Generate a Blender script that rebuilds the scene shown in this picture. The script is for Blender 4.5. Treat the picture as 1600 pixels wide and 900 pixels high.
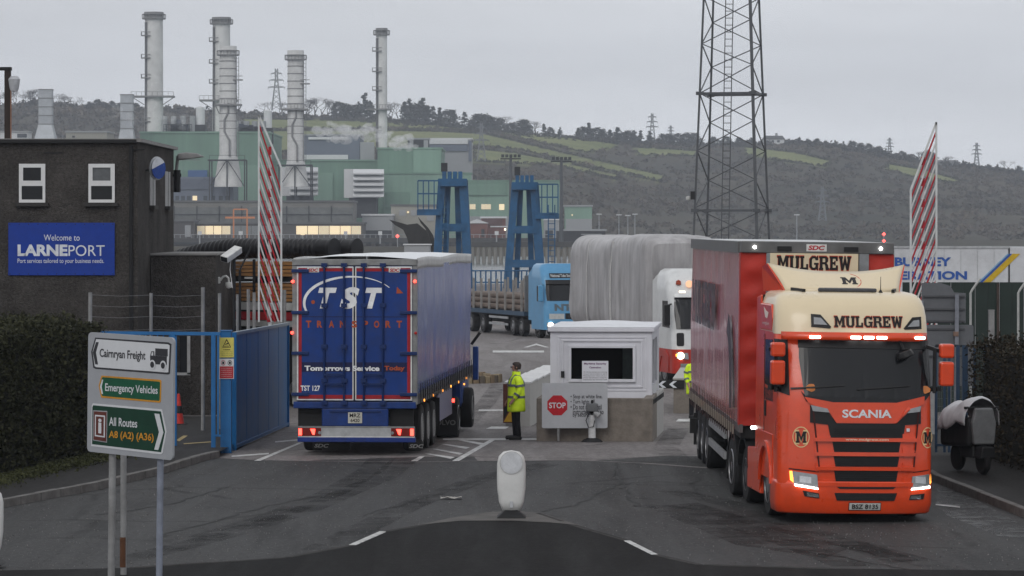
import bpy, bmesh, math, random
import numpy as np
from mathutils import Vector, Matrix, noise as mnoise
random.seed(7); RNG = np.random.default_rng(7)
for o in list(bpy.data.objects): bpy.data.objects.remove(o, do_unlink=True)
S = bpy.context.scene; COL = S.collection
PI = math.pi; R = math.radians
# ---------------- camera: long lens, eye 4.7 m above the gate forecourt ----------------
F, HY, CZ = 5400.0, 352.0, 4.7
cam_d = bpy.data.cameras.new('camera'); cam = bpy.data.objects.new('camera', cam_d); COL.objects.link(cam)
cam.location = (0, 0, CZ); cam.rotation_euler = (PI/2, 0, 0)
cam_d.sensor_width = 36; cam_d.lens = F/1600*36; cam_d.shift_y = -(450-HY)/1600
cam_d.clip_start = 0.5; cam_d.clip_end = 20000
S.camera = cam
# ---------------- overcast sky ----------------
SUN_EL, SUN_AZ = R(38), R(200)      # sun behind the camera, a little to the left
w = bpy.data.worlds.new('World'); S.world = w; w.use_nodes = True
nt = w.node_tree; nt.nodes.clear()
def wn(t, **k):
    n = nt.nodes.new(t)
    for a, b in k.items(): setattr(n, a, b)
    return n
sky = wn('ShaderNodeTexSky', sky_type='NISHITA', sun_disc=False, sun_elevation=SUN_EL, sun_rotation=SUN_AZ)
sky.air_density = 1.0; sky.dust_density = 6.0; sky.ozone_density = 1.0
hs = wn('ShaderNodeHueSaturation'); hs.inputs['Saturation'].default_value = 0.10
tc = wn('ShaderNodeTexCoord'); mp = wn('ShaderNodeMapping'); mp.inputs['Scale'].default_value = (2.0, 2.0, 14.0)
nz = wn('ShaderNodeTexNoise'); nz.inputs['Scale'].default_value = 2.3; nz.inputs['Detail'].default_value = 5; nz.inputs['Roughness'].default_value = .55
rp = wn('ShaderNodeMapRange'); rp.inputs['From Min'].default_value = .3; rp.inputs['From Max'].default_value = .7
rp.inputs['To Min'].default_value = .88; rp.inputs['To Max'].default_value = 1.12
grey = wn('ShaderNodeMixRGB', blend_type='MIX'); grey.inputs['Fac'].default_value = .82
grey.inputs['Color2'].default_value = (5.75, 5.9, 6.2, 1)          # the even cloud deck
mul = wn('ShaderNodeMixRGB', blend_type='MULTIPLY'); mul.inputs['Fac'].default_value = 1
bg = wn('ShaderNodeBackground'); bg.inputs['Strength'].default_value = 0.15
out = wn('ShaderNodeOutputWorld'); L = nt.links.new
L(sky.outputs[0], hs.inputs['Color']); L(hs.outputs[0], grey.inputs['Color1']); L(grey.outputs[0], mul.inputs['Color1'])
L(tc.outputs['Generated'], mp.inputs[0]); L(mp.outputs[0], nz.inputs['Vector']); L(nz.outputs['Fac'], rp.inputs['Value'])
sp = wn('ShaderNodeSeparateXYZ'); L(tc.outputs['Generated'], sp.inputs[0])      # the deck is paler low down, all round the horizon
hr = wn('ShaderNodeMapRange', interpolation_type='SMOOTHSTEP'); hr.inputs['From Max'].default_value = .075; hr.inputs['To Min'].default_value = 1.2; hr.inputs['To Max'].default_value = 1.0
L(sp.outputs['Z'], hr.inputs['Value']); mm = wn('ShaderNodeMath', operation='MULTIPLY'); L(rp.outputs[0], mm.inputs[0]); L(hr.outputs[0], mm.inputs[1])
L(mm.outputs[0], mul.inputs['Color2']); L(mul.outputs[0], bg.inputs['Color']); L(bg.outputs[0], out.inputs['Surface'])
sun_d = bpy.data.lights.new('sun', 'SUN'); sun_d.energy = 0.5; sun_d.angle = R(25); sun_d.color = (1, .96, .9)
sun = bpy.data.objects.new('sun', sun_d); COL.objects.link(sun)
# light travels from the sun direction; sky sun_rotation is measured from +Y clockwise
sd = Vector((math.sin(SUN_AZ)*math.cos(SUN_EL), math.cos(SUN_AZ)*math.cos(SUN_EL), math.sin(SUN_EL)))
sun.rotation_euler = (-sd).to_track_quat('-Z', 'Y').to_euler()
S.view_settings.view_transform = 'Standard'; S.view_settings.look = 'None'
S.view_settings.exposure = -0.08; S.view_settings.gamma = 1; S.view_settings.use_curve_mapping = False
S.render.engine = 'CYCLES'; S.cycles.max_bounces = 6; S.cycles.diffuse_bounces = 2; S.cycles.glossy_bounces = 3; S.cycles.volume_bounces = 1
# ---------------- ground level: level forecourt, then falling towards the quay ----------------
def lerp(a, b, t): return a+(b-a)*t
def gz(D):
    if D <= 69: return 0.0
    if D <= 90: return -.5*(D-69)/21
    if D <= 180: return -.5-.65*(D-90)/90
    return -1.15
def W(px, py, D): return Vector(((px-800)/F*D, D, CZ-(py-HY)/F*D))
def X(px, D): return (px-800)/F*D
def Z(py, D): return CZ-(py-HY)/F*D
def G(px, py, h=0.0):           # the ground point seen at a pixel
    lo, hi = 20.0, 340.0
    for _ in range(50):
        m = (lo+hi)/2
        if (CZ-gz(m)-h)*F/m > py-HY: lo = m
        else: hi = m
    return Vector((X(px, lo), lo, gz(lo)+h))
# ---------------- materials ----------------
MATS = {}
def M(name, col, rough=.6, metal=0., var=.18, scale=6., bump=0., bscale=60., coat=0., spec=.26, stretch=None, dirt=0., dscale=2.):
    if name in MATS: return MATS[name]
    m = bpy.data.materials.new(name); m.use_nodes = True; t = m.node_tree; N = t.nodes; b = N['Principled BSDF']
    b.inputs['Roughness'].default_value = rough; b.inputs['Metallic'].default_value = metal
    b.inputs['Specular IOR Level'].default_value = spec
    if coat: b.inputs['Coat Weight'].default_value = coat; b.inputs['Coat Roughness'].default_value = .08
    c = N.new('ShaderNodeTexCoord'); mp = N.new('ShaderNodeMapping'); t.links.new(c.outputs['Object'], mp.inputs[0])
    if stretch: mp.inputs['Scale'].default_value = stretch
    n = N.new('ShaderNodeTexNoise'); n.inputs['Scale'].default_value = scale; n.inputs['Detail'].default_value = 6; n.inputs['Roughness'].default_value = .65
    t.links.new(mp.outputs[0], n.inputs['Vector'])
    r = N.new('ShaderNodeValToRGB'); r.color_ramp.elements[0].position = .3; r.color_ramp.elements[1].position = .7
    r.color_ramp.elements[0].color = (*[max(0, x*(1-var)) for x in col], 1); r.color_ramp.elements[1].color = (*[min(1, x*(1+var)) for x in col], 1)
    t.links.new(n.outputs['Fac'], r.inputs[0]); src = r.outputs[0]
    if dirt:
        n2 = N.new('ShaderNodeTexNoise'); n2.inputs['Scale'].default_value = dscale; n2.inputs['Detail'].default_value = 8; n2.inputs['Roughness'].default_value = .7
        t.links.new(c.outputs['Object'], n2.inputs['Vector'])
        mr = N.new('ShaderNodeMapRange'); mr.inputs['From Min'].default_value = .45; mr.inputs['From Max'].default_value = .75; mr.inputs['To Max'].default_value = dirt
        t.links.new(n2.outputs['Fac'], mr.inputs['Value'])
        mx = N.new('ShaderNodeMixRGB'); mx.inputs['Color2'].default_value = (.035, .03, .025, 1)
        t.links.new(mr.outputs[0], mx.inputs['Fac']); t.links.new(src, mx.inputs['Color1']); src = mx.outputs[0]
    t.links.new(src, b.inputs['Base Color'])
    rr = N.new('ShaderNodeMapRange'); rr.inputs['To Min'].default_value = max(.02, rough-.1); rr.inputs['To Max'].default_value = min(1, rough+.1)
    t.links.new(n.outputs['Fac'], rr.inputs['Value']); t.links.new(rr.outputs[0], b.inputs['Roughness'])
    if bump:
        n3 = N.new('ShaderNodeTexNoise'); n3.inputs['Scale'].default_value = bscale; n3.inputs['Detail'].default_value = 4
        t.links.new(mp.outputs[0], n3.inputs['Vector']); bp = N.new('ShaderNodeBump'); bp.inputs['Strength'].default_value = bump; bp.inputs['Distance'].default_value = .02
        t.links.new(n3.outputs['Fac'], bp.inputs['Height']); t.links.new(bp.outputs[0], b.inputs['Normal'])
    MATS[name] = m; return m
def E(name, col, st):
    if name in MATS: return MATS[name]
    m = bpy.data.materials.new(name); m.use_nodes = True; b = m.node_tree.nodes['Principled BSDF']
    b.inputs['Base Color'].default_value = (*col, 1); b.inputs['Emission Color'].default_value = (*col, 1); b.inputs['Emission Strength'].default_value = st
    MATS[name] = m; return m
# ---------------- mesh collecting ----------------
ROOTM = {}
class MB:
    def __init__(s): s.v = []; s.f = []
    def add(s, vs, fs):
        o = len(s.v); s.v += [tuple(p) for p in vs]; s.f += [tuple(i+o for i in f) for f in fs]; return s
    def box(s, x0, x1, y0, y1, z0, z1):
        return s.add([(x0,y0,z0),(x1,y0,z0),(x1,y1,z0),(x0,y1,z0),(x0,y0,z1),(x1,y0,z1),(x1,y1,z1),(x0,y1,z1)],
                     [(0,3,2,1),(4,5,6,7),(0,1,5,4),(1,2,6,5),(2,3,7,6),(3,0,4,7)])
    def bar(s, p0, p1, w, h=None, up=(0,0,1)):
        h = h or w; p0 = Vector(p0); p1 = Vector(p1); d = (p1-p0).normalized(); up = Vector(up)
        if abs(d.dot(up)) > .98: up = Vector((0,1,0)) if abs(d.y) < .9 else Vector((1,0,0))
        a = d.cross(up).normalized()*w/2; b = a.cross(d).normalized()*h/2
        return s.add([p0-a-b, p0+a-b, p0+a+b, p0-a+b, p1-a-b, p1+a-b, p1+a+b, p1-a+b],
                     [(0,1,2,3),(7,6,5,4),(0,4,5,1),(1,5,6,2),(2,6,7,3),(3,7,4,0)])
    def cyl(s, p0, p1, r0, r1=None, n=10, caps=True):
        r1 = r0 if r1 is None else r1; p0 = Vector(p0); p1 = Vector(p1); d = (p1-p0).normalized()
        a = d.orthogonal().normalized(); b = d.cross(a); vs = []
        for p, r in ((p0, r0), (p1, r1)):
            for k in range(n): t = 2*PI*k/n; vs.append(p+a*math.cos(t)*r+b*math.sin(t)*r)
        fs = [(k, (k+1) % n, n+(k+1) % n, n+k) for k in range(n)]
        if caps: fs += [tuple(range(n-1, -1, -1)), tuple(range(n, 2*n))]
        return s.add(vs, fs)
    def tube(s, pts, r, n=6):
        pts = [Vector(p) for p in pts]; vs = []; prev = None
        for i, p in enumerate(pts):
            d = (pts[min(i+1, len(pts)-1)]-pts[max(i-1, 0)]).normalized()
            a = d.orthogonal().normalized() if prev is None else (prev-d*prev.dot(d)).normalized()
            prev = a; b = d.cross(a); rr = r[i] if isinstance(r, (list, tuple)) else r
            for k in range(n): t = 2*PI*k/n; vs.append(p+a*math.cos(t)*rr+b*math.sin(t)*rr)
        fs = []
        for i in range(len(pts)-1):
            for k in range(n): fs.append((i*n+k, i*n+(k+1) % n, (i+1)*n+(k+1) % n, (i+1)*n+k))
        fs += [tuple(range(n-1, -1, -1)), tuple(range((len(pts)-1)*n, len(pts)*n))]
        return s.add(vs, fs)
    def prism(s, poly, plane, a, b):
        n = len(poly)
        q = {'xz': lambda u, v, d: (u, d, v), 'xy': lambda u, v, d: (u, v, d), 'yz': lambda u, v, d: (d, u, v)}[plane]
        return s.add([q(u, v, a) for u, v in poly]+[q(u, v, b) for u, v in poly],
                     [tuple(range(n-1, -1, -1)), tuple(range(n, 2*n))]+[(k, (k+1) % n, n+(k+1) % n, n+k) for k in range(n)])
    def lathe(s, prof, n=16, c=(0,0,0), axis='z'):
        vs = []; cx, cy, cz = c
        for r, h in prof:
            for k in range(n):
                t = 2*PI*k/n; u, v = r*math.cos(t), r*math.sin(t)
                vs.append((cx+u, cy+v, cz+h) if axis == 'z' else (cx+h, cy+u, cz+v) if axis == 'x' else (cx+u, cy+h, cz+v))
        fs = []
        for i in range(len(prof)-1):
            for k in range(n): fs.append((i*n+k, i*n+(k+1) % n, (i+1)*n+(k+1) % n, (i+1)*n+k))
        if prof[0][0] > 1e-4: fs.append(tuple(range(n-1, -1, -1)))
        if prof[-1][0] > 1e-4: fs.append(tuple(range((len(prof)-1)*n, len(prof)*n)))
        return s.add(vs, fs)
    def grid(s, fn, nu, nv):
        vs = [fn(i/nu, j/nv) for j in range(nv+1) for i in range(nu+1)]
        return s.add(vs, [(j*(nu+1)+i, j*(nu+1)+i+1, (j+1)*(nu+1)+i+1, (j+1)*(nu+1)+i) for j in range(nv) for i in range(nu)])
    def mesh(s, name):
        me = bpy.data.meshes.new(name); me.from_pydata([tuple(p) for p in s.v], [], s.f)
        bm = bmesh.new(); bm.from_mesh(me); bmesh.ops.recalc_face_normals(bm, faces=bm.faces); bm.to_mesh(me); bm.free()
        return me
    def build(s, name, mat, parent=None, world=False, smooth=False, bevel=0., solid=0.):
        if world and parent is not None:
            inv = ROOTM[parent.name].inverted(); s.v = [tuple(inv @ Vector(p)) for p in s.v]
        me = s.mesh(name)
        return link(name, me, mat, parent, smooth, bevel, solid)
def link(name, me, mat, parent=None, smooth=False, bevel=0., solid=0.):
    o = bpy.data.objects.new(name, me); COL.objects.link(o); me.materials.append(mat)
    if parent is not None: o.parent = parent
    if smooth:
        for p in me.polygons: p.use_smooth = True
        if smooth != 'all':
            try: me.set_sharp_from_angle(angle=R(35))
            except Exception: pass
    if solid:
        m = o.modifiers.new('t', 'SOLIDIFY'); m.thickness = solid; m.offset = 0
    if bevel:
        m = o.modifiers.new('b', 'BEVEL'); m.width = bevel; m.segments = 2; m.limit_method = 'ANGLE'; m.angle_limit = R(40)
    return o
def tag(o, label, cat, group=None, kind=None):
    if label: o['label'] = label
    if cat: o['category'] = cat
    if group: o['group'] = group
    if kind: o['kind'] = kind
    return o
def thing(name, label, cat, loc=(0,0,0), rotz=0., group=None, rot=None):
    o = bpy.data.objects.new(name, None); COL.objects.link(o); o.empty_display_size = .2
    o.location = loc; o.rotation_euler = rot or (0, 0, rotz)
    ROOTM[o.name] = Matrix.Translation(Vector(loc)) @ o.rotation_euler.to_matrix().to_4x4()
    return tag(o, label, cat, group)
def struct(name, mb, mat, **k):
    o = mb.build(name, mat, **k); o['kind'] = 'structure'; return o
def copy_tree(o, parent=None):
    c = o.copy(); COL.objects.link(c)
    if parent is not None: c.parent = parent
    for ch in list(o.children): copy_tree(ch, c)
    return c
def flat(pts, z=None):       # a flat sheet from ground points
    m = MB(); m.add([(p[0], p[1], p[2] if z is None else z) for p in pts], [tuple(range(len(pts)))]); return m
# ---------------- lettering ----------------
_TX = {}
def text_geo(s, bold=0., shear=0., spacing=1.):
    key = (s, bold, shear, spacing)
    if key in _TX: return _TX[key]
    cu = bpy.data.curves.new('lettering', 'FONT'); cu.body = s; cu.size = 1; cu.offset = bold; cu.resolution_u = 4; cu.shear = shear; cu.space_character = spacing
    ob = bpy.data.objects.new('lettering', cu); COL.objects.link(ob)
    dg = bpy.context.evaluated_depsgraph_get(); me = bpy.data.meshes.new_from_object(ob.evaluated_get(dg))
    vs = np.array([v.co[:2] for v in me.vertices]); fs = [tuple(p.vertices) for p in me.polygons]
    bpy.data.objects.remove(ob, do_unlink=True); bpy.data.curves.remove(cu); bpy.data.meshes.remove(me)
    vs -= vs.min(0); vs /= vs.max(0); _TX[key] = (vs, fs); return vs, fs
def letters(parent, s, x0, x1, z0, z1, y, mat, bold=0., shear=0., spacing=1., name='lettering', fn=None, grow=0.):
    """lettering filling a rectangle, facing local -y; fn(u,v) may map the rectangle to any surface"""
    vs, fs = text_geo(s, bold, shear, spacing); m = MB()
    x0 -= grow; x1 += grow; z0 -= grow; z1 += grow
    if fn: m.add([fn(lerp(x0, x1, a), lerp(z0, z1, b)) for a, b in vs], fs)
    else: m.add([(lerp(x0, x1, a), y, lerp(z0, z1, b)) for a, b in vs], fs)
    return m.build(name, mat, parent)
def leaves(P, size, rng, flatz=0.):
    """numpy cloud of leaf quads round points P (n,3)"""
    n = len(P); a = rng.normal(size=(n, 3)); a /= np.linalg.norm(a, axis=1)[:, None]
    b = rng.normal(size=(n, 3)); b -= a*(a*b).sum(1)[:, None]; b /= np.linalg.norm(b, axis=1)[:, None]
    sz = (size*rng.uniform(.55, 1.3, n))[:, None]
    q = np.stack([P-a*sz, P-b*sz*.6, P+a*sz, P+b*sz*.6], 1).reshape(-1, 3)
    return q
def quads_mesh(name, q):
    n = len(q)//4; me = bpy.data.meshes.new(name)
    me.vertices.add(len(q)); me.vertices.foreach_set('co', q.astype(np.float32).ravel())
    me.loops.add(n*4); me.loops.foreach_set('vertex_index', np.arange(n*4, dtype=np.int32))
    me.polygons.add(n); me.polygons.foreach_set('loop_start', np.arange(0, n*4, 4, dtype=np.int32)); me.polygons.foreach_set('loop_total', np.full(n, 4, dtype=np.int32))
    me.update(calc_edges=True); me.validate(); return me
# ======================= THE SETTING =======================
def nodes_mat(name):
    m = bpy.data.materials.new(name); m.use_nodes = True; t = m.node_tree
    return m, t, t.nodes['Principled BSDF']
def nadd(t, ty, **inp):
    n = t.nodes.new(ty)
    for k, v in inp.items(): n.inputs[k.replace('_', ' ')].default_value = v
    return n
def road_mat(name, c0, c1, speck, rough0, rough1, crack=.0, track=.5, stain=(.02,.02,.02), spec=.2):
    m, t, b = nodes_mat(name); l = t.links.new
    c = nadd(t, 'ShaderNodeTexCoord')
    big = nadd(t, 'ShaderNodeTexNoise', Scale=.22, Detail=6., Roughness=.6); l(c.outputs['Object'], big.inputs['Vector'])
    r = nadd(t, 'ShaderNodeValToRGB'); r.color_ramp.elements[0].position = .32; r.color_ramp.elements[1].position = .68
    r.color_ramp.elements[0].color = (*c0, 1); r.color_ramp.elements[1].color = (*c1, 1); l(big.outputs['Fac'], r.inputs[0])
    fine = nadd(t, 'ShaderNodeTexNoise', Scale=9., Detail=6., Roughness=.85); l(c.outputs['Object'], fine.inputs['Vector'])
    fr = nadd(t, 'ShaderNodeMapRange', From_Min=.32, From_Max=.7, To_Min=.36, To_Max=1.75); l(fine.outputs['Fac'], fr.inputs['Value'])
    m1 = nadd(t, 'ShaderNodeMixRGB'); m1.blend_type = 'MULTIPLY'; m1.inputs['Fac'].default_value = 1; l(r.outputs[0], m1.inputs['Color1']); l(fr.outputs[0], m1.inputs['Color2'])
    # pale chippings
    vo = nadd(t, 'ShaderNodeTexVoronoi', Scale=9.); l(c.outputs['Object'], vo.inputs['Vector'])
    vr = nadd(t, 'ShaderNodeMapRange', From_Min=.0, From_Max=.2, To_Min=speck, To_Max=0.); l(vo.outputs['Distance'], vr.inputs['Value'])
    m2 = nadd(t, 'ShaderNodeMixRGB', Color2=(.22, .21, .2, 1)); l(vr.outputs[0], m2.inputs['Fac']); l(m1.outputs[0], m2.inputs['Color1'])
    # worn wheel tracks and oil, drawn out along the traffic
    mp = nadd(t, 'ShaderNodeMapping', Scale=(1.1, .09, 1.), Rotation=(0, 0, .12)); l(c.outputs['Object'], mp.inputs[0])
    tr = nadd(t, 'ShaderNodeTexNoise', Scale=1.3, Detail=5., Roughness=.6, Distortion=.6); l(mp.outputs[0], tr.inputs['Vector'])
    tm = nadd(t, 'ShaderNodeMapRange', From_Min=.48, From_Max=.72, To_Min=0., To_Max=track); l(tr.outputs['Fac'], tm.inputs['Value'])
    m3 = nadd(t, 'ShaderNodeMixRGB', Color2=(*stain, 1)); l(tm.outputs[0], m3.inputs['Fac']); l(m2.outputs[0], m3.inputs['Color1'])
    src = m3
    if crack:
        wob = nadd(t, 'ShaderNodeTexNoise', Scale=1.2, Detail=5.); l(c.outputs['Object'], wob.inputs['Vector'])
        mx = nadd(t, 'ShaderNodeMixRGB', Fac=.25); l(c.outputs['Object'], mx.inputs['Color1']); l(wob.outputs['Color'], mx.inputs['Color2'])
        cv = nadd(t, 'ShaderNodeTexVoronoi', Scale=.34); cv.feature = 'DISTANCE_TO_EDGE'; l(mx.outputs[0], cv.inputs['Vector'])
        cm = nadd(t, 'ShaderNodeMapRange', From_Min=.006, From_Max=.03, To_Min=crack, To_Max=0.); l(cv.outputs['Distance'], cm.inputs['Value'])
        gate = nadd(t, 'ShaderNodeMapRange', From_Min=.5, From_Max=.58); l(big.outputs['Fac'], gate.inputs['Value'])
        mm = nadd(t, 'ShaderNodeMath'); mm.operation = 'MULTIPLY'; l(cm.outputs[0], mm.inputs[0]); l(gate.outputs[0], mm.inputs[1])
        m4 = nadd(t, 'ShaderNodeMixRGB', Color2=(.012, .012, .012, 1)); l(mm.outputs[0], m4.inputs['Fac']); l(m3.outputs[0], m4.inputs['Color1']); src = m4
    b.inputs['Specular IOR Level'].default_value = spec
    l(src.outputs[0], b.inputs['Base Color'])
    rr = nadd(t, 'ShaderNodeMapRange', From_Min=.35, From_Max=.65, To_Min=rough0, To_Max=rough1); l(tr.outputs['Fac'], rr.inputs['Value']); l(rr.outputs[0], b.inputs['Roughness'])
    bp = nadd(t, 'ShaderNodeBump', Strength=.5, Distance=.012); l(fine.outputs['Fac'], bp.inputs['Height']); l(bp.outputs[0], b.inputs['Normal'])
    MATS[name] = m; return m
ASPH = road_mat('asphalt', (.029, .029, .03), (.046, .0455, .0455), .55, .8, .6, crack=.85, track=.68, stain=(.014, .014, .014))
CONC = road_mat('concrete_apron', (.15, .138, .134), (.185, .17, .166), .10, .55, .75, crack=.5, track=.28, stain=(.09, .083, .08), spec=.08)
TARM = road_mat('dark_tarmac', (.008, .008, .008), (.013, .0125, .0125), .06, .8, .7, track=.1, spec=.06)
PAVE = road_mat('footway_tarmac', (.018, .017, .017), (.03, .0285, .028), .15, .75, .65, track=.3, spec=.12)
PAINT = M('road_paint', (.55, .55, .54), .6, var=.35, scale=7, dirt=.75, dscale=5)
YPAINT = M('yellow_paint', (.35, .26, .1), .6, var=.3, scale=9, dirt=.7, dscale=5)
KERB = M('kerb_concrete', (.14, .135, .13), .8, var=.3, scale=5, bump=.4, dirt=.5)
KWHITE = M('kerb_white', (.5, .5, .49), .7, var=.25, scale=9, dirt=.5, dscale=6)
g = MB(); ys = [-150, 20, 69]+[69+3*k for k in range(1, 8)]+[105, 120, 140, 160, 180, 345]
for a, b_ in zip(ys[:-1], ys[1:]):
    g.add([(-600, a, gz(a)), (600, a, gz(a)), (600, b_, gz(b_)), (-600, b_, gz(b_))], [(0, 1, 2, 3)])
g.add([(-600, 345, -1.15), (600, 345, -1.15), (600, 345.05, -5), (-600, 345.05, -5)], [(0, 1, 2, 3)])
struct('ground', g, ASPH)
ap = MB(); edge = [G(*p) for p in ((340, 716), (395, 719), (500, 721), (640, 722.5), (760, 720.5), (900, 719.5), (1000, 724), (1090, 731), (1180, 736))]
vs = []; far = 90.
for p in edge: vs.append((p.x, p.y, gz(p.y)+.004))
n = len(vs); xs = [lerp(-7.5, 9, k/(n-1)) for k in range(n)]
rows = [72, 75, 78, 81, 84, 87, 90, 105, 120, 140, 160, 180, 345]
for D in rows:
    for k in range(n): vs.append((lerp(edge[k].x, xs[k]*(1 if D < 90 else 1+(D-90)/7), min(1, (D-69)/10)), D, gz(D)+.004))
ap.add(vs, [(j*n+k, j*n+k+1, (j+1)*n+k+1, (j+1)*n+k) for j in range(len(rows)) for k in range(n-1)])
struct('concrete_apron', ap, CONC)
def mark(px, mat=PAINT, name='painted_marking', h=.009):
    return struct(name, flat([G(x, y)+Vector((0, 0, h)) for x, y in px]), mat)
for q in (((692, 685.4), (850, 685.4), (850, 688), (692, 688)), ((768, 686), (776, 686.5), (717, 721), (706, 721)),
          ((708, 686.5), (716, 686.5), (756, 693), (750, 695.5)), ((690, 694.5), (698, 694.5), (734, 699.5), (728, 702)),
          ((675, 702), (683, 702), (724, 709), (718, 711)), ((664, 709.5), (672, 709.5), (711, 715), (704, 717.5)),
          ((642, 721), (652, 721), (664, 713.5), (656, 713.5)), ((362, 712.3), (420, 708.3), (420, 710.3), (362, 714.5)),
          ((397, 720.5), (407, 720.5), (473, 692), (467, 692)), ((430, 690), (466, 686.8), (466, 688.8), (430, 692)),
          ((759, 670.5), (790, 670.5), (796, 667), (768, 667)), ((748, 640.3), (792, 640.3), (792, 642.4), (748, 642.4)),
          ((818, 543), (838, 537), (858, 543), (852, 543), (838, 539.5), (824, 543)), ((1060, 655), (1082, 655), (1082, 659), (1056, 659)),
          ((770, 548), (850, 548), (850, 551), (770, 551)), ((1462, 788), (1500, 792), (1500, 794), (1462, 790))):
    mark(q)
# footways and kerbs
def footway(name, kerb, back, h=.13):
    m = MB(); n = len(kerb)
    m.add([(x, y, gz(y)+h) for x, y in kerb]+[(x, y, gz(y)+h) for x, y in back], [(k, k+1, n+k+1, n+k) for k in range(n-1)])
    o = struct(name, m, PAVE); return o
def kerbline(parent, pts, mat=KERB, w=.14, h=.14, step=.915, side=-1, name='kerb_stone'):
    pts = [Vector((x, y, 0)) for x, y in pts]
    for a, b_ in zip(pts[:-1], pts[1:]):
        L_ = (b_-a).length; n = max(1, round(L_/step)); d = (b_-a)/n; u = d.normalized(); nrm = Vector((-u.y, u.x, 0))*side
        for k in range(n):
            p = a+d*k+u*.006; q = a+d*(k+1)-u*.006; m = MB(); dz = random.uniform(-.006, .006)
            zz = [gz(p.y), gz(q.y)]
            m.add([p+Vector((0, 0, zz[0]-.2)), q+Vector((0, 0, zz[1]-.2)), q-nrm*w+Vector((0, 0, zz[1]-.2)), p-nrm*w+Vector((0, 0, zz[0]-.2)),
                   p+Vector((0, 0, zz[0]+h+dz)), q+Vector((0, 0, zz[1]+h+dz)), q-nrm*w+Vector((0, 0, zz[1]+h+dz)), p-nrm*w+Vector((0, 0, zz[0]+h+dz))],
                  [(0, 3, 2, 1), (4, 5, 6, 7), (0, 1, 5, 4), (1, 2, 6, 5), (2, 3, 7, 6), (3, 0, 4, 7)])
            m.build(name, mat, parent, bevel=.02)
KL = [(-13., 35.), (-10.2, 49.), (-8.5, 57.4), (-7.34, 61.45), (-6.63, 65.1), (-5.95, 70.4)]
lf = footway('pavement_left', KL+[(-5.95, 76), (-6.6, 92)], [(-40, y) for _, y in KL]+[(-40, 76), (-40, 92)])
kerbline(lf, KL, side=-1)
KR = [(9.6, 35.), (8.75, 48.), (8.22, 55.5), (7.74, 63.), (7.62, 72.), (7.7, 84)]
rf = footway('pavement_right', KR, [(40, y) for _, y in KR])
kerbline(rf, KR, side=1)
for q in (((275, 688), (280, 690), (319, 664), (315, 663)), ((287, 693), (330, 690), (330, 691.5), (287, 694.5))):
    struct('painted_marking', flat([G(x, y, .13)+Vector((0, 0, .006)) for x, y in q]), YPAINT)
# near traffic island that flares towards the camera
ISL = [(-100, 899), (200, 893), (444, 876), (544, 857), (592, 836), (662, 824), (702, 815), (760, 806), (800, 803), (845, 806.5), (885, 820), (930, 834), (986, 850), (1030, 872), (1100, 888), (1300, 894), (1750, 899)]
ip = [G(x, y) for x, y in ISL]
m = MB(); poly = [(p.x, p.y) for p in ip]+[(12, 20), (-12, 20)]
m.prism(poly, 'xy', -.1, .05); isl = struct('traffic_island', m, TARM)
nose = [G(x, y) for x, y in ((640, 827), (662, 824), (702, 815), (760, 806), (800, 803), (845, 806.5), (885, 820), (905, 826), (860, 822), (800, 819), (720, 819))]
struct('island_nose', flat([(p.x, p.y, .056) for p in nose]), M('nose_concrete', (.11, .105, .1), .85, var=.35, scale=4, bump=.5, dirt=.5))
for a in range(1, len(ip)-2):
    white = a in (3, 12)
    kerbline(isl, [(ip[a].x, ip[a].y), (ip[a+1].x, ip[a+1].y)], KWHITE if white else M('worn_kerb', (.045, .043, .042), .9, var=.3, scale=5, spec=.1), w=.12, h=.056, side=1, step=1.3)
# wear on the road: tarred cracks, tyre marks, a damp patch, loose grit
def ribbon(pts, w, h, jit=0., seed=1):
    rnd = random.Random(seed); P = [G(x, y) for x, y in pts]; Q = []
    for a, b_ in zip(P[:-1], P[1:]):
        n_ = max(2, int((b_-a).length/.25))
        for k in range(n_): Q.append(a.lerp(b_, k/n_)+Vector((rnd.gauss(0, jit), rnd.gauss(0, jit*1.5), 0)))
    Q.append(P[-1]); vs = []
    for k, q in enumerate(Q):
        d = (Q[min(k+1, len(Q)-1)]-Q[max(k-1, 0)]).normalized(); nr = Vector((-d.y, d.x, 0))*w/2*(rnd.uniform(.5, 1.3) if jit else 1); z = gz(q.y)+h; vs += [(q.x-nr.x, q.y-nr.y, z), (q.x+nr.x, q.y+nr.y, z)]
    return MB().add(vs, [(2*k, 2*k+1, 2*k+3, 2*k+2) for k in range(len(Q)-1)])
TAR = M('crack_tar', (.008, .008, .008), .6, var=.3, spec=.15)
for k, p in enumerate((((966, 722), (962, 742), (978, 765), (984, 780), (996, 792)), ((842, 800), (905, 788), (945, 765), (964, 757), (1020, 752), (1090, 757)), ((560, 806), (640, 786), (700, 768), (770, 742), (800, 731)), ((1090, 742), (1083, 760), (1100, 780)), ((1085, 820), (1180, 838), (1300, 850), (1390, 872)), ((1180, 852), (1300, 868), (1420, 892)), ((240, 842), (330, 815), (420, 790), (500, 775)), ((150, 805), (260, 790), (360, 760)))):
    struct('crack', ribbon(p, .055, .0045, .045, k), TAR)
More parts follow.
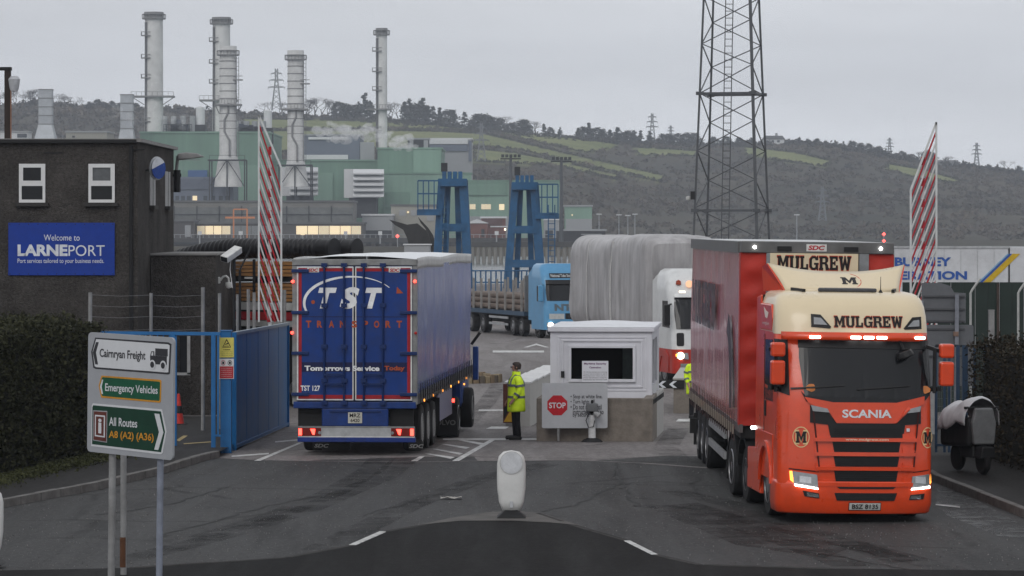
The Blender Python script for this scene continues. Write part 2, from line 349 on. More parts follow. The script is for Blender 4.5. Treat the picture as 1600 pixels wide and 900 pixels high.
def stain_mat(name, col, amt, rough, spec, sc):
    m, t, b = nodes_mat(name); l = t.links.new; b.inputs['Base Color'].default_value = (*col, 1); b.inputs['Roughness'].default_value = rough; b.inputs['Specular IOR Level'].default_value = spec
    c = nadd(t, 'ShaderNodeTexCoord'); n1 = nadd(t, 'ShaderNodeTexNoise', Scale=sc, Detail=7., Roughness=.75); l(c.outputs['Object'], n1.inputs['Vector'])
    mr = nadd(t, 'ShaderNodeMapRange', From_Min=.42, From_Max=.68, To_Min=0., To_Max=amt); l(n1.outputs['Fac'], mr.inputs['Value']); l(mr.outputs[0], b.inputs['Alpha']); MATS[name] = m; return m
TYM = stain_mat('tyre_mark', (.01, .01, .01), .5, .7, .1, .9)
for k, p in enumerate((((1000, 790), (1120, 800), (1230, 828), (1330, 850), (1420, 880)), ((1040, 765), (1150, 790), (1290, 838), (1400, 868), (1500, 895)), ((1120, 810), (1240, 850), (1330, 885)), ((320, 840), (420, 810), (520, 770), (580, 735), (600, 715)), ((180, 880), (330, 842), (470, 800), (600, 745), (640, 715)), ((640, 712), (680, 690), (730, 660), (760, 630), (780, 600)), ((500, 860), (640, 790), (760, 745), (860, 725)), ((1060, 720), (1040, 700), (1060, 670)))):
    struct('tyre_mark', ribbon(p, .55, .0055+.0004*k, 0, k), TYM)
struct('damp_patch', flat([G(x, y)+Vector((0, 0, .0045)) for x, y in ((1465, 762), (1500, 768), (1560, 800), (1600, 822), (1640, 845), (1560, 838), (1480, 806), (1462, 785))]), stain_mat('damp_sheen', (.03, .03, .03), 1., .28, .6, 1.2))
struct('oil_stain', flat([G(x, y)+Vector((0, 0, .0048)) for x, y in ((1010, 792), (1090, 786), (1230, 828), (1330, 856), (1290, 872), (1150, 852))]), stain_mat('oily', (.012, .012, .012), .85, .6, .15, 1.1))
rg_ = np.random.default_rng(21); gq = []
for _ in range(6500):
    px, py = random.uniform(-20, 1620), 720+180*random.random()**1.15; p = G(px, py); gq.append((p.x, p.y, .009))
o = link('loose_grit', quads_mesh('loose_grit', leaves(np.array(gq), .011, rg_)), M('grit', (.17, .165, .16), .8, var=.5, scale=3)); tag(o, 'loose pale grit scattered over the asphalt', 'grit', kind='stuff')
lt = thing('litter_paper', 'scrap of pale litter lying on the asphalt left of the white bollard', 'litter', G(703, 780))
MB().grid(lambda u, v: (lerp(-.16, .2, u), lerp(-.1, .1, v), .015+.03*math.sin(5*u+3*v)**2), 6, 4).build('sheet', M('paper', (.3, .29, .27), .8), lt)
# ---------------- water ----------------
wm, t, b = nodes_mat('sea_water'); b.inputs['Base Color'].default_value = (.09, .11, .12, 1); b.inputs['Roughness'].default_value = .12
c = nadd(t, 'ShaderNodeTexCoord'); mp = nadd(t, 'ShaderNodeMapping', Scale=(1, .35, 1)); nn = nadd(t, 'ShaderNodeTexNoise', Scale=.5, Detail=5.); bp = nadd(t, 'ShaderNodeBump', Strength=.8, Distance=.5)
t.links.new(c.outputs['Object'], mp.inputs[0]); t.links.new(mp.outputs[0], nn.inputs['Vector']); t.links.new(nn.outputs['Fac'], bp.inputs['Height']); t.links.new(bp.outputs[0], b.inputs['Normal'])
struct('water', MB().add([(-4000, 340, -3), (4000, 340, -3), (4000, 6000, -3), (-4000, 6000, -3)], [(0, 1, 2, 3)]), wm)
# ---------------- the hill across the lough ----------------
SK = [(-2600, 240), (-900, 190), (-200, 172), (0, 168), (60, 164), (130, 168), (250, 172), (330, 174), (420, 178), (500, 181), (560, 182), (620, 187), (700, 196), (800, 206), (900, 216), (1000, 225), (1060, 226),
      (1100, 228), (1200, 223), (1260, 224), (1300, 227), (1350, 237), (1400, 246), (1430, 251), (1500, 259), (1560, 266), (1600, 272), (1800, 296), (2200, 330), (4200, 350)]
def sky_y(px):
    for (a, ya), (b_, yb) in zip(SK[:-1], SK[1:]):
        if px <= b_: return lerp(ya, yb, max(0, (px-a)/(b_-a)))
    return SK[-1][1]
DC = 2000.
def shore(px): t_ = min(1, max(0, (px-930)/90)); return lerp(860, 1262, t_*t_*(3-2*t_))
def hz(px, D):
    x = X(px, D); zc = Z(sky_y(px), DC); s0 = max(shore(px)+20, 1150 if px < 930 else 1275)
    if D <= shore(px)+1: return -4.
    if D <= s0: return -.8
    t_ = (D-s0)/(DC-s0)
    nzv = mnoise.noise(Vector((x*.006, D*.006, 0)))*9+mnoise.noise(Vector((x*.02, D*.02, 3)))*3
    if t_ <= 1: return -.8+(zc+.8)*(t_**1.12)+nzv*math.sin(PI*min(1, t_))
    return zc-(D-DC)*.12
def in_poly(x, y, P):
    r = False
    for (x0, y0), (x1, y1) in zip(P, P[1:]+P[:1]):
        if (y0 > y) != (y1 > y) and x < (x1-x0)*(y-y0)/(y1-y0)+x0: r = not r
    return r
FIELDS = [[(380, 186), (560, 189), (729, 196), (884, 209), (965, 225), (965, 231), (915, 239), (762, 205), (690, 203), (600, 201), (380, 203)],
          [(600, 204), (690, 206), (756, 209), (897, 243), (1039, 275), (1032, 284), (880, 251), (810, 234), (742, 229), (600, 235)],
          [(742, 233), (803, 239), (880, 254), (965, 273), (965, 281), (864, 259), (742, 252)],
          [(380, 205), (598, 204), (598, 235), (380, 240)], [(985, 230), (1090, 236), (1090, 244), (1000, 243)],
          [(1165, 230), (1240, 238), (1300, 252), (1290, 261), (1220, 252), (1165, 243)], [(1385, 256), (1440, 265), (1510, 285), (1490, 287), (1420, 276), (1385, 266)]]
colspx = list(np.linspace(-2600, -250, 20))+list(np.linspace(-200, 1800, 330))+list(np.linspace(1850, 4200, 20))
rowsD = list(np.linspace(0, 1, 90))
vs = []; fcol = []
for r_ in rowsD:
    for px in colspx:
        D = lerp(shore(px), 2150, r_) if r_ < 1 else 3200
        z = hz(px, D); vs.append((X(px, D), D, z))
        py = HY+(CZ-z)/D*F; fcol.append(1. if any(in_poly(px, py, P) for P in FIELDS) else 0.)
n = len(colspx); hm = MB(); hm.add(vs, [(j*n+k, j*n+k+1, (j+1)*n+k+1, (j+1)*n+k) for j in range(len(rowsD)-1) for k in range(n-1)])
m, t, b = nodes_mat('hillside'); l = t.links.new; b.inputs['Roughness'].default_value = .95; b.inputs['Specular IOR Level'].default_value = .1
c = nadd(t, 'ShaderNodeTexCoord'); n1 = nadd(t, 'ShaderNodeTexNoise', Scale=.011, Detail=8., Roughness=.65); l(c.outputs['Object'], n1.inputs['Vector'])
r1 = nadd(t, 'ShaderNodeValToRGB'); e = r1.color_ramp.elements; e[0].position = .3; e[0].color = (.026, .027, .019, 1); e[1].position = .72; e[1].color = (.085, .07, .046, 1)
e2 = r1.color_ramp.elements.new(.5); e2.color = (.052, .046, .032, 1); l(n1.outputs['Fac'], r1.inputs[0])
n2 = nadd(t, 'ShaderNodeTexNoise', Scale=.03, Detail=6.); l(c.outputs['Object'], n2.inputs['Vector'])
r2 = nadd(t, 'ShaderNodeValToRGB'); r2.color_ramp.elements[0].position = .35; r2.color_ramp.elements[0].color = (.115, .135, .045, 1); r2.color_ramp.elements[1].position = .7; r2.color_ramp.elements[1].color = (.18, .19, .075, 1); l(n2.outputs['Fac'], r2.inputs[0])
at = nadd(t, 'ShaderNodeAttribute'); at.attribute_name = 'field'; mx = nadd(t, 'ShaderNodeMixRGB')
l(at.outputs['Fac'], mx.inputs['Fac']); l(r1.outputs[0], mx.inputs['Color1']); l(r2.outputs[0], mx.inputs['Color2']); l(mx.outputs[0], b.inputs['Base Color'])
ho = struct('hill', hm, m, smooth='all')
att = ho.data.attributes.new('field', 'FLOAT', 'POINT'); att.data.foreach_set('value', fcol)
# scrub and woodland cloaking the hill: one uncountable mass
def foliage_mat(name, c0, c1, sc=.05):
    m, t, b = nodes_mat(name); l = t.links.new; b.inputs['Roughness'].default_value = .8; b.inputs['Specular IOR Level'].default_value = .2
    c = nadd(t, 'ShaderNodeTexCoord'); n1 = nadd(t, 'ShaderNodeTexNoise', Scale=sc, Detail=6., Roughness=.7); l(c.outputs['Object'], n1.inputs['Vector'])
    r1 = nadd(t, 'ShaderNodeValToRGB'); r1.color_ramp.elements[0].position = .33; r1.color_ramp.elements[0].color = (*c0, 1); r1.color_ramp.elements[1].position = .68; r1.color_ramp.elements[1].color = (*c1, 1)
    l(n1.outputs['Fac'], r1.inputs[0]); l(r1.outputs[0], b.inputs['Base Color']); MATS[name] = m; return m
def bush_cloud(spots, rng, nleaf=32):
    out = []
    for x, y, z, r_, h in spots:
        u = rng.normal(size=(nleaf, 3)); u /= np.linalg.norm(u, axis=1)[:, None]; u[:, 2] = np.abs(u[:, 2]); rad = rng.uniform(.6, 1, (nleaf, 1))
        P = u*rad*np.array([r_, r_, h])+np.array([x, y, z]); out.append(leaves(P, r_*.36, rng))
    return np.concatenate(out)
spots = []; hedge = []
while len(spots) < 8000:
    px = random.uniform(-120, 1720); D = 1160+(2040-1160)*random.random()**.85
    if D < shore(px)+18 or (px < 930 and D < 1190): continue
    z = hz(px, D); py = HY+(CZ-z)/D*F
    if any(in_poly(px, py, P) for P in FIELDS): continue
    dens = mnoise.noise(Vector((X(px, D)*.008, D*.008, 7)))
    if dens < random.uniform(-.75, .25): continue
    k = random.uniform(.9, 2.7)*(1.5 if px < 360 else 1); spots.append((X(px, D), D, z-.5, k, k*random.uniform(.7, 1.3)))
for P in FIELDS:                          # hedgerows round the fields
    for (x0, y0), (x1, y1) in zip(P, P[1:]+P[:1]):
        for k in range(int(math.hypot(x1-x0, y1-y0)/2.2)):
            px = lerp(x0, x1, k*2.2/math.hypot(x1-x0, y1-y0)); py = lerp(y0, y1, k*2.2/math.hypot(x1-x0, y1-y0)); lo, hi = 1160., DC
            for _ in range(24):
                mid = (lo+hi)/2
                if HY+(CZ-hz(px, mid))/mid*F > py: lo = mid
                else: hi = mid
            if random.random() < .72: hedge.append((X(px, lo), lo, hz(px, lo)-.4, random.uniform(.9, 1.7), random.uniform(1.2, 2.4)))
me = quads_mesh('hillside_scrub', bush_cloud(spots, RNG)); o = link('hillside_scrub', me, foliage_mat('scrub', (.042, .04, .03), (.135, .108, .08), .014))
tag(o, 'brown and dull green winter scrub covering the far hillside', 'scrub', kind='stuff')
me = quads_mesh('hedgerows', bush_cloud(hedge, RNG, 30)); o = link('hedgerows', me, foliage_mat('hedgerow', (.024, .026, .016), (.06, .055, .035)))
tag(o, 'dark hedgerows dividing the green fields on the far hill', 'hedgerow', kind='stuff')
ridge = []
for _ in range(1500):
    px = random.choice((random.uniform(-120, 380), random.uniform(380, 900), random.uniform(900, 1720), random.uniform(1080, 1720))); D = random.uniform(1960, 2010); k = random.uniform(1.2, 3.2)*(.7 if 380 < px < 890 else 1)
    ridge.append((X(px, D), D, hz(px, D)-.8, k, k*random.uniform(.8, 1.7)))
me = quads_mesh('ridge_thicket', bush_cloud(ridge, RNG, 30)); o = link('ridge_thicket', me, foliage_mat('thicket', (.022, .023, .016), (.06, .052, .038), .06))
tag(o, 'dark bushy thicket along the ridge skyline', 'thicket', kind='stuff')
# ---------------- trees on the skyline ----------------
BARK = M('bark', (.05, .042, .034), .9)
def tree_proto(kind, seed):
    rng = np.random.default_rng(seed); rnd = random.Random(seed)
    root = thing({'pine': 'conifer_tree', 'round': 'broadleaf_tree', 'bare': 'bare_tree'}[kind], 'x', 'tree')
    tr = MB(); H = 10.
    if kind == 'pine':
        tr.cyl((0, 0, -1), (0, 0, H*.97), .22, .03, 6); P = []
        for k in range(46):
            z = rnd.uniform(.12, 1)**.9*H; r_ = (1-z/H)**.8*2.7*rnd.uniform(.45, 1.15)+.12; a = rnd.uniform(0, 2*PI)
            tr.cyl((0, 0, z-.1), (r_*math.cos(a), r_*math.sin(a), z-.12*r_), .05, .015, 4, False)
            for q in range(11):
                f = rnd.uniform(.3, 1.05); P.append((r_*f*math.cos(a)+rnd.gauss(0, .2), r_*f*math.sin(a)+rnd.gauss(0, .2), z-.1*r_*f+rnd.gauss(0, .17)))
        P = np.array(P); q = leaves(P, .5, rng); mat = foliage_mat('needles', (.017, .022, .015), (.04, .045, .03), .5) if 'needles' not in MATS else MATS['needles']
    else:
        tips = []
        def grow(p, d, L_, r_, lev):
            q = p+d*L_; tr.cyl(p, q, r_, r_*.62, 5 if lev < 2 else 3, False)
            if lev >= (5 if kind == 'bare' else 3): tips.append(q); return
            for _ in range(rnd.choice((2, 3, 3))):
                nd = (d+Vector((rnd.gauss(0, .5), rnd.gauss(0, .5), rnd.gauss(.1, .3)))).normalized(); grow(q, nd, L_*rnd.uniform(.62, .82), r_*.6, lev+1)
        grow(Vector((0, 0, -1)), Vector((0, 0, 1)), 3.4, .28, 0); P = []
        if kind == 'round':
            for q_ in range(70):
                a = rnd.uniform(0, 2*PI); zz = rnd.uniform(.08, 1); rr = 3.0*math.sin(PI*min(.97, zz*.8+.17))**.7*rnd.random()**.4; cpt = Vector((rr*math.cos(a), rr*math.sin(a), zz*9.2))
                for _ in range(14): P.append(tuple(cpt+Vector((rnd.gauss(0, .5), rnd.gauss(0, .5), rnd.gauss(0, .45)))))
            q = leaves(np.array(P), .46, rng); mat = foliage_mat('dark_leaves', (.02, .023, .016), (.045, .045, .03), .5) if 'dark_leaves' not in MATS else MATS['dark_leaves']
        else:
            for tpt in tips:
                for _ in range(3): P.append(tuple(tpt+Vector((rnd.gauss(0, .35), rnd.gauss(0, .35), rnd.gauss(.1, .3)))))
            P = np.array(P); q = leaves(P, .2, rng); q = q.reshape(-1, 4, 3); q[:, 1] = lerp(q[:, 1], q[:, 3], .42); q = q.reshape(-1, 3); mat = M('twigs', (.07, .06, .055), .9)
    tr.build('trunk', BARK, root); link('crown', quads_mesh('crown', q), mat, root)
    zs = q[:, 2].max(); root['h'] = float(zs)
    return root
PROT = {'pine': [tree_proto('pine', k) for k in (1, 2, 3)], 'round': [tree_proto('round', k) for k in (4, 5, 6)], 'bare': [tree_proto('bare', k) for k in (8, 9)]}
used = set()
def ridge_tree(px, ytop, kind, label, group, D=1985.):
    pr = random.choice(PROT[kind]); base = hz(px, D)-1
    if pr.name in used: o = copy_tree(pr)
    else: o = pr; used.add(pr.name)
    h = Z(ytop, D)-base; s_ = h/pr['h']; o.location = (X(px, D), D, base); o.rotation_euler = (0, 0, random.uniform(0, 6.28)); wd = random.uniform(1.3, 1.9); o.scale = (s_*wd, s_*wd, s_)
    tag(o, label, 'tree', group)
ORD = ['first', 'second', 'third', 'fourth', 'fifth', 'sixth', 'seventh', 'eighth', 'ninth', 'tenth', 'eleventh', 'twelfth', 'thirteenth', 'fourteenth', 'fifteenth', 'sixteenth', 'seventeenth', 'eighteenth', 'nineteenth', 'twentieth', 'twenty-first', 'twenty-second', 'twenty-third', 'twenty-fourth']
def row(pts, label, group, D=1985.):
    cnt = {}
    for px, y, kind in pts:
        k = cnt.get(kind, 0); cnt[kind] = k+1
        ridge_tree(px, y, kind, label[kind]+', '+ORD[k]+' from the left', group, D)
row([(10, 143, 'bare'), (24, 139, 'bare'), (38, 146, 'bare'), (48, 138, 'bare'), (57, 137, 'bare'), (92, 145, 'bare'), (103, 148, 'bare'), (115, 150, 'bare'), (124, 155, 'bare')],
    {'bare': 'bare winter tree on the skyline above the dark pebbledash building'}, 'bare trees on the left skyline')
row([(140, 158, 'round'), (152, 154, 'round'), (163, 158, 'round'), (175, 157, 'round'), (186, 160, 'round'), (212, 160, 'round')], {'round': 'dark round tree on the skyline between the two short square stacks'}, 'dark trees on the left skyline')
row([(420, 158, 'bare'), (438, 158, 'bare'), (482, 152, 'bare'), (492, 150, 'bare'), (503, 153, 'bare'), (512, 156, 'bare'), (523, 160, 'pine'), (530, 157, 'round'), (541, 160, 'round'), (551, 162, 'round'), (560, 158, 'pine'), (570, 144, 'pine'), (579, 158, 'pine')],
    {'bare': 'bare tree on the ridge behind the ribbed white stacks', 'pine': 'dark conifer on the ridge just left of the slim chimney', 'round': 'dark leafy tree on the ridge just left of the slim chimney'}, 'ridge trees left of the slim chimney')
row([(612, 158, 'bare'), (622, 160, 'bare'), (632, 158, 'pine'), (640, 153, 'pine'), (651, 160, 'round'), (660, 152, 'pine'), (668, 164, 'pine'), (676, 165, 'pine'), (687, 167, 'pine'), (700, 170, 'round'), (709, 171, 'pine'), (726, 174, 'pine'), (745, 177, 'round'), (753, 176, 'round'), (762, 178, 'round'), (771, 182, 'pine'),
     (781, 183, 'round'), (790, 180, 'bare'), (800, 190, 'round'), (814, 185, 'round'), (822, 186, 'round'), (837, 188, 'bare'), (850, 193, 'pine'), (860, 198, 'round'), (875, 198, 'pine')],
    {'bare': 'bare tree among the ridge trees right of the slim chimney', 'pine': 'dark conifer on the ridge above the green fields', 'round': 'dark leafy tree on the ridge above the green fields'}, 'ridge trees above the green fields')
row([(903, 199, 'pine'), (912, 197, 'round'), (920, 191, 'pine'), (931, 198, 'round'), (941, 200, 'round'), (953, 202, 'pine'), (965, 198, 'pine'), (972, 206, 'round'), (982, 202, 'round'), (991, 203, 'pine'), (1001, 203, 'pine'), (1015, 204, 'pine'), (1035, 208, 'round'), (1045, 208, 'round'), (1058, 207, 'round'), (1072, 206, 'round'), (1084, 206, 'round')],
    {'pine': 'dark conifer on the ridge left of the lattice tower', 'round': 'dark leafy tree on the ridge left of the lattice tower'}, 'ridge trees left of the lattice tower')
row([(1115, 212, 'round'), (1135, 212, 'round'), (1155, 213, 'round'), (1175, 214, 'round'), (1232, 216, 'round'), (1252, 218, 'round'), (1262, 216, 'round'), (1276, 215, 'round'), (1290, 219, 'round'), (1303, 222, 'round'), (1318, 220, 'pine'), (1332, 219, 'round'), (1345, 222, 'round'), (1358, 223, 'round'), (1372, 227, 'round'), (1384, 231, 'pine'), (1400, 238, 'round'), (1410, 235, 'round'), (1421, 241, 'round'),
     (1434, 236, 'bare'), (1448, 233, 'round'), (1456, 237, 'round'), (1480, 243, 'bare'), (1506, 252, 'round'), (1520, 254, 'round'), (1545, 256, 'round'), (1573, 250, 'bare'), (1592, 258, 'round')],
    {'pine': 'dark conifer on the falling ridge right of the lattice tower', 'round': 'dark leafy tree on the falling ridge right of the lattice tower', 'bare': 'bare tree on the falling ridge at the right'}, 'ridge trees right of the lattice tower')
# ======================= ACROSS THE WATER: the power station =======================
CLAD = M('green_cladding', (.15, .25, .19), .6, var=.14, scale=.5, stretch=(1, 1, .03), dirt=.15, dscale=.06)
CLAD2 = M('pale_green_cladding', (.19, .3, .235), .6, var=.12, scale=.5, stretch=(1, 1, .03))
STK = M('stack_concrete', (.6, .6, .59), .75, var=.12, scale=.25, dirt=.25, dscale=.2)
STKD = M('stack_cap', (.2, .2, .2), .8)
GREY = M('grey_cladding', (.3, .31, .32), .6, var=.12, scale=.1, dirt=.2, dscale=.1)
BLUEG = M('slate_blue_cladding', (.13, .15, .19), .6, var=.12, scale=.1)
BEIGE = M('beige_render', (.3, .29, .25), .8, var=.12, scale=.1, dirt=.2, dscale=.1)
BRICK = M('red_brick', (.16, .07, .055), .85, var=.2, scale=.5)
DARK = M('dark_steel', (.03, .032, .035), .6)
ROOFG = M('grey_roof', (.12, .12, .12), .8)
WHITE = M('white_sheet', (.6, .61, .62), .55, var=.08, scale=.3, dirt=.2, dscale=.3)
WINF = M('far_window', (.05, .06, .07), .1)
LITW = E('lit_window', (1, .8, .5), .5)
LITD = E('dim_lit_window', (.9, .75, .5), .22)
LAMP = E('lamp_glow', (1, .9, .7), 3.)
def far_block(name, label, cat, x0, x1, yt, yb, D, depth, mat, roof=None, parts=(), group=None, ridge=0):
    """a building standing at distance D, given by where it is seen"""
    zb = max(-.8, Z(yb, D)) if yb < 380 else -.8
    cx = (X(x0, D)+X(x1, D))/2; t_ = thing(name, label, cat, (cx, D, zb), 0, group)
    hw = (X(x1, D)-X(x0, D))/2; h = Z(yt, D)-zb
    MB().box(-hw, hw, 0, depth, 0, h).build('wall', mat, t_)
    if ridge: MB().prism([(-hw-.3, h), (hw+.3, h), (0, h+ridge)], 'xz', -.3, depth+.3).build('roof', roof or ROOFG, t_)
    else: MB().box(-hw-.3, hw+.3, -.3, depth+.3, h, h+.5).build('roof', roof or ROOFG, t_)
    for nm, a, b_, c_, d_, mt, pr in parts:      # panels, windows: seen rectangle, thickness in front of the wall
        m_ = MB().box(X(a, D)-cx, X(b_, D)-cx, -pr, .1, Z(d_, D)-zb, Z(c_, D)-zb); m_.build(nm, mt, t_)
    return t_
def wins(xs, y0, y1, wpx, mat=WINF): return [('window', x, x+wpx, y0, y1, mat, .12) for x in xs]
far_block('turbine_hall', 'big green clad turbine hall behind the three left stacks', 'power station', 219, 420, 208, 384, 1060, 60, CLAD, CLAD2, [('panel', 340, 419, 258, 330, CLAD2, .6), ('blue_panel', 294, 324, 266, 300, M('blue_panel', (.04, .1, .25), .5), .8)])
far_block('turbine_hall', 'green clad hall behind the two ribbed intakes', 'power station', 420, 600, 252, 384, 1065, 50, CLAD, CLAD2, [('panel', 470, 520, 270, 340, CLAD2, .6)])
far_block('turbine_hall', 'tall green block with white steam rising from its roof', 'power station', 590, 690, 233, 384, 1060, 50, CLAD, CLAD2, [('panel', 646, 689, 234, 300, CLAD2, .6)])
far_block('turbine_hall', 'lower green block between the steaming block and the left blue gantry', 'power station', 600, 736, 272, 384, 1045, 15, CLAD2, CLAD, [('panel', 602, 640, 300, 325, CLAD, .5), ('lamp', 588.5+0, 590.5, 323, 326, LITW, .6)])
far_block('office_building', 'long green building with lit windows between the blue gantries', 'building', 730, 876, 284, 384, 1040, 30, CLAD2, CLAD, [('upper_band', 732, 792, 285, 305, CLAD, .5), ('base_panel', 730, 795, 338, 372, GREY, .6)]+wins((734,), 319, 327, 9, LITD)+wins((752,), 319, 327, 15, LITD)+wins((780,), 319, 328, 8, LITW))
far_block('boiler_house', 'slate blue building with white bands behind the ribbed intakes', 'building', 474, 562, 212, 330, 1085, 30, BLUEG, GREY, [('white_band', 482, 544, 214, 218, WHITE, .6), ('white_band', 476, 544, 242, 249, WHITE, .6), ('grey_panel', 563, 585, 222, 260, GREY, .6)])
far_block('warehouse', 'grey warehouse with a blue band on the hill foot right of the steam', 'building', 662, 737, 218, 300, 1130, 30, GREY, WHITE, [('white_band', 662, 731, 218, 225, WHITE, .5), ('blue_band', 662, 731, 226, 236, BLUEG, .5), ('end_panel', 732, 737, 220, 252, BLUEG, .5)])
far_block('cooler_unit', 'dark framed cooler on the roof of the steaming green block', 'machinery', 637, 670, 218, 233, 1062, 8, DARK, GREY, [('panel', 640, 646, 219, 232, GREY, .3), ('panel', 662, 669, 219, 232, GREY, .3)])
far_block('workshop', 'slate blue workshop with lit windows beside the pebbledash building', 'building', 268, 364, 279, 384, 1020, 20, BLUEG, BLUEG, [('upper_band', 268, 330, 279, 296, M('slate_band', (.1, .115, .15), .6), .4)]+wins((275, 281), 291, 296, 5, LITD)+wins((274, 283, 292, 318, 330, 342, 352), 306, 313, 6)+wins((301,), 306, 313, 7, LITW))
gl = [('glazing', x, x+33, 324, 347, M('old_glazing', (.13, .135, .13), .25, var=.3, scale=.2), .15) for x in range(274, 548, 35)]+[('transom', 272, 550, 334.5, 335.7, DARK, .4)]+[('mullion', x, x+1.4, 322, 349, DARK, .4) for x in range(272, 550, 35)]
far_block('glazed_hall', 'long grey hall with grimy glazing along the far quay', 'building', 270, 551, 316, 384, 960, 25, M('grey_render', (.17, .165, .15), .8, var=.2, scale=.1), ROOFG, gl)
lo = [('lit_window', a, b_, 353, 367, LITW if k % 3 else LITD, .15) for k, (a, b_) in enumerate([(308, 320), (321, 333), (334, 346), (347, 360), (463, 480), (481, 497), (498, 514), (515, 531), (532, 548), (549, 564)])]
lo += [('pane', a, a+15, 353, 367, M('dull_pane', (.2, .21, .21), .3), .15) for a in range(361, 440, 16)]
far_block('quay_shed', 'low quayside shed with a row of warmly lit windows', 'building', 296, 568, 350, 384, 930, 15, M('shed_wall', (.09, .085, .08), .8), ROOFG, lo)
far_block('gatehouse', 'dark block at the left end of the lit quayside shed', 'building', 268, 303, 346, 384, 925, 15, M('shed_wall2', (.075, .07, .068), .8), ROOFG, [('shutter', 289, 298, 352, 370, GREY, .2)])
far_block('store_building', 'beige building left of the blue gantries', 'building', 611, 684, 322, 384, 1000, 20, BEIGE, ROOFG, [('louvre', 624, 634, 328, 337, GREY, .2), ('lamp', 636, 639, 330, 333, LITW, .4), ('louvre', 642, 650, 328, 337, GREY, .2), ('door', 667, 678, 328, 345, GREY, .2)])
far_block('store_building', 'low pale shed left of the beige building', 'building', 566, 613, 337, 384, 985, 20, GREY, WHITE, [('dark_base', 566, 612, 360, 372, DARK, .3)])
far_block('brick_building', 'small red brick building with pale roof between the gantries', 'building', 728, 762, 349, 384, 975, 12, BRICK, WHITE, [('door', 752, 757, 358, 370, DARK, .2)], ridge=1.2)
far_block('brick_building', 'red brick block with a dark upper storey between the gantries', 'building', 752, 790, 341, 384, 990, 12, BRICK, WHITE, [('upper_storey', 754, 785, 342, 352, M('brown_panel', (.1, .055, .05), .7), .3), ('white_band', 766, 793, 353, 355, WHITE, .3), ('lamp', 788, 790.5, 357, 360, LAMP, .4)])
far_block('boat_shed', 'white roofed shed right of the right blue gantry', 'shed', 850, 876, 344, 384, 950, 14, GREY, WHITE, [('door', 852, 864, 360, 371, DARK, .2)], ridge=1.6)
far_block('substation_building', 'small green building with pale base right of the gantries', 'building', 883, 925, 323, 384, 1000, 14, CLAD2, GREY, [('base_panel', 884, 925, 342, 358, GREY, .4), ('lamp', 893, 895, 335, 337, LITW, .5)])
far_block('dark_shed', 'long dark shed on the quay right of the right gantry', 'shed', 870, 946, 361, 392, 900, 12, M('black_shed', (.03, .03, .032), .7), GREY, [('sign_strip', 908, 940, 365.5, 367, GREY, .2)])
far_block('farm_building', 'flat roofed pale building behind the pebbledash building roof', 'building', 103, 167, 207, 300, 1130, 20, BEIGE, GREY, [('vent', 113, 117, 212, 215, DARK, .2)])
far_block('site_cabin', 'white cabin with dark window at the far left skyline', 'building', 0, 43, 207, 300, 1120, 10, WHITE, GREY, [('window', 27, 42, 209, 215, WINF, .2)])
# louvred air intakes
def intake(x0, x1, y0, y1, label):
    D = 1030.; t_ = thing('air_intake', label, 'air intake', W((x0+x1)/2, y1, D), 0, 'louvred air intakes'); w2 = (X(x1, D)-X(x0, D))/2; h = Z(y0, D)-Z(y1, D)
    MB().box(-w2*1.28, w2*.72, .6, 12, 0, h*1.02).build('housing', WHITE, t_)
    MB().box(-w2*1.0, w2*.6, 1, 10, -6, 0).build('support_frame', DARK, t_)
    for k in range(5):
        z = h*(k+.12)/5
        MB().prism([(.6, z), (.6, z+h*.19), (-1.9, z+h*.05), (-1.9, z)], 'yz', -w2*.75, w2).build('hood', WHITE, t_)
intake(447, 497, 262, 306, 'ribbed white air intake right of the left barrier arm')
intake(545, 600, 265, 309, 'ribbed white air intake left of the steaming green block')
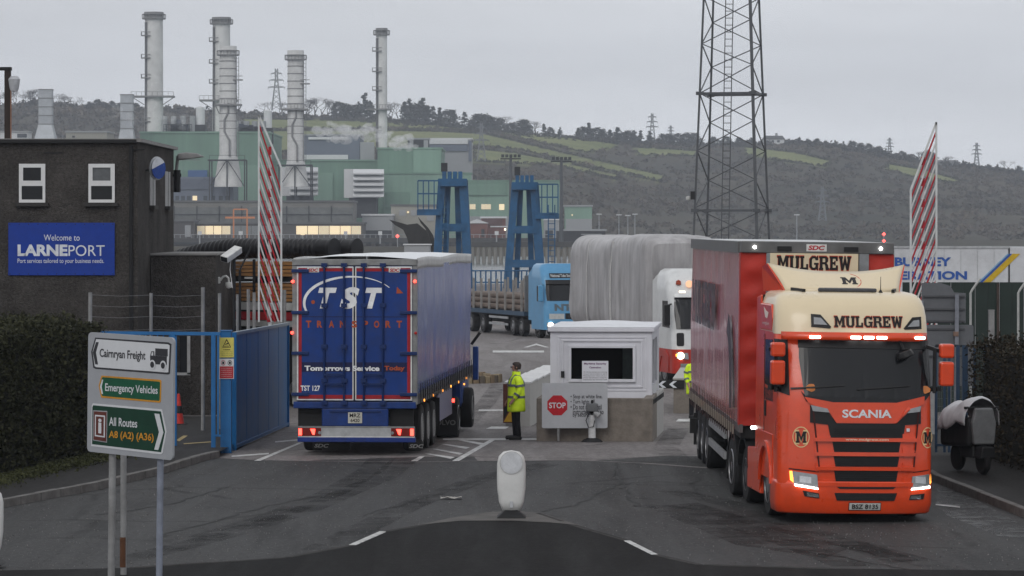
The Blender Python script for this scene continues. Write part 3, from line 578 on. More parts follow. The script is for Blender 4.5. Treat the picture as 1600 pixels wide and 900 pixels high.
# chimneys
def stack(x0, x1, ytop, ybot, D, label, rings, ladder, base=None, landings=(), plat=None, cap=STKD, capw=1.06, cap_h=8):
    cx = (x0+x1)/2; p = W(cx, ybot, D); t_ = thing('chimney_stack', label, 'chimney', p); s_ = D/F
    r_ = (x1-x0)/2*s_; H = (ybot-ytop)*s_
    MB().lathe([(r_*1.03, 0), (r_, H*.5), (r_*.97, H)], 24).build('shaft', STK, t_, smooth=True)
    MB().lathe([(r_*capw, H-cap_h*s_), (r_*capw, H+.2), (r_*.8, H+.2), (r_*.8, H-1)], 24).build('cap', cap, t_, smooth=True)
    for y in rings: MB().lathe([(r_*1.012, (ybot-y)*s_-.1), (r_*1.02, (ybot-y)*s_+.12), (r_*1.0, (ybot-y)*s_+.2)], 24).build('joint_ring', STKD, t_)
    def platform(y, ex0, ex1, nm='gallery'):
        z = (ybot-y)*s_; ro = max(abs(ex0), abs(ex1))*s_
        g_ = MB().lathe([(r_, z-.2), (r_*1.0+ro, z-.2), (r_+ro, z+.15), (r_, z+.15)], 20).build(nm, STKD, t_)
        rl = MB()
        for k in range(20):
            a = 2*PI*k/20; q = Vector(((r_+ro)*math.cos(a), (r_+ro)*math.sin(a), z)); rl.bar(q, q+Vector((0, 0, 1.3)), .12)
        rl.lathe([(r_+ro-.06, z+1.2), (r_+ro+.06, z+1.2), (r_+ro+.06, z+1.35), (r_+ro-.06, z+1.35)], 20); rl.build('gallery_rail', STKD, g_)
    platform(ytop+cap_h+1, 4, 4)
    if plat:
        z = (ybot-plat[0])*s_; m_ = MB().box((plat[1]-cx)*s_, (plat[2]-cx)*s_, -r_-1.2, r_*.4, z-.3, z+.2)
        for k in range(9):
            xx = lerp((plat[1]-cx)*s_, (plat[2]-cx)*s_, k/8); m_.bar((xx, -r_-1.1, z), (xx, -r_-1.1, z+1.4), .12)
        m_.bar(((plat[1]-cx)*s_, -r_-1.1, z+1.4), ((plat[2]-cx)*s_, -r_-1.1, z+1.4), .12)
        for sx, e in ((-1, plat[1]), (1, plat[2])):
            if abs(e-cx)*s_ > r_*1.3: m_.bar(((e-cx)*s_*.97, -r_*.5, z-.3), (sx*r_, -r_*.3, z-2.6), .22)
        m_.build('platform', STKD, t_)
    lx = -r_*.78 if ladder == 'l' else r_*1.12; ly = -r_*.62 if ladder == 'l' else -r_*.3
    m_ = MB(); m_.bar((lx-.3, ly-.4, 1), (lx-.3, ly-.4, H-3), .16); m_.bar((lx+.35, ly-.4, 1), (lx+.35, ly-.4, H-3), .16)
    for k in range(int(H/1.2)): m_.bar((lx-.3, ly-.4, 1+k*1.15), (lx+.35, ly-.4, 1+k*1.15), .09)
    if ladder == 'l': m_.box(lx-.2, lx+1.3, ly-.25, ly+.9, 1, H-3)
    m_.build('ladder', M('ladder_steel', (.13, .13, .135), .6), t_)
    for y in landings: z = (ybot-y)*s_; MB().box(lx-1.5, lx+1.5, ly-1.2, ly+.6, z-.2, z+.15).box(lx-1.5, lx-1.35, ly-1.2, ly+.6, z, z+1.2).box(lx-1.5, lx+1.5, ly-1.2, ly-1.08, z+1.0, z+1.2).build('landing', STKD, t_)
    if base:
        yb2, wpx = base; z1 = 0; z0 = (ybot-yb2)*s_
        MB().lathe([(wpx/2*s_, z0), (r_*1.25, z1-1), (r_*1.05, z1+1.5)], 24).build('flared_base', STK, t_, smooth=True)
        fr = MB(); w2 = wpx*.62*s_
        for sx in (-1, 0, 1):
            fr.bar((sx*w2, -w2*.8, z0-4), (sx*w2, -w2*.8, z1), .35)
            fr.bar((sx*w2, w2*.8, z0-4), (sx*w2, w2*.8, z1), .35)
        fr.box(-w2-.5, w2+.5, -w2*.8-.3, -w2*.8+.3, z1-.4, z1+.1); fr.bar((-w2, -w2*.8, z0), (0, -w2*.8, z1), .22); fr.bar((w2, -w2*.8, z0), (0, -w2*.8, z1), .22)
        fr.bar((-w2, -w2*.8, z1-.2), (-w2, w2*.8, z1-.2), .35).bar((w2, -w2*.8, z1-.2), (w2, w2*.8, z1-.2), .35).bar((0, -w2*.8, z1-.2), (0, w2*.8, z1-.2), .35).bar((-w2, -w2*.8, z1), (-w2, -w2*.8, z1+1.3), .12).bar((w2, -w2*.8, z1), (w2, -w2*.8, z1+1.3), .12); fr.bar((-w2, -w2*.8, z1+1.3), (w2, -w2*.8, z1+1.3), .12); fr.build('support_frame', DARK, t_)
        dp = MB(); dp.tube([(r_*.1, -r_*1.05, H*.5), (r_*.1, -r_*1.08, H*.42), (-r_*.35, -r_*1.08, H*.35), (-r_*.35, -r_*1.08, H*.25), (r_*.25, -r_*1.1, H*.17), (r_*.25, -r_*1.15, H*.03)], .3, 6); dp.build('drain_pipe', STKD, t_)
    return t_
stack(226, 255, 20, 260, 1090, 'tallest plain white chimney at the far left with a side platform', (), 'l', landings=(56, 91, 122, 190), plat=(151, 207, 273))
stack(332, 360, 28, 262, 1095, 'plain white chimney half hidden behind the left ribbed stack', (), 'l', landings=(65, 99, 130), plat=(157, 313, 372))
rg = lambda a, b_: list(np.arange(a, b_, 11.7))
stack(343, 370, 73, 250, 1015, 'left ribbed white stack standing on a steel frame', rg(96, 248), 'r', base=(292, 44), landings=(125,), plat=(164, 337, 378), cap=STK, capw=1.0, cap_h=12)
stack(449, 475, 80, 258, 1015, 'right ribbed white stack above the white air intake', rg(104, 256), 'r', base=(292, 40), landings=(131,), plat=(171, 440, 482), cap=STK, capw=1.0, cap_h=12)
stack(587.5, 605, 45, 262, 1090, 'slim white chimney standing apart to the right of the others', (), 'l', landings=(80, 112, 141, 204), plat=(171, 574, 612))
def square_stack(x0, x1, yt, ym, yb, fx0, fx1, D, label):
    p = W((x0+x1)/2, yb, D); t_ = thing('square_stack', label, 'chimney', p); s_ = D/F; w2 = (x1-x0)/2*s_; f2 = (fx1-fx0)/2*s_; hm = (yb-ym)*s_; H = (yb-yt)*s_
    met = M('galvanised_duct', (.36, .38, .4), .5, .3, var=.15, scale=.4)
    MB().box(-w2, w2, -w2, w2, hm, H).build('duct', met, t_)
    MB().add([(-f2, -f2, 0), (f2, -f2, 0), (f2, f2, 0), (-f2, f2, 0), (-w2, -w2, hm), (w2, -w2, hm), (w2, w2, hm), (-w2, w2, hm)], [(0, 1, 5, 4), (1, 2, 6, 5), (2, 3, 7, 6), (3, 0, 4, 7)]).build('flared_base', met, t_)
    for k in range(5): z = lerp(hm, H, k/4); MB().box(-w2-.15, w2+.15, -w2-.15, w2+.15, z-.15, z+.1).build('flange', STKD, t_)
square_stack(61.5, 82, 140, 194, 240, 50, 93, 1050, 'short square metal stack flaring at the foot, far left')
square_stack(189, 208, 148, 201, 240, 182, 214, 1050, 'short grimy square stack beside the tallest chimney')
def silo(x0, x1, yt, yb, label, D=1075.):
    p = W((x0+x1)/2, yb, D); t_ = thing('silo', label, 'silo', p); s_ = D/F; r_ = (x1-x0)/2*s_; H = (yb-yt)*s_
    MB().lathe([(r_, 0), (r_, H), (r_*.3, H+.4), (0, H+.4)], 20).build('shell', WHITE, t_, smooth=True)
    MB().box(-r_*1.3, r_*1.3, -r_*1.3, r_*1.3, -5, 0).build('stand', DARK, t_)
silo(306, 320, 168, 195, 'small white cylinder on the green hall roof left of the ribbed stack'); silo(412, 425, 173, 200, 'small white cylinder on the roof right of the ribbed stack')
for x0, x1, y0, lb in ((256, 300, 180, 'dark pipework on the green roof right of the tallest chimney'), (372, 410, 188, 'dark pipework on the roof between the ribbed stacks')):
    D = 1072.; t_ = thing('roof_plant', lb, 'machinery', W((x0+x1)/2, 209, D)); h = Z(y0, D)-Z(209, D); w2 = (X(x1, D)-X(x0, D))/2
    m_ = MB(); rnd = random.Random(x0)
    for k in range(9): xx = rnd.uniform(-w2, w2); m_.box(xx-.7, xx+.7, 0, 3, -.5, h*rnd.uniform(.4, .75))
    m_.build('units', M('blue_grey_steel', (.05, .06, .085), .6), t_)
    m_ = MB()
    for k in range(4): xx = lerp(-w2, w2, k/3); m_.lathe([(.9, 0), (.9, h*.95), (0, h*.97)], 10, (xx, 1.5, 0))
    m_.build('vent_drum', GREY, t_)
    m_ = MB()
    for k in range(12): xx = lerp(-w2, w2, k/11); m_.bar((xx, -.5, 0), (xx, -.5, h*.5), .15)
    m_.bar((-w2, -.5, h*.5), (w2, -.5, h*.5), .18).bar((-w2, -.5, h*.25), (w2, -.5, h*.25), .18); m_.build('railing', DARK, t_)
# orange pipe crane in front of the grimy hall
t_ = thing('gantry_frame', 'small orange lifting frame before the glazed hall', 'crane', W(372, 372, 915)); s_ = 915/F; m_ = MB()
OR = M('orange_paint', (.55, .2, .07), .5)
for px in (365, 386): m_.bar(((px-372)*s_, 0, 0), ((px-372)*s_, 0, 45*s_), .35)
m_.build('post', OR, t_); MB().bar((-7*s_, 0, 45*s_), (14*s_, 0, 45*s_), .35).bar((-20*s_, 0, 32*s_), (26*s_, 0, 32*s_), .5).build('beam', OR, t_)
# pylons and floodlight masts
PYL = M('pylon_steel', (.17, .18, .19), .6)
def pylon(px, yt, yb, D, label):
    p = W(px, yb, D); t_ = thing('pylon', label, 'pylon', p, 0, 'power line pylons'); s_ = D/F; H = (yb-yt)*s_; m_ = MB(); th = .22+.00012*D
    b_, tp = H*.11, H*.018; pr = None
    for k in range(9):
        f = k/8; hw = lerp(b_, tp*1.6, min(1, f*1.35)) if f < .75 else tp*1.6; z = H*f; c_ = [Vector((sx*hw, sy*hw, z)) for sx, sy in ((-1, -1), (1, -1), (1, 1), (-1, 1))]
        if pr:
            for a in range(4): m_.bar(pr[a], c_[a], th); m_.bar(pr[a], c_[(a+1) % 4], th*.6)
        pr = c_
    m_.build('lattice_mast', PYL, t_)
    for f, L_ in ((.55, .2), (.72, .17), (.88, .13)):
        a = MB(); z = H*f
        for sx in (-1, 1): a.bar((0, 0, z+H*.03), (sx*H*L_, 0, z), th*.8).bar((0, 0, z-.01*H), (sx*H*L_, 0, z), th*.8).bar((sx*H*L_, 0, z), (sx*H*L_, 0, z-H*.05), th*.5)
        a.build('cross_arm', PYL, t_)
pylon(432, 107, 172, 1900, 'grey pylon on the skyline between the ribbed stacks'); pylon(1019, 177, 224, 2050, 'grey pylon on the skyline left of the lattice tower'); pylon(1390, 215, 246, 2200, 'small grey pylon on the skyline above the orange lorry')
pylon(1526, 223, 262, 2100, 'grey pylon on the skyline right of the right barrier arm'); pylon(752, 192, 252, 1500, 'dark pylon in the green field above the gantries'); pylon(1285, 291, 345, 1330, 'pylon at the foot of the hill right of the lattice tower')
pylon(1048, 196, 226, 2150, 'smaller grey pylon close left of the lattice tower')
def mast(px, yt, D, label):
    p = W(px, 352, D); p.z = -.8; t_ = thing('floodlight_mast', label, 'light mast', p, 0, 'floodlight masts'); H = Z(yt, D)+.8
    MB().cyl((0, 0, 0), (0, 0, H), .55, .3, 8).build('column', M('mast_steel', (.07, .075, .08), .6), t_)
    for k in range(5): MB().box(-2.2+k*.95, -1.5+k*.95, -.6, -.1, H-.6, H+.1).build('floodlight', DARK, t_)
    MB().bar((-2.4, 0, H-.9), (2.4, 0, H-.9), .3).build('head_frame', DARK, t_)
mast(798, 242, 800, 'tall dark floodlight mast left of the right gantry'); mast(877, 246, 800, 'tall dark floodlight mast right of the right gantry')
for k, px in enumerate((936, 967, 981, 992, 1245)):
    D = 1180.; t_ = thing('lamp_post', 'small lamp post on the far shore road below the hill, '+ORD[k]+' from the left', 'lamp post', (X(px, D), D, -.8), 0, 'far shore lamp posts'); H = Z(335+k % 3, D)+.8
    MB().cyl((0, 0, 0), (0, 0, H), .22, .14, 6).build('post', GREY, t_); MB().box(-.9, .9, -.3, .3, H-.1, H+.25).build('lamp_head', WHITE, t_)
# house on the ridge
D = 1975.; t_ = thing('farmhouse', 'white house with chimney on the ridge right of the lattice tower', 'house', (X(1209, D), D, hz(1209, D)-2)); b0 = Z(212, D)-(hz(1209, D)-2)
MB().box(-6, 6, 0, 7, 0, b0-2.2).build('wall', WHITE, t_); MB().prism([(-6.5, b0-2.2), (6.5, b0-2.2), (5, b0), (-5, b0)], 'xz', -.4, 7.4).build('roof', ROOFG, t_); MB().box(1, 2.4, 2, 3.4, b0-.5, b0+1.6).build('chimney', GREY, t_)
for k in range(3): MB().box(-4.5+k*3.2, -3+k*3.2, -.1, .1, 1.4+b0*.3, 2.6+b0*.3).build('window', WINF, t_)
t_ = thing('farmhouse', 'long grey house on the ridge right of the right barrier arm', 'house', (X(1470, D), D, hz(1470, D)-2)); b0 = Z(250, D)-(hz(1470, D)-2)
MB().box(-10, 10, 0, 7, 0, b0-2).build('wall', GREY, t_); MB().prism([(-.5, b0-2), (7.5, b0-2), (3.5, b0)], 'yz', -10.4, 10.4).build('roof', ROOFG, t_)
# far quay wall with piles, jetties
QW = M('quay_wall', (.06, .058, .055), .85, var=.3, scale=.3)
t_ = thing('far_quay', 'dark quay wall with fender piles along the far side of the harbour', 'quay', (-40, 905, -3))
MB().box(X(180, 905)+40, X(960, 905)+40, 0, 12, 1.2, Z(372, 905)+3).build('wall', QW, t_)
MB().box(X(180, 905)+40, X(960, 905)+40, -.5, 0, Z(381, 905)+3, Z(378, 905)+3).build('waling', DARK, t_)
for k, px in enumerate(range(500, 950, 14)):
    MB().cyl((X(px, 905)+40, -.9, -2), (X(px, 905)+40, -.9, Z(380, 905)+3), .6, n=8).build('fender_pile', QW, t_)
rl = MB()
for px in range(200, 960, 9): rl.bar((X(px, 905)+40, 1, Z(372, 905)+3), (X(px, 905)+40, 1, Z(366.5, 905)+3), .14)
rl.bar((X(200, 905)+40, 1, Z(366.5, 905)+3), (X(955, 905)+40, 1, Z(366.5, 905)+3), .14); rl.build('railing', GREY, t_)
for k, px in enumerate((263, 312, 376, 473, 540, 594, 645, 776)):
    t_ = thing('quay_lamp', 'small quayside lamp across the harbour, '+ORD[k]+' from the left', 'lamp', (X(px, 903), 903, Z(378, 903)), 0, 'lamps along the far quay'); MB().cyl((0, 0, -.5), (0, 0, 2), .2, n=6).build('post', GREY, t_); MB().box(-.5, .5, -.3, .3, 1.8, 2.8).build('lamp_head', WHITE if k % 3 else LITW, t_)
t_ = thing('jetty', 'piled jetty in the harbour behind the right blue gantry', 'jetty', (X(770, 700), 700, -3))
MB().box(X(735, 700)-X(770, 700), X(1010, 700)-X(770, 700), 0, 6, Z(386, 700)+3, Z(378, 700)+3).build('deck', QW, t_)
for px in range(738, 1010, 9): MB().cyl((X(px, 700)-X(770, 700), .5, -2), (X(px, 700)-X(770, 700), .5, Z(386, 700)+3), .4, n=8).build('pile', M('pile_timber', (.2, .19, .17), .8), t_)
# red beacon lights
for px, y in ((1381, 366), (1381, 376.5), (621, 369)):
    t_ = thing('beacon', 'tiny red beacon light glowing beyond the lorries at pixel height %d' % y if False else {366: 'upper red beacon light above the orange lorry trailer', 376.5: 'lower red beacon light above the orange lorry trailer', 369: 'red beacon light on the far quay left of the gantries'}[y], 'beacon', W(px, y, 880))
    MB().lathe([(0, -.5), (.5, 0), (0, .5)], 8).build('lens', E('red_beacon', (1, .1, .08), 3), t_); MB().cyl((0, 0, -9), (0, 0, -.5), .12, n=6).build('post', GREY, t_)
# ---------------- linkspan: blue hoist towers and ship ramp on the near quay edge ----------------
BLU = M('gantry_blue', (.016, .085, .19), .45, var=.25, scale=.8, dirt=.35, dscale=.7)
def hoist(x0, x1, xt0, xt1, yt, yb, label, side):
    D = 320.; cx = (x0+x1)/2; t_ = thing('hoist_tower', label, 'hoist tower', (X(cx, D), D, -1.15), 0, 'blue linkspan hoist towers'); s_ = D/F
    hb = 0; ht = Z(yt, D)+1.15; w0 = (x1-x0)/2*s_; w1 = (xt1-xt0)/2*s_; off = ((xt0+xt1)/2-cx)*s_; dz = ht*.93
    for sx in (-1, 1):
        for y in (0, 2.6):
            q = 1 if sx > 0 else .85
            MB().bar((sx*(w0-.35), y, hb), (off+sx*(w1-.2), y*.7+.4, dz), .82*q, .7).build('leg', BLU, t_, bevel=.05)
    for sx in (-.42, .42): MB().bar((sx*w0*.9, 1.5, hb), (off+sx*w1*.8, 1.5, dz), .5, .5).build('guide_column', BLU, t_)
    for f in (.22, .52, .9): MB().box(lerp(-w0, off-w1, f)+.3, lerp(w0, off+w1, f)-.3, -.25, .25, ht*f-.35, ht*f+.35).build('cross_beam', BLU, t_)
    MB().box(off-w1-.15, off+w1+.15, -.5, 2.6, dz-.6, dz+.1).build('head_platform', BLU, t_)
    for k in range(4): MB().box(off-w1*.8+k*w1*.42, off-w1*.5+k*w1*.42, -.3, 2.2, dz+.1, ht).build('sheave_box', BLU, t_)
    m_ = MB(); bx = off+side*(w1+1.0)
    for zz in (dz-2.8, dz-1.3, dz-.1): m_.bar((bx-1, -.6, zz), (bx+1, -.6, zz), .13)
    for k in range(5): m_.bar((bx-1+k*.5, -.6, dz-2.8), (bx-1+k*.5, -.6, dz-.1), .1)
    m_.box(bx-1.1, bx+1.1, -.6, 1, dz-3.3, dz-2.8); m_.build('access_balcony', BLU, t_)
    m_ = MB(); lx = (-w0*.35 if side < 0 else off+w1+1.4)
    for sx in (-.3, .3): m_.bar((lx+sx, -.7, 0), (lx+sx, -.7, dz-2), .1)
    for k in range(int((dz-2)/.5)): m_.bar((lx-.3, -.7, k*.5), (lx+.3, -.7, k*.5), .07)
    m_.build('ladder', BLU, t_); MB().box(off-w1*.9, off-w1*.4, 0, 1, ht, ht+.8).build('lamp_housing', DARK, t_)
hoist(674, 738, 687, 727, 268, 420, 'blue steel hoist tower left of the pair with side balcony', -1)
hoist(786, 852, 802, 838, 274, 430, 'blue steel hoist tower right of the pair with ladder at its right', 1)
D = 330.; t_ = thing('ship_ramp', 'raised dark ramp flap with pointed fingers beside the left hoist tower', 'ramp', (X(650, D), D, -1.15)); s_ = D/F
RM = M('ramp_steel', (.035, .034, .033), .7, var=.3, scale=1)
rp_ = lambda pts: [((a-650)*s_, Z(b_, D)+1.15) for a, b_ in pts]
MB().prism(rp_([(640, 386), (675, 386), (668, 362), (652, 349), (636, 351), (622, 347), (608, 343), (616, 351), (630, 359), (636, 372)]), 'xz', 0, .6).build('flap', RM, t_)
MB().prism(rp_([(672, 386), (680, 386), (676, 368), (668, 356), (652, 339), (656, 348), (664, 358), (668, 372)]), 'xz', 2.5, 3.1).build('finger', RM, t_)
MB().prism(rp_([(632, 386), (680, 386), (680, 440), (632, 440)]), 'xz', .2, 3).build('hinge_block', RM, t_)
t_ = thing('winch_house', 'small grey winch house at the foot of the left hoist tower', 'hut', (X(652, 315), 315, -1.15)); MB().box(-1.2, 1.2, 0, 2, 0, Z(383, 315)+1.15).build('wall', GREY, t_, bevel=.1); MB().box(-1.3, 1.3, -.1, 2.1, Z(383, 315)+1.15, Z(382, 315)+1.2).build('roof', WHITE, t_); MB().box(.6, .95, -.05, .05, 2.0, 2.6).build('window', WINF, t_)
# quay edge railing, cars and clutter behind the lorries
t_ = thing('quay_railing', 'blue tube railing along the quay edge behind the flatbed lorry', 'railing', (0, 300, -1.15)); 
for px in range(735, 830, 8): MB().cyl((X(px, 300), 0, 0), (X(px, 300), 0, 1.9), .07, n=6).build('post', BLU, t_)
for z in (.9, 1.9): MB().cyl((X(735, 300), 0, z), (X(826, 300), 0, z), .06, n=6).build('rail', BLU, t_)
# ---------------- steam ----------------
def steam(name, label, blobs, dens, n):
    m = bpy.data.materials.new(name); m.use_nodes = True; t = m.node_tree; t.nodes.clear()
    pv = t.nodes.new('ShaderNodeVolumePrincipled'); pv.inputs['Color'].default_value = (.98, .98, .985, 1); pv.inputs['Density'].default_value = dens; ou = t.nodes.new('ShaderNodeOutputMaterial'); t.links.new(pv.outputs[0], ou.inputs['Volume'])
    bm = bmesh.new(); D = 1035.; rnd = random.Random(n)
    for px, py, rx, ry in blobs:
        for k in range(n):
            p = W(px+rnd.gauss(0, rx*.6), py+rnd.gauss(0, ry*.55), D+rnd.gauss(0, 2)); r_ = bmesh.ops.create_icosphere(bm, subdivisions=2, radius=1); q = rnd.uniform(.18, .62)
            for v in r_['verts']:
                k_ = 1+.45*mnoise.noise(v.co*1.9+p*.3); a = (rx*.5+ry*.5)*q*D/F*k_; v.co = Vector((p.x+v.co.x*a*1.25, p.y+v.co.y*a, p.z+v.co.z*a*.85))
    me = bpy.data.meshes.new(name); bm.to_mesh(me); bm.free(); o = link(name, me, m); tag(o, label, 'steam', kind='stuff')
steam('steam_plume', 'white steam drifting from the green power station roof', [(618, 221, 18, 9), (592, 211, 16, 10), (566, 206, 13, 11), (540, 211, 20, 13), (515, 205, 16, 11), (632, 227, 12, 6)], .32, 16)
steam('steam_wisp', 'thin grey steam wisps beside the tallest chimney', [(190, 172, 12, 12), (200, 182, 16, 10), (262, 184, 14, 8), (282, 189, 14, 6)], .06, 10)
# ======================= LORRIES =======================
TYRE = M('tyre_rubber', (.016, .016, .017), .8, var=.2, bump=.3); CHAS = M('chassis_black', (.014, .014, .015), .6); RIM = M('wheel_rim', (.35, .35, .36), .35, .7, dirt=.5, dscale=6)
BLK = M('black_plastic', (.012, .012, .013), .45); GLS = M('cab_glass', (.010, .011, .013), .05, var=.05, spec=.28); CHR = M('lamp_chrome', (.45, .46, .47), .15, .9)
LENS = M('lamp_lens', (.25, .26, .27), .08, .2, coat=.5); ALU = M('aluminium', (.42, .43, .44), .4, .6, var=.15, dirt=.3); PLW = M('plate_white', (.6, .6, .58), .4); SIL = M('silver_letters', (.65, .65, .66), .25, .8)
WLED = E('white_led', (1, .98, .95), 9.); REDL = E('red_tail_lamp', (1, .06, .04), 5.); ORL = E('orange_marker', (1, .35, .05), 3.); WARM = E('warm_headlamp', (1, .78, .5), 9.); REDR = M('red_reflector', (.35, .01, .01), .2)
ORNG = M('scarlet_paint', (.66, .058, .012), .3, var=.06, scale=2, coat=.45, spec=.35, dirt=.22, dscale=2.5); CREAM = M('cream_paint', (.66, .55, .37), .3, var=.03, scale=2, coat=.5)
_wm = {}
def wheel(parent, x, y, z, r=.5, w=.3, out=-1, rim=RIM, hub=False):
    k = (r, w, out, rim.name, hub)
    if k not in _wm:
        a = MB().lathe([(r*.58, -w/2), (r*.93, -w/2), (r*.99, -w*.4), (r, -w*.3), (r, w*.3), (r*.99, w*.4), (r*.93, w/2), (r*.58, w/2)], 28, axis='x').mesh('wheel')
        q = MB().lathe([(r*.6, out*w*.5), (r*.56, out*w*.52), (r*.53, out*w*.36), (r*.36, out*w*(.30 if not hub else .22)), (r*.3, out*w*(.5 if not hub else .3)), (r*.16, out*w*(.52 if not hub else .5)), (0, out*w*.52)], 24, axis='x')
        for j in range(10): t = 2*PI*j/10; q.cyl((out*w*.3, r*.42*math.cos(t), r*.42*math.sin(t)), (out*w*.44, r*.42*math.cos(t), r*.42*math.sin(t)), r*.035, n=6)
        _wm[k] = (a, q.mesh('rim'))
        a.materials.append(TYRE); _wm[k][1].materials.append(rim)
        for me in _wm[k]:
            for p in me.polygons: p.use_smooth = True
            me.set_sharp_from_angle(angle=R(30))
    a, q = _wm[k]; o = bpy.data.objects.new('wheel', a); COL.objects.link(o); o.parent = parent; o.location = (x, y, z)
    c = bpy.data.objects.new('rim', q); COL.objects.link(c); c.parent = o; return o
class Cab:
    """a forward-control cab facing local -y; front(x,z) is its skin"""
    def __init__(s, w=1.24, prof=((0, 0), (.9, 0), (2., .06), (2.9, .33), (3.62, .72)), dep=((0, .3), (1.2, .34), (2.0, .42), (2.9, .5), (3.62, .5)), back=2.3, npow=3.6):
        s.w, s.prof, s.dep, s.back, s.n = w, prof, dep, back, npow
    def _i(s, tab, z):
        if z <= tab[0][0]: return tab[0][1]
        for (a, p), (b, q) in zip(tab[:-1], tab[1:]):
            if z <= b: t = (z-a)/(b-a); return lerp(p, q, t)
        return tab[-1][1]
    def front(s, x, z, w=None):
        w = w or s.w; u = min(.9999, abs(x)/w)
        return s._i(s.prof, z)+s._i(s.dep, z)*(1-(1-u**s.n)**(1/s.n))+.03*u*u
    def shell(s, zs, ws=None, back=None, nf=28):
        m = MB(); rows = []; back = back or s.back
        for i, z in enumerate(zs):
            w = ws[i] if ws else s.w; pts = []
            yc = s.front(w*.9999, z, w)
            for k in range(4): pts.append((-w, lerp(back, yc, k/4), z))
            for k in range(nf+1):
                a = PI*k/nf; x = -w*math.cos(a); x = math.copysign(abs(math.cos(a))**.6, -math.cos(a))*w; pts.append((x, s.front(x, z, w), z))
            for k in range(4): pts.append((w, lerp(yc, back, (k+1)/4), z))
            rows.append(pts)
        n = len(rows[0]); m.add([p for r_ in rows for p in r_], [(j*n+k, j*n+k+1, (j+1)*n+k+1, (j+1)*n+k) for j in range(len(rows)-1) for k in range(n-1)])
        return m, rows
    def patch(s, poly, off=.012, cuts=3, w=None):
        bm = bmesh.new(); f = bm.faces.new([bm.verts.new((x, 0, z)) for x, z in poly]); bmesh.ops.triangulate(bm, faces=[f])
        for _ in range(cuts):
            es = [e for e in bm.edges if abs(e.verts[0].co.x-e.verts[1].co.x) > .09]
            if es: bmesh.ops.subdivide_edges(bm, edges=es, cuts=1)
            bmesh.ops.triangulate(bm, faces=[f for f in bm.faces if len(f.verts) > 3])
        for v in bm.verts: v.co.y = s.front(v.co.x, v.co.z, w)-off
        bmesh.ops.recalc_face_normals(bm, faces=bm.faces)
        if sum(f.normal.y for f in bm.faces) > 0: bmesh.ops.reverse_faces(bm, faces=bm.faces)
        me = bpy.data.meshes.new('p'); bm.to_mesh(me); bm.free(); return me
    def put(s, name, poly, mat, parent, off=.012, thick=.0, cuts=3, smooth=True, w=None):
        me = s.patch(poly, off, cuts, w); me.name = name; o = link(name, me, mat, parent, smooth='all' if (smooth and not thick) else False)
        if thick:
            md = o.modifiers.new('t', 'SOLIDIFY'); md.thickness = thick; md.offset = -1
        return o
    def fn(s, off=.016, w=None): return lambda x, z: (x, s.front(x, z, w)-off, z)
def rect(x0, x1, z0, z1): return [(x0, z0), (x1, z0), (x1, z1), (x0, z1)]
def rrect(x0, x1, z0, z1, r):
    out = []
    for cx, cz, a0 in ((x1-r, z0+r, -90), (x1-r, z1-r, 0), (x0+r, z1-r, 90), (x0+r, z0+r, 180)):
        for k in range(4): a = R(a0+30*k); out.append((cx+r*math.cos(a), cz+r*math.sin(a)))
    return out
# ---------------------------------------------------------------------------------------------------
# 1. the scarlet and cream lorry leaving through the gate
D0 = 54.5; X0 = X(1338, D0); TH = R(4.0)
red = thing('articulated_lorry', 'scarlet lorry with cream cab roof and red curtain trailer coming towards the camera', 'lorry', (X0, D0, 0), rot=(0, R(.7), TH))
def lx(px, y=0.): return ((px-800)/F*(D0+y)-X0+y*math.sin(TH))/math.cos(TH)
def lz(py, y=0.): return CZ-(py-HY)/F*(D0+y)
C = Cab()
m_, _ = C.shell([.62, .8, 1.0, 1.3, 1.6, 1.85, 2.05, 2.3, 2.6, 2.9, 2.98], [1.235]*11); body = m_.build('cab_body', ORNG, red, smooth='all')
zs = [2.96, 3.1, 3.25, 3.4, 3.5, 3.57, 3.61, 3.635]; ws = [1.235, 1.233, 1.225, 1.21, 1.185, 1.15, 1.09, .99]
C2 = Cab(prof=((2.9, .33), (3.25, .42), (3.45, .53), (3.55, .66), (3.61, .84), (3.64, 1.1)))
m_, rows = C2.shell(zs, ws, back=2.3); n = len(rows[-1]); m_.f.append(tuple(range((len(zs)-1)*n, len(zs)*n))); roof = m_.build('cab_roof', CREAM, red, smooth=True)
MB().box(-1.2, 1.2, 2.25, 2.32, .9, 3.55).build('cab_rear_wall', CHAS, red)
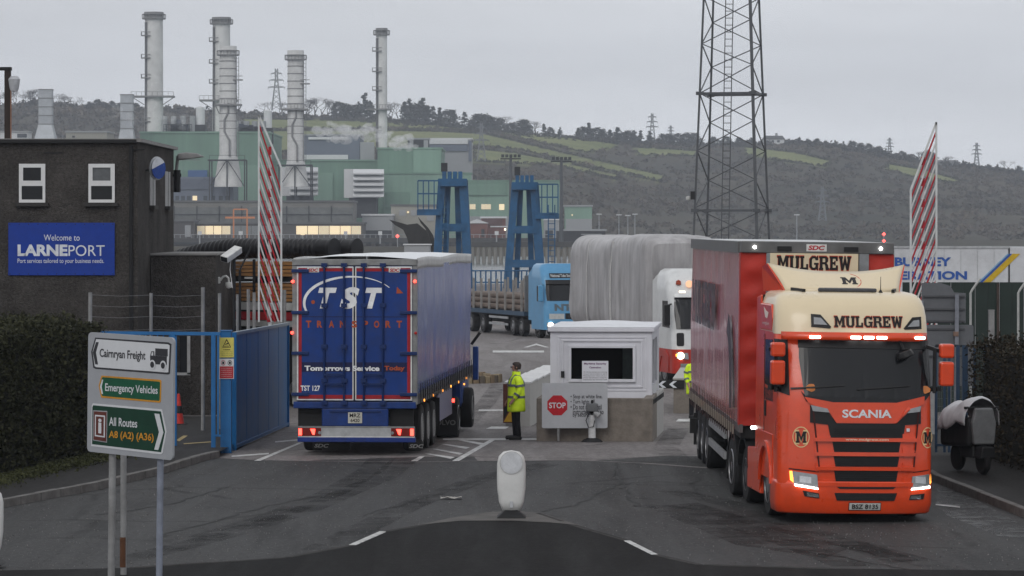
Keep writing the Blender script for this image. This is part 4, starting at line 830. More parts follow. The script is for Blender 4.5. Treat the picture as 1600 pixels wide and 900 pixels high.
# bumper with the wheel arch behind it
Bm = Cab(w=1.245, prof=((.1, .05), (.3, -.03), (.62, -.035), (.8, -.02)), dep=((0, .42), (1, .42)), npow=3.2)
m_, _ = Bm.shell([.15, .17, .3, .45, .6, .66], [1.2, 1.225, 1.245, 1.245, 1.245, 1.235], back=.86); m_.build('bumper', ORNG, red, smooth='all', solid=.02)
for sx in (-1, 1):    # wheel arches, door sides, steps, side skirts
    arch = [(.86, .3)]+[(1.42+.62*math.cos(a), .52+.62*math.sin(a)) for a in np.linspace(PI*.98, .02, 12)]+[(2.12, .35), (2.3, .35), (2.3, 1.35), (.72, 1.35), (.72, .3)]
    MB().prism(arch, 'yz', sx*1.228, sx*1.25).build('wheel_arch', ORNG, red, bevel=.008)
    ring = [(1.42+.7*math.cos(a), .52+.7*math.sin(a)) for a in np.linspace(PI*.98, .02, 14)]+[(1.42+.61*math.cos(a), .52+.61*math.sin(a)) for a in np.linspace(.02, PI*.98, 14)]
    MB().prism(ring, 'yz', sx*1.25, sx*1.285).build('arch_trim', ORNG, red, smooth=True)
    MB().prism([(2.1, .3), (3.6, .3), (3.6, .98), (2.16, 1.06)], 'yz', sx*1.12, sx*1.24).build('side_skirt', ORNG, red, bevel=.02)
    MB().prism([(.52, 2.08), (1.62, 2.12), (1.62, 2.84), (.85, 2.86), (.62, 2.5)], 'yz', sx*1.236, sx*1.246).build('side_window', GLS, red)
    MB().box(sx*1.238-.006, sx*1.238+.006, 1.72, 1.735, 1.1, 2.92).build('door_seam', BLK, red)
    MB().prism([(1.5, 1.6), (1.62, 1.6), (1.62, 1.86), (1.5, 1.86)], 'yz', sx*1.236, sx*1.252).build('door_handle', BLK, red, bevel=.01)
    MB().prism([(.95, 2.98), (2.27, 2.98), (2.27, 3.42), (1.05, 3.42), (.9, 3.2)], 'yz', sx*1.19, sx*1.242).build('roof_side_panel', ORNG, red, bevel=.03)
    MB().prism([(2.28, 1.0), (2.75, 1.0), (2.75, 3.5), (2.28, 3.55)], 'yz', sx*1.17, sx*1.235).build('side_deflector', ORNG, red, bevel=.02)
    # mirrors
    for a, b in ((536, 558), (564, 602)):
        xx = lx(1211 if sx < 0 else 1476.5, .25); MB().box(xx-.11, xx+.11, .12, .34, lz(b, .2), lz(a, .2)).build('mirror_housing', ORNG, red, bevel=.035)
    xx = sx*1.18; MB().bar((xx, .45, 2.78), (sx*1.36, .27, 2.72), .06).bar((xx, .42, 2.1), (sx*1.37, .27, 2.12), .07).bar((sx*1.27, .27, 2.05), (sx*1.27, .27, 2.76), .05).build('mirror_arm', BLK, red)
LBK0 = M('lettering_black', (.012, .01, .01), .5)
letters(red, 'mulgrew', 1.25, 2.0, 3.06, 3.13, 0, M('lettering_pale', (.7, .6, .55), .5), name='roof_lettering', fn=lambda a, z: (-1.245, a, z))
MB().prism([(1.3+.55*u, 3.18+v*.2) for u, v in ((0, .5), (.3, 0), (.7, .1), (1, .9), (.5, .6))], 'yz', -1.243, -1.246).build('roof_emblem', MATS['lettering_pale'], red)
# windscreen, visor, lamps
P_ = lambda pts, y=0.: [(lx(a, y), lz(b, y)) for a, b in pts]
C.put('windscreen', P_([(1252, 619), (1262, 625), (1300, 629), (1400, 629), (1440, 624), (1450, 617), (1451, 560), (1449, 534), (1246, 532), (1245, 560)], .25), GLS, red, .014, .01, 5)
C.put('lower_screen_trim', P_([(1247, 611), (1257, 622), (1300, 631), (1400, 631), (1444, 621), (1452, 609), (1452, 617), (1440, 628), (1400, 636), (1300, 636), (1255, 627)], .2), BLK, red, .02, .01, 5)
C.put('screen_shade_band', P_([(1243, 531), (1453, 533), (1453, 545), (1243, 543)], .33), BLK, red, .03, .03, 5)
vis = MB(); 
def visf(u, v):
    x = lerp(-1.16, 1.16, u); z = lerp(2.88, 3.0, v); return (x, C.front(x, z)-.16-.03*v+.05*(abs(x)/1.16)**4, z)
vis.grid(visf, 24, 2); vis.build('sun_visor', ORNG, red, smooth='all', solid=.03)
for a, b in ((1261, 1278), (1325, 1341), (1345.5, 1361.5), (1366, 1382), (1428, 1444)):
    x0, x1 = lx(a, .2), lx(b, .2); z = 2.925
    MB().box(x0, x1, C.front((x0+x1)/2, z)-.215, C.front((x0+x1)/2, z)-.15, z-.022, z+.022).build('marker_lamp', WLED, red, bevel=.012)
MB().cyl((.76, .2, 2.72), (.8, .2, 2.62), .12, .15, 12).build('front_mirror', BLK, red, bevel=.02); MB().bar((.72, .38, 2.86), (.76, .2, 2.72), .05).build('front_mirror_arm', BLK, red)
for x in (-.55, .5): C.put('wiper', [(x-.5, 2.1), (x+.35, 2.16), (x+.35, 2.18), (x-.5, 2.125)], BLK, red, .04, .02, 2)
# interior glimpsed through the screen: dashboard bags
for px, py in ((1262, 606), (1442, 608)): q = MB(); q.lathe([(0, -.06), (.08, -.03), (.09, .02), (.04, .06), (0, .065)], 12, (lx(px, .3), C.front(lx(px, .3), lz(py, .3))-.025, lz(py, .3)), 'z'); q.v = [(x, C.front(lx(px, .3), z)-.017+(y-C.front(lx(px, .3), lz(py, .3)))*.04, z) for x, y, z in q.v]; q.build('dash_ornament', M('orange_ornament', (.45, .16, .05), .7), red)
# cream roof front: high beams and name
Cw = C2
def c2p(name, pts, mat, off, thick, cuts=3): return Cw.put(name, P_(pts, .42), mat, red, off, thick, cuts, w=1.22)
for pts, lens in (([(1263, 491), (1278, 492), (1294, 511), (1292, 513), (1263, 511)], [(1267, 496), (1278, 497), (1288, 508), (1267, 507)]),
                  ([(1439, 494), (1424, 495), (1409, 512), (1411, 514), (1439, 513)], [(1435, 499), (1425, 500), (1415, 510), (1435, 509)])):
    h_ = c2p('high_beam_housing', pts, BLK, .02, .03); l_ = c2p('high_beam_lens', lens, LENS, .034, .02); l_.parent = h_
LBK = MATS['lettering_black']; LRED = M('lettering_red', (.5, .05, .02), .5)
SLAB = {'M': (1.25, [[(0,0),(.36,0),(.36,.16),(.29,.16),(.29,.62),(.5,.1),(.71,.62),(.71,.16),(.64,.16),(.64,0),(1,0),(1,.16),(.93,.16),(.93,.84),(1,.84),(1,1),(.68,1),(.5,.5),(.32,1),(0,1),(0,.84),(.07,.84),(.07,.16),(0,.16)]]),
 'U': (1.05, [[(0,1),(.42,1),(.42,.84),(.35,.84),(.35,.25),(.42,.16),(.58,.16),(.65,.25),(.65,.84),(.58,.84),(.58,1),(1,1),(1,.84),(.93,.84),(.93,.2),(.75,0),(.25,0),(.07,.2),(.07,.84),(0,.84)]]),
 'L': (.9, [[(0,1),(.5,1),(.5,.84),(.4,.84),(.4,.17),(.72,.17),(.72,.42),(.95,.42),(.95,0),(0,0),(0,.16),(.1,.16),(.1,.84),(0,.84)]]),
 'G': (1.0, [[(.95,.7),(.68,.7),(.6,.84),(.4,.84),(.3,.74),(.3,.26),(.4,.16),(.6,.16),(.68,.26),(.68,.38),(.52,.38),(.52,.52),(1,.52),(1,.38),(.95,.38),(.95,0),(.8,0),(.77,.08),(.62,0),(.3,0),(.03,.22),(.03,.78),(.3,1),(.65,1),(.78,.9),(.8,1),(.95,1)]]),
 'R': (1.05, [[(0,0),(.42,0),(.42,.16),(.35,.16),(.35,1),(0,1),(0,.84),(.07,.84),(.07,.16),(0,.16)],[(.35,.84),(.6,.84),(.72,1),(.35,1)],[(.6,.84),(.62,.62),(.9,.62),(.9,.86),(.72,1)],[(.35,.42),(.55,.42),(.75,.5),(.9,.62),(.62,.62),(.58,.57),(.35,.57)],[(.55,.42),(.62,.3),(.66,0),(1,0),(1,.16),(.93,.16),(.88,.38),(.75,.5)]]),
 'E': (.92, [[(0,0),(.95,0),(.95,.36),(.74,.36),(.7,.17),(.36,.17),(.36,.42),(.52,.42),(.55,.34),(.68,.34),(.68,.66),(.55,.66),(.52,.58),(.36,.58),(.36,.83),(.68,.83),(.72,.66),(.93,.66),(.93,1),(0,1),(0,.84),(.07,.84),(.07,.16),(0,.16)]]),
 'W': (1.3, [[(0,1),(.33,1),(.33,.84),(.28,.84),(.33,.42),(.43,.84),(.43,1),(.57,1),(.57,.84),(.67,.42),(.72,.84),(.67,.84),(.67,1),(1,1),(1,.84),(.95,.84),(.8,0),(.62,0),(.5,.42),(.38,0),(.2,0),(.05,.84),(0,.84)]])}
def slab(parent, s, x0, x1, z0, z1, fn, name, edge=LRED, ink=None, k=1.09):
    tot = sum(SLAB[c][0]+.07 for c in s)-.07; m1 = MB(); m2 = MB(); p = 0
    for c in s:
        w_, polys = SLAB[c]
        for P in polys:
            for mb, g_, dy in ((m1, 1., 0), (m2, k, .004)):
                q = []
                for u, v in P:
                    u2 = .5+(u-.5)*(1+(g_-1)*.9); v2 = .5+(v-.5)*(1+(g_-1)*1.2); r_ = fn(lerp(x0, x1, (p+u2*w_)/tot), lerp(z0, z1, v2)); q.append((r_[0], r_[1]+dy, r_[2]))
                mb.add(q, [tuple(range(len(q)))])
        p += w_+.07
    a_ = [m1.build(name, ink or LBK, parent)]
    if edge: a_.append(m2.build(name+'_outline', edge, parent))
    return a_
slab(red, 'MULGREW', .75, 1.68, 1.87, 2.06, lambda a, z: (-1.243, a, z), 'door_name', None)
a0, a1 = lx(1299, .42), lx(1407, .42); slab(red, 'MULGREW', a0, a1, lz(511, .42), lz(494, .42), Cw.fn(.016, 1.22), 'roof_name')

C2.put('roof_seam', P_([(1261, 460), (1262, 460), (1262, 519), (1261, 519)], .45), M('seam', (.3, .25, .17), .6), red, .004, w=1.22); C2.put('roof_seam', P_([(1438, 461), (1439, 461), (1439, 519), (1438, 519)], .45), MATS['seam'], red, .004, w=1.22)
# sunroof hatch, strakes, aerial, air deflector
def on_roof(px, py):        # roof top seen from above the eye line
    y = 1.2
    return lx(px, y)
MB().prism([(-.5, .98), (.46, .98), (.36, 1.62), (-.38, 1.62)], 'xy', 3.63, 3.69).build('sunroof', M('tinted_hatch', (.06, .062, .07), .2), red, bevel=.02)
for sx in (-1, 1): MB().bar((sx*.72, 1.0, 3.645), (sx*.84, 1.5, 3.66), .05, .05).build('roof_strake', BLK, red)
MB().cyl((.52, 1.0, 3.63), (.52, 1.0, 3.88), .008, .004, 6).cyl((.52, 1.0, 3.62), (.52, 1.0, 3.67), .04, .012, 8).build('aerial', BLK, red)
df = MB()
def dff(u, v):
    x = lerp(-1, 1, u); zt = 3.93+.13*abs(x)**2.2; zb = 3.63; wv = lerp(.93, 1.13, v**1.3)
    return (x*wv, lerp(1.35, 2.0, v)+.28*abs(x)**3, lerp(zb, zt, v))
df.grid(dff, 24, 6).build('air_deflector', CREAM, red, smooth='all', solid=.03)
for sx in (-1, 1): MB().add([(sx*.93, 1.63, 3.63), (sx*1.13, 2.28, 4.06), (sx*1.15, 2.7, 4.0), (sx*1.12, 2.7, 3.6)], [(0, 1, 2, 3)]).build('deflector_side', ORNG, red, solid=.03)
def dsurf(x, z): v = (z-3.63)/(.3+.13*abs(x)**2.2); return (x, lerp(1.35, 2.0, v)+.28*abs(x)**3-.035, z)
def ring(parent, cx, cz, rx, rz, fn, mat, fill=None, name='roundel', t=.1):
    n = 28; o_ = MB(); o_.add([fn(cx+rx*math.cos(2*PI*k/n), cz+rz*math.sin(2*PI*k/n)) for k in range(n)]+[fn(cx+rx*(1-t)*math.cos(2*PI*k/n), cz+rz*(1-t)*math.sin(2*PI*k/n)) for k in range(n)], [(k, (k+1) % n, n+(k+1) % n, n+k) for k in range(n)]); o_.build(name+'_ring', mat, parent)
    if fill:
        f_ = MB(); f_.add([fn(cx, cz)]+[fn(cx+rx*(1-t)*math.cos(2*PI*k/n), cz+rz*(1-t)*math.sin(2*PI*k/n)) for k in range(n)], [(0, 1+k, 1+(k+1) % n) for k in range(n)]); f_.build(name+'_field', fill, parent)
cx = lx(1322, 1.7); ring(red, cx, 3.8, .2, .115, dsurf, LRED, None, 'deflector_roundel', .07); slab(red, 'M', cx-.13, cx+.13, 3.745, 3.855, lambda x, z: (dsurf(x, z)[0], dsurf(x, z)[1]-.006, dsurf(x, z)[2]), 'deflector_letter', None)
# lower face: black V panel, grilles, bars, lamps
C.put('upper_grille_panel', P_([(1264, 634), (1293, 645), (1306, 662), (1398, 662), (1412, 645), (1440, 634), (1440, 662), (1414, 664), (1411, 684), (1296, 684), (1292, 664), (1264, 661)]), BLK, red, .018, .015, 4)
C.put('bonnet_panel', P_([(1255, 621), (1300, 629), (1400, 629), (1446, 619), (1446, 631), (1412, 643), (1400, 661), (1305, 661), (1293, 643), (1262, 631)]), ORNG, red, .035, .03, 4)
for a, b, c_, d_ in ((1298, 1409, 667, 683), (1299, 1407, 690.5, 706.5), (1301, 1405, 713, 729), (1302, 1403, 735.5, 753.5), (1306, 1399, 760.5, 763.5), (1302, 1401, 770, 782)):
    g_ = C.put('grille', P_([(a, c_), (b, c_), (b-3, d_), (a+3, d_)]), BLK if c_ < 760 else CHAS, red, .006, 0, 4) if c_ < 760 else Bm.put('lower_grille', P_([(a, c_), (b, c_), (b-4, d_), (a+4, d_)]), BLK, red, .024, 0, 4)  # flat patches; the black colour stands in for shade inside recessed openings
    if d_-c_ > 8:
        for k in range(1, 5):
            y = lerp(c_, d_, k/5); (C if c_ < 760 else Bm).put('mesh_bar', P_([(a+3, y-.5), (b-3, y-.5), (b-3, y+.5), (a+3, y+.5)]), CHAS, g_, .03, .006, 2)
for y0, y1, a, b in ((684.5, 690, 1270, 1434), (707, 712.5, 1272, 1431), (729.5, 735, 1274, 1429), (754, 760, 1276, 1427)):
    C.put('grille_bar', P_([(a, y0), (b, y0), (b-1, y1), (a+1, y1)]), ORNG, red, .05, .05, 4)
    for s_ in ((a-1, 1296), (1410, b+1)): C.put('grille_bar_end', P_([(s_[0], y0-7), (s_[1], y0-3), (s_[1], y1+2), (s_[0], y1+2)]), ORNG, red, .022, .02, 3)
M('dark_seam', (.05, .006, .004), .7)
for pts in ([(1267.5, 640), (1270, 640), (1280, 733), (1277.5, 733)], [(1435, 640), (1437.5, 640), (1429, 733), (1426.5, 733)]): C.put('panel_seam', P_(pts), M('dark_seam', (.05, .006, .004), .7), red, .026, 0, 2)
for s3 in (-1, 1): C.put('pillar_trim', [(s3*1.243, 2.06), (s3*1.06, 2.0), (s3*1.06, 2.87), (s3*1.243, 2.88)][::s3], BLK, red, .004, 0, 5, w=1.248)
C.put('panel_seam', P_([(1232, 732.5), (1278, 736.5), (1278, 738.5), (1232, 734.5)]), MATS['dark_seam'], red, .01); C.put('panel_seam', P_([(1427, 737), (1460, 733), (1460, 734.5), (1427, 738.5)]), MATS['dark_seam'], red, .01)
for pts in ([(1265, 633.5), (1291, 639), (1294, 645), (1268, 643)], [(1440, 634), (1414, 640), (1411, 646), (1438, 643)]): C.put('upper_lamp', P_(pts), LENS, red, .045, .02)

letters(red, 'SCANIA', lx(1314), lx(1392), lz(653), lz(640), 0, SIL, bold=.03, name='maker_lettering', fn=C.fn(.04))
letters(red, 'www.mulgrew.com', lx(1319), lx(1387), lz(689.3), lz(684.8), 0, M('lettering_cream', (.75, .62, .45), .5), bold=.012, name='web_lettering', fn=C.fn(.054))
letters(red, 'R 450', lx(1283), lx(1302), lz(767), lz(763.5), 0, SIL, name='model_lettering', fn=C.fn(.03))
for cxp, wd in ((1250.5, 13), (1452, 11)):
    cx, cz = lx(cxp), lz(684); rx = wd/99; ring(red, cx, cz, rx, .165, C.fn(.012), M('lettering_gold', (.7, .5, .25), .5), None, 'roundel', .09)
    slab(red, 'M', cx-rx*.64, cx+rx*.64, cz-.09, cz+.09, C.fn(.017), 'roundel_letter', MATS['lettering_gold'], k=1.22)
for lens, drl, amb, fog in (([(1237, 737), (1275, 742), (1277, 764), (1240, 758)], [(1240, 757), (1276, 762.3), (1277, 765), (1241, 760)], [(1233, 737), (1237, 737), (1239, 755), (1234, 751)], [(1253, 767), (1278, 771), (1279, 779), (1256, 776)]),
                            ([(1455, 741), (1426, 744), (1424, 764), (1457, 762)], [(1457, 759.7), (1425, 762.5), (1424, 765), (1457, 763)], [(1456, 742), (1459, 742), (1460, 755), (1457, 757)], [(1447, 771), (1423, 773), (1421, 781), (1445, 780)])):
    hl = Bm.put('headlamp', P_(lens), LENS, red, .03, .02); q = Bm.put('daytime_strip', P_(drl), WLED, hl, .042, .012); q = Bm.put('indicator', P_(amb), ORL, hl, .03, .01)
    xm = (lens[0][0]*.5+lens[2][0]*.5); q = Bm.put('lamp_reflector', P_([(xm-9, 744), (xm+9, 746), (xm+9, 756), (xm-9, 754)]), CHR, hl, .036, .008); fg = Bm.put('fog_lamp_housing', P_(fog), BLK, red, .022, .01)
    Bm.put('fog_lamp', P_([(lerp(fog[0][0], fog[2][0], .25), fog[0][1]+2.4), (fog[1][0]-.8*(1 if fog[1][0] > fog[0][0] else -1), fog[1][1]+1.5), (fog[2][0]-.8*(1 if fog[1][0] > fog[0][0] else -1), fog[2][1]-1.3), (lerp(fog[0][0], fog[2][0], .25), fog[3][1]-.5)]), CHR, fg, .032, .006)
Bm.put('number_plate', P_([(1325, 785), (1376, 785), (1376, 797.5), (1325, 797.5)]), BLK, red, .02, .02); Bm.put('plate_face', P_([(1326, 786), (1375, 786), (1375, 796.5), (1326, 796.5)]), M('plate_ivory', (.5, .5, .48), .4), red, .026, .004)
letters(red, 'BSZ 8135', lx(1330), lx(1371.5), lz(795), lz(787.5), 0, LBK, bold=.02, name='plate_lettering', fn=Bm.fn(.033))
C.put('badge', P_([(1416, 669), (1421, 669), (1421, 674), (1416, 674)]), SIL, red, .03, .01)
# chassis and wheels of the tractor
MB().box(-.45, .45, .6, 6.2, .55, .95).build('chassis', CHAS, red); MB().box(-1.1, 1.1, .3, 2.2, .35, .75).build('engine_guard', CHAS, red)
MB().box(-1.1, -.5, 2.1, 3.5, .3, .95).build('fuel_tank', CHAS, red); MB().box(.5, 1.1, 2.1, 3.5, .3, .95).build('fuel_tank', CHAS, red)
for sx in (-1, 1):
    wheel(red, sx*1.05, 1.42, .51, .51, .32, sx, hub=False); wheel(red, sx*1.02, 4.15, .47, .47, .34, sx, M('dull_rim', (.12, .12, .125), .45, .6)); wheel(red, sx*1.0, 5.5, .51, .51, .5, sx, hub=True)
    for yy in (4.15, 5.5):
        q = MB(); pr = [(yy+.63*math.cos(a), .52+.63*math.sin(a)) for a in np.linspace(PI*.95, .05*PI, 10)]+[(yy+.58*math.cos(a), .52+.58*math.sin(a)) for a in np.linspace(.05*PI, PI*.95, 10)]
        q.prism(pr, 'yz', sx*.78, sx*1.25); q.build('mudguard', CHAS, red)
    MB().box(sx*.75, sx*1.25, 6.15, 6.18, .25, .8).build('mudflap', CHAS, red)
MB().lathe([(0, 0), (.025, .01), (.025, .05), (0, .06)], 8, (-1.24, 2.75, .83), 'x').build('side_marker', ORL, red); MB().cyl((-1.2, 2.95, 1.33), (-1.27, 2.9, 1.33), .03, n=8).build('work_lamp', WLED, red)
MB().box(-.9, .9, 2.35, 2.7, .95, 2.6).build('air_lines_panel', CHAS, red)
# the trailer, swung a little behind the tractor
TY = 3.55; TA = R(.5)-TH; piv = Vector((0, 5.2, 0))
def tp(o):
    o.rotation_euler = (0, 0, TA); r_ = Matrix.Rotation(TA, 3, 'Z'); o.location = piv-r_ @ piv; return o
CURR = M('red_curtain', (.36, .095, .10), .25, var=.2, scale=2.2, stretch=(1, 1, .08), spec=.8, dirt=.3, dscale=1.2, coat=.2); HEAD = M('trailer_header', (.12, .12, .12), .5, var=.2, scale=3, dirt=.3)
REDF = M('red_fabric', (.40, .025, .015), .5, var=.12, scale=3, bump=.3, bscale=8)
def curtain(x, y0, y1, z0, z1, mat, parent, name='curtain', amp=.018, pitch=1.1):
    m = MB()
    def f(u, v):
        y = lerp(y0, y1, u); z = lerp(z0, z1, v); e = 4*v*(1-v)
        return (x+math.copysign(1, x)*(amp*math.sin(y*2*PI/pitch)*(.4+.6*e)+.03*e*mnoise.noise(Vector((y*.7, z*.6, x)))+.012*mnoise.noise(Vector((y*3, z*.5, 2)))), y, z)
    m.grid(f, 110, 10); return m.build(name, mat, parent, smooth='all')
ZT, ZB = 4.42, 1.32; y0, y1 = TY, TY+13.55
tp(curtain(-1.275, y0+.35, y1-.1, ZB, ZT-.2, CURR, red, amp=.007, pitch=2.3)); tp(curtain(1.275, y0+.35, y1-.1, ZB, ZT-.2, CURR, red, amp=.007, pitch=2.3))
tp(MB().box(-1.25, 1.25, y0+.02, y1, ZT-.04, ZT-.0).build('trailer_roof', M('roof_tarp', (.55, .56, .57), .6), red)); tp(MB().box(-1.25, 1.25, y0+.12, y1, 1.1, 1.3).build('trailer_bed', CHAS, red))
tp(MB().box(-1.285, 1.285, y0, y0+.45, ZT-.195, ZT).build('header_beam', HEAD, red, bevel=.015)); 
for sx in (-1, 1):
    tp(MB().box(sx*1.29-.02, sx*1.29+.02, y0+.45, y1, ZT-.2, ZT-.01).build('roof_rail', HEAD, red)); tp(MB().box(sx*1.25-.03, sx*1.25+.03, y0, y1, 1.2, 1.34).build('side_rail', M('rail_steel', (.1, .09, .09), .5), red))
    mm = MB()
    def ff(u, v, sx=sx): return (sx*lerp(1.29, .86, u), y0+.04+.02*math.sin(v*40)*math.sin(u*PI), lerp(1.32, ZT-.195, v))
    mm.grid(ff, 6, 60); tp(mm.build('front_curtain_wrap', REDF, red, smooth='all')); mm = MB()
    def f2(u, v, sx=sx): return (sx*1.285, lerp(y0+.03, y0+.4, u), lerp(1.32, ZT-.2, v)); 
    mm.grid(f2, 3, 10); tp(mm.build('corner_wrap', REDF, red))
    tp(MB().box(sx*.70, sx*.86, y0-.02, y0+.04, 1.3, ZT-.195).build('corner_post', M('grey_post', (.2, .21, .22), .5), red))
    tp(MB().lathe([(0, 0), (.03, -.01), (.03, -.03), (0, -.04)], 8, (sx*1.06, y0, ZT-.1), 'y').build('marker_lamp', WLED, red)); tp(MB().box(sx*.56-.12, sx*.56+.12, y0-.03, y0, ZT-.16, ZT-.08).build('header_lamp_box', BLK, red))
tp(MB().box(-.70, .70, y0+.03, y0+.1, 1.3, ZT-.195).build('bulkhead', M('bulkhead_grey', (.16, .17, .18), .5), red))
tp(MB().box(-.80, .68, y0-.03, y0+.0, 3.6, 4.225).build('name_board', CREAM, red)); [tp(q) for q in slab(red, 'MULGREW', -.68, .56, 3.95, 4.18, lambda x, z: (x, y0-.038, z), 'board_name')]
tp(MB().box(-.19, .15, y0-.012, y0, ZT-.16, ZT-.04).build('maker_plate', PLW, red)); tp(letters(red, 'SDC', -.16, .12, ZT-.14, ZT-.06, y0-.016, M('lettering_crimson', (.4, .02, .03), .5), bold=.04, shear=.2, name='maker_letters'))
CPR = M('curtain_print', (.045, .03, .035), .4); [tp(q) for q in slab(red, 'MULGREW', 0, 1, 0, 1, lambda u, v: (-1.335, lerp(y1-1.2, y0+5.6, u), lerp(2.75, 3.6, v)), 'curtain_name', None, CPR)]
sw = MB()
for k in range(24):
    a = lerp(-.5, 2.4, k/23); 
sw.add([(-1.33, y0+1.2+1.1*(1-math.cos(a))*.9, 1.4+1.75*math.sin(a)**.8) for a in np.linspace(.05, 1.57, 14)]+[(-1.33, y0+1.75+1.0*(1-math.cos(a))*.9, 1.4+1.4*math.sin(a)**.8) for a in np.linspace(1.57, .05, 14)], [(k, k+1, 26-k, 27-k) for k in range(13)]); tp(sw.build('curtain_swoosh', MATS['curtain_print'], red))
STR = M('strap_webbing', (.06, .03, .028), .7); BUC = M('buckle_steel', (.3, .26, .22), .4, .6)
for k in range(26):
    y = y0+.7+k*.49; o = tp(MB().box(-1.325, -1.315, y, y+.05, 1.02, 1.5).build('strap', STR, red)); MB().box(-1.345, -1.325, y-.012, y+.062, 1.14, 1.3).build('buckle', BUC, o)
for k in range(8): tp(MB().box(-1.31, -1.29, y0+1+k*1.6, y0+1.06+k*1.6, 1.21, 1.26).build('side_marker', ORL if k in (2, 5) else REDR, red))
for z in (.48, .85): tp(MB().box(-1.24, -1.19, y0+4.1, y0+8.4, z, z+.13).build('side_guard', ALU, red)); tp(MB().box(1.19, 1.24, y0+4.1, y0+8.4, z, z+.13).build('side_guard', ALU, red))
tp(MB().box(-.5, .5, y0+1, y1, .85, 1.1).build('trailer_chassis', CHAS, red))
for sx in (-1, 1):
    for k in range(3): tp_ = wheel(red, 0, 0, 0, .5, .38, sx); r_ = Matrix.Rotation(TA, 3, 'Z'); q = Vector((sx*1.05, y0+8.9+k*1.31, .48)); tp_.location = piv-r_ @ piv+r_ @ q; tp_.rotation_euler = (0, 0, TA)
    tp(MB().box(sx*.8, sx*1.25, y1-.75, y1-.72, .2, .85).build('mudflap', CHAS, red))
tp(MB().box(-1.25, 1.25, y1-.06, y1, 1.1, ZT-.05).build('rear_doors', REDF, red)); tp(MB().box(-1.2, 1.2, y1-.1, y1, .5, .65).build('rear_bumper', CHAS, red)); tp(MB().box(-1.40, -1.25, y1-1.9, y1-1.8, .5, .8).build('lamp_bracket', CHAS, red))
# ---------------------------------------------------------------------------------------------------
# 2. the blue curtain trailer driving away into the port (rear towards the camera)
D1 = 71.3; tst = thing('articulated_lorry', 'blue curtain trailer lorry seen from behind, driving into the port', 'lorry', (X(554, D1), D1, 0), R(-4.07))
tx = lambda px: (px-554)/F*D1
tz = lambda py: CZ-(py-HY)/F*D1
BDOOR = M('door_blue', (.005, .036, .19), .34, var=.14, scale=2, coat=.1, dirt=.35, dscale=2.2); BCUR = M('blue_curtain', (.02, .06, .27), .24, var=.3, scale=2.5, stretch=(1, 1, .06), spec=.5); BROD = M('rod_blue', (.005, .022, .10), .45); DKB = M('band_navy', (.008, .012, .06), .35); WTR = M('white_trim', (.6, .6, .58), .4); RTR = M('red_trim', (.30, .012, .02), .45); FRM = M('frame_grey', (.23, .235, .235), .5, .2, var=.2, dirt=.4); BCH = M('chassis_blue', (.008, .036, .17), .4, var=.2, dirt=.4)
curtain(1.275, .2, 13.5, 1.22, 3.86, BCUR, tst, amp=.011, pitch=2.1); curtain(-1.275, .2, 13.5, 1.22, 3.86, BCUR, tst)
MB().box(-1.25, 1.25, .1, 13.5, .98, 1.2).build('trailer_bed', CHAS, tst); MB().box(-1.25, 1.25, 13.4, 13.55, 1.2, 3.95).build('front_bulkhead', FRM, tst)
mm = MB(); mm.grid(lambda u, v: (lerp(-1.27, 1.27, u), lerp(.02, 13.5, v), 4.0+.10*math.sin(PI*u)*(.45+.55*math.exp(-((v-.18)/.2)**2))+.03*mnoise.noise(Vector((u*3, v*14, 1)))*math.sin(PI*u)), 16, 60); mm.build('roof_tarp', M('white_tarp', (.72, .74, .76), .45, var=.08, scale=2, dirt=.15), tst, smooth='all')
for sx in (-1, 1):
    mm = MB(); mm.grid(lambda u, v, sx=sx: (sx*(1.285+.02*math.sin(v*9)), lerp(.15, 13.5, v), lerp(3.8, 4.02, u)+.02*math.sin(v*11)), 3, 60); mm.build('roof_valance', M('valance_grey', (.5, .5, .49), .5, var=.15, dirt=.25), tst, smooth='all', solid=.01)
    MB().box(sx*1.27-.025, sx*1.27+.025, .15, 13.5, 1.0, 1.22).build('side_rail', M('rail_dark', (.06, .06, .07), .5), tst)
    MB().box(sx*1.245-.05, sx*1.245+.05, 0, .16, 1.0, 4.0).build('corner_post', FRM, tst, bevel=.01)
MB().box(-1.295, 1.295, -.03, .16, 3.87, 4.0).build('rear_header', FRM, tst, bevel=.012)
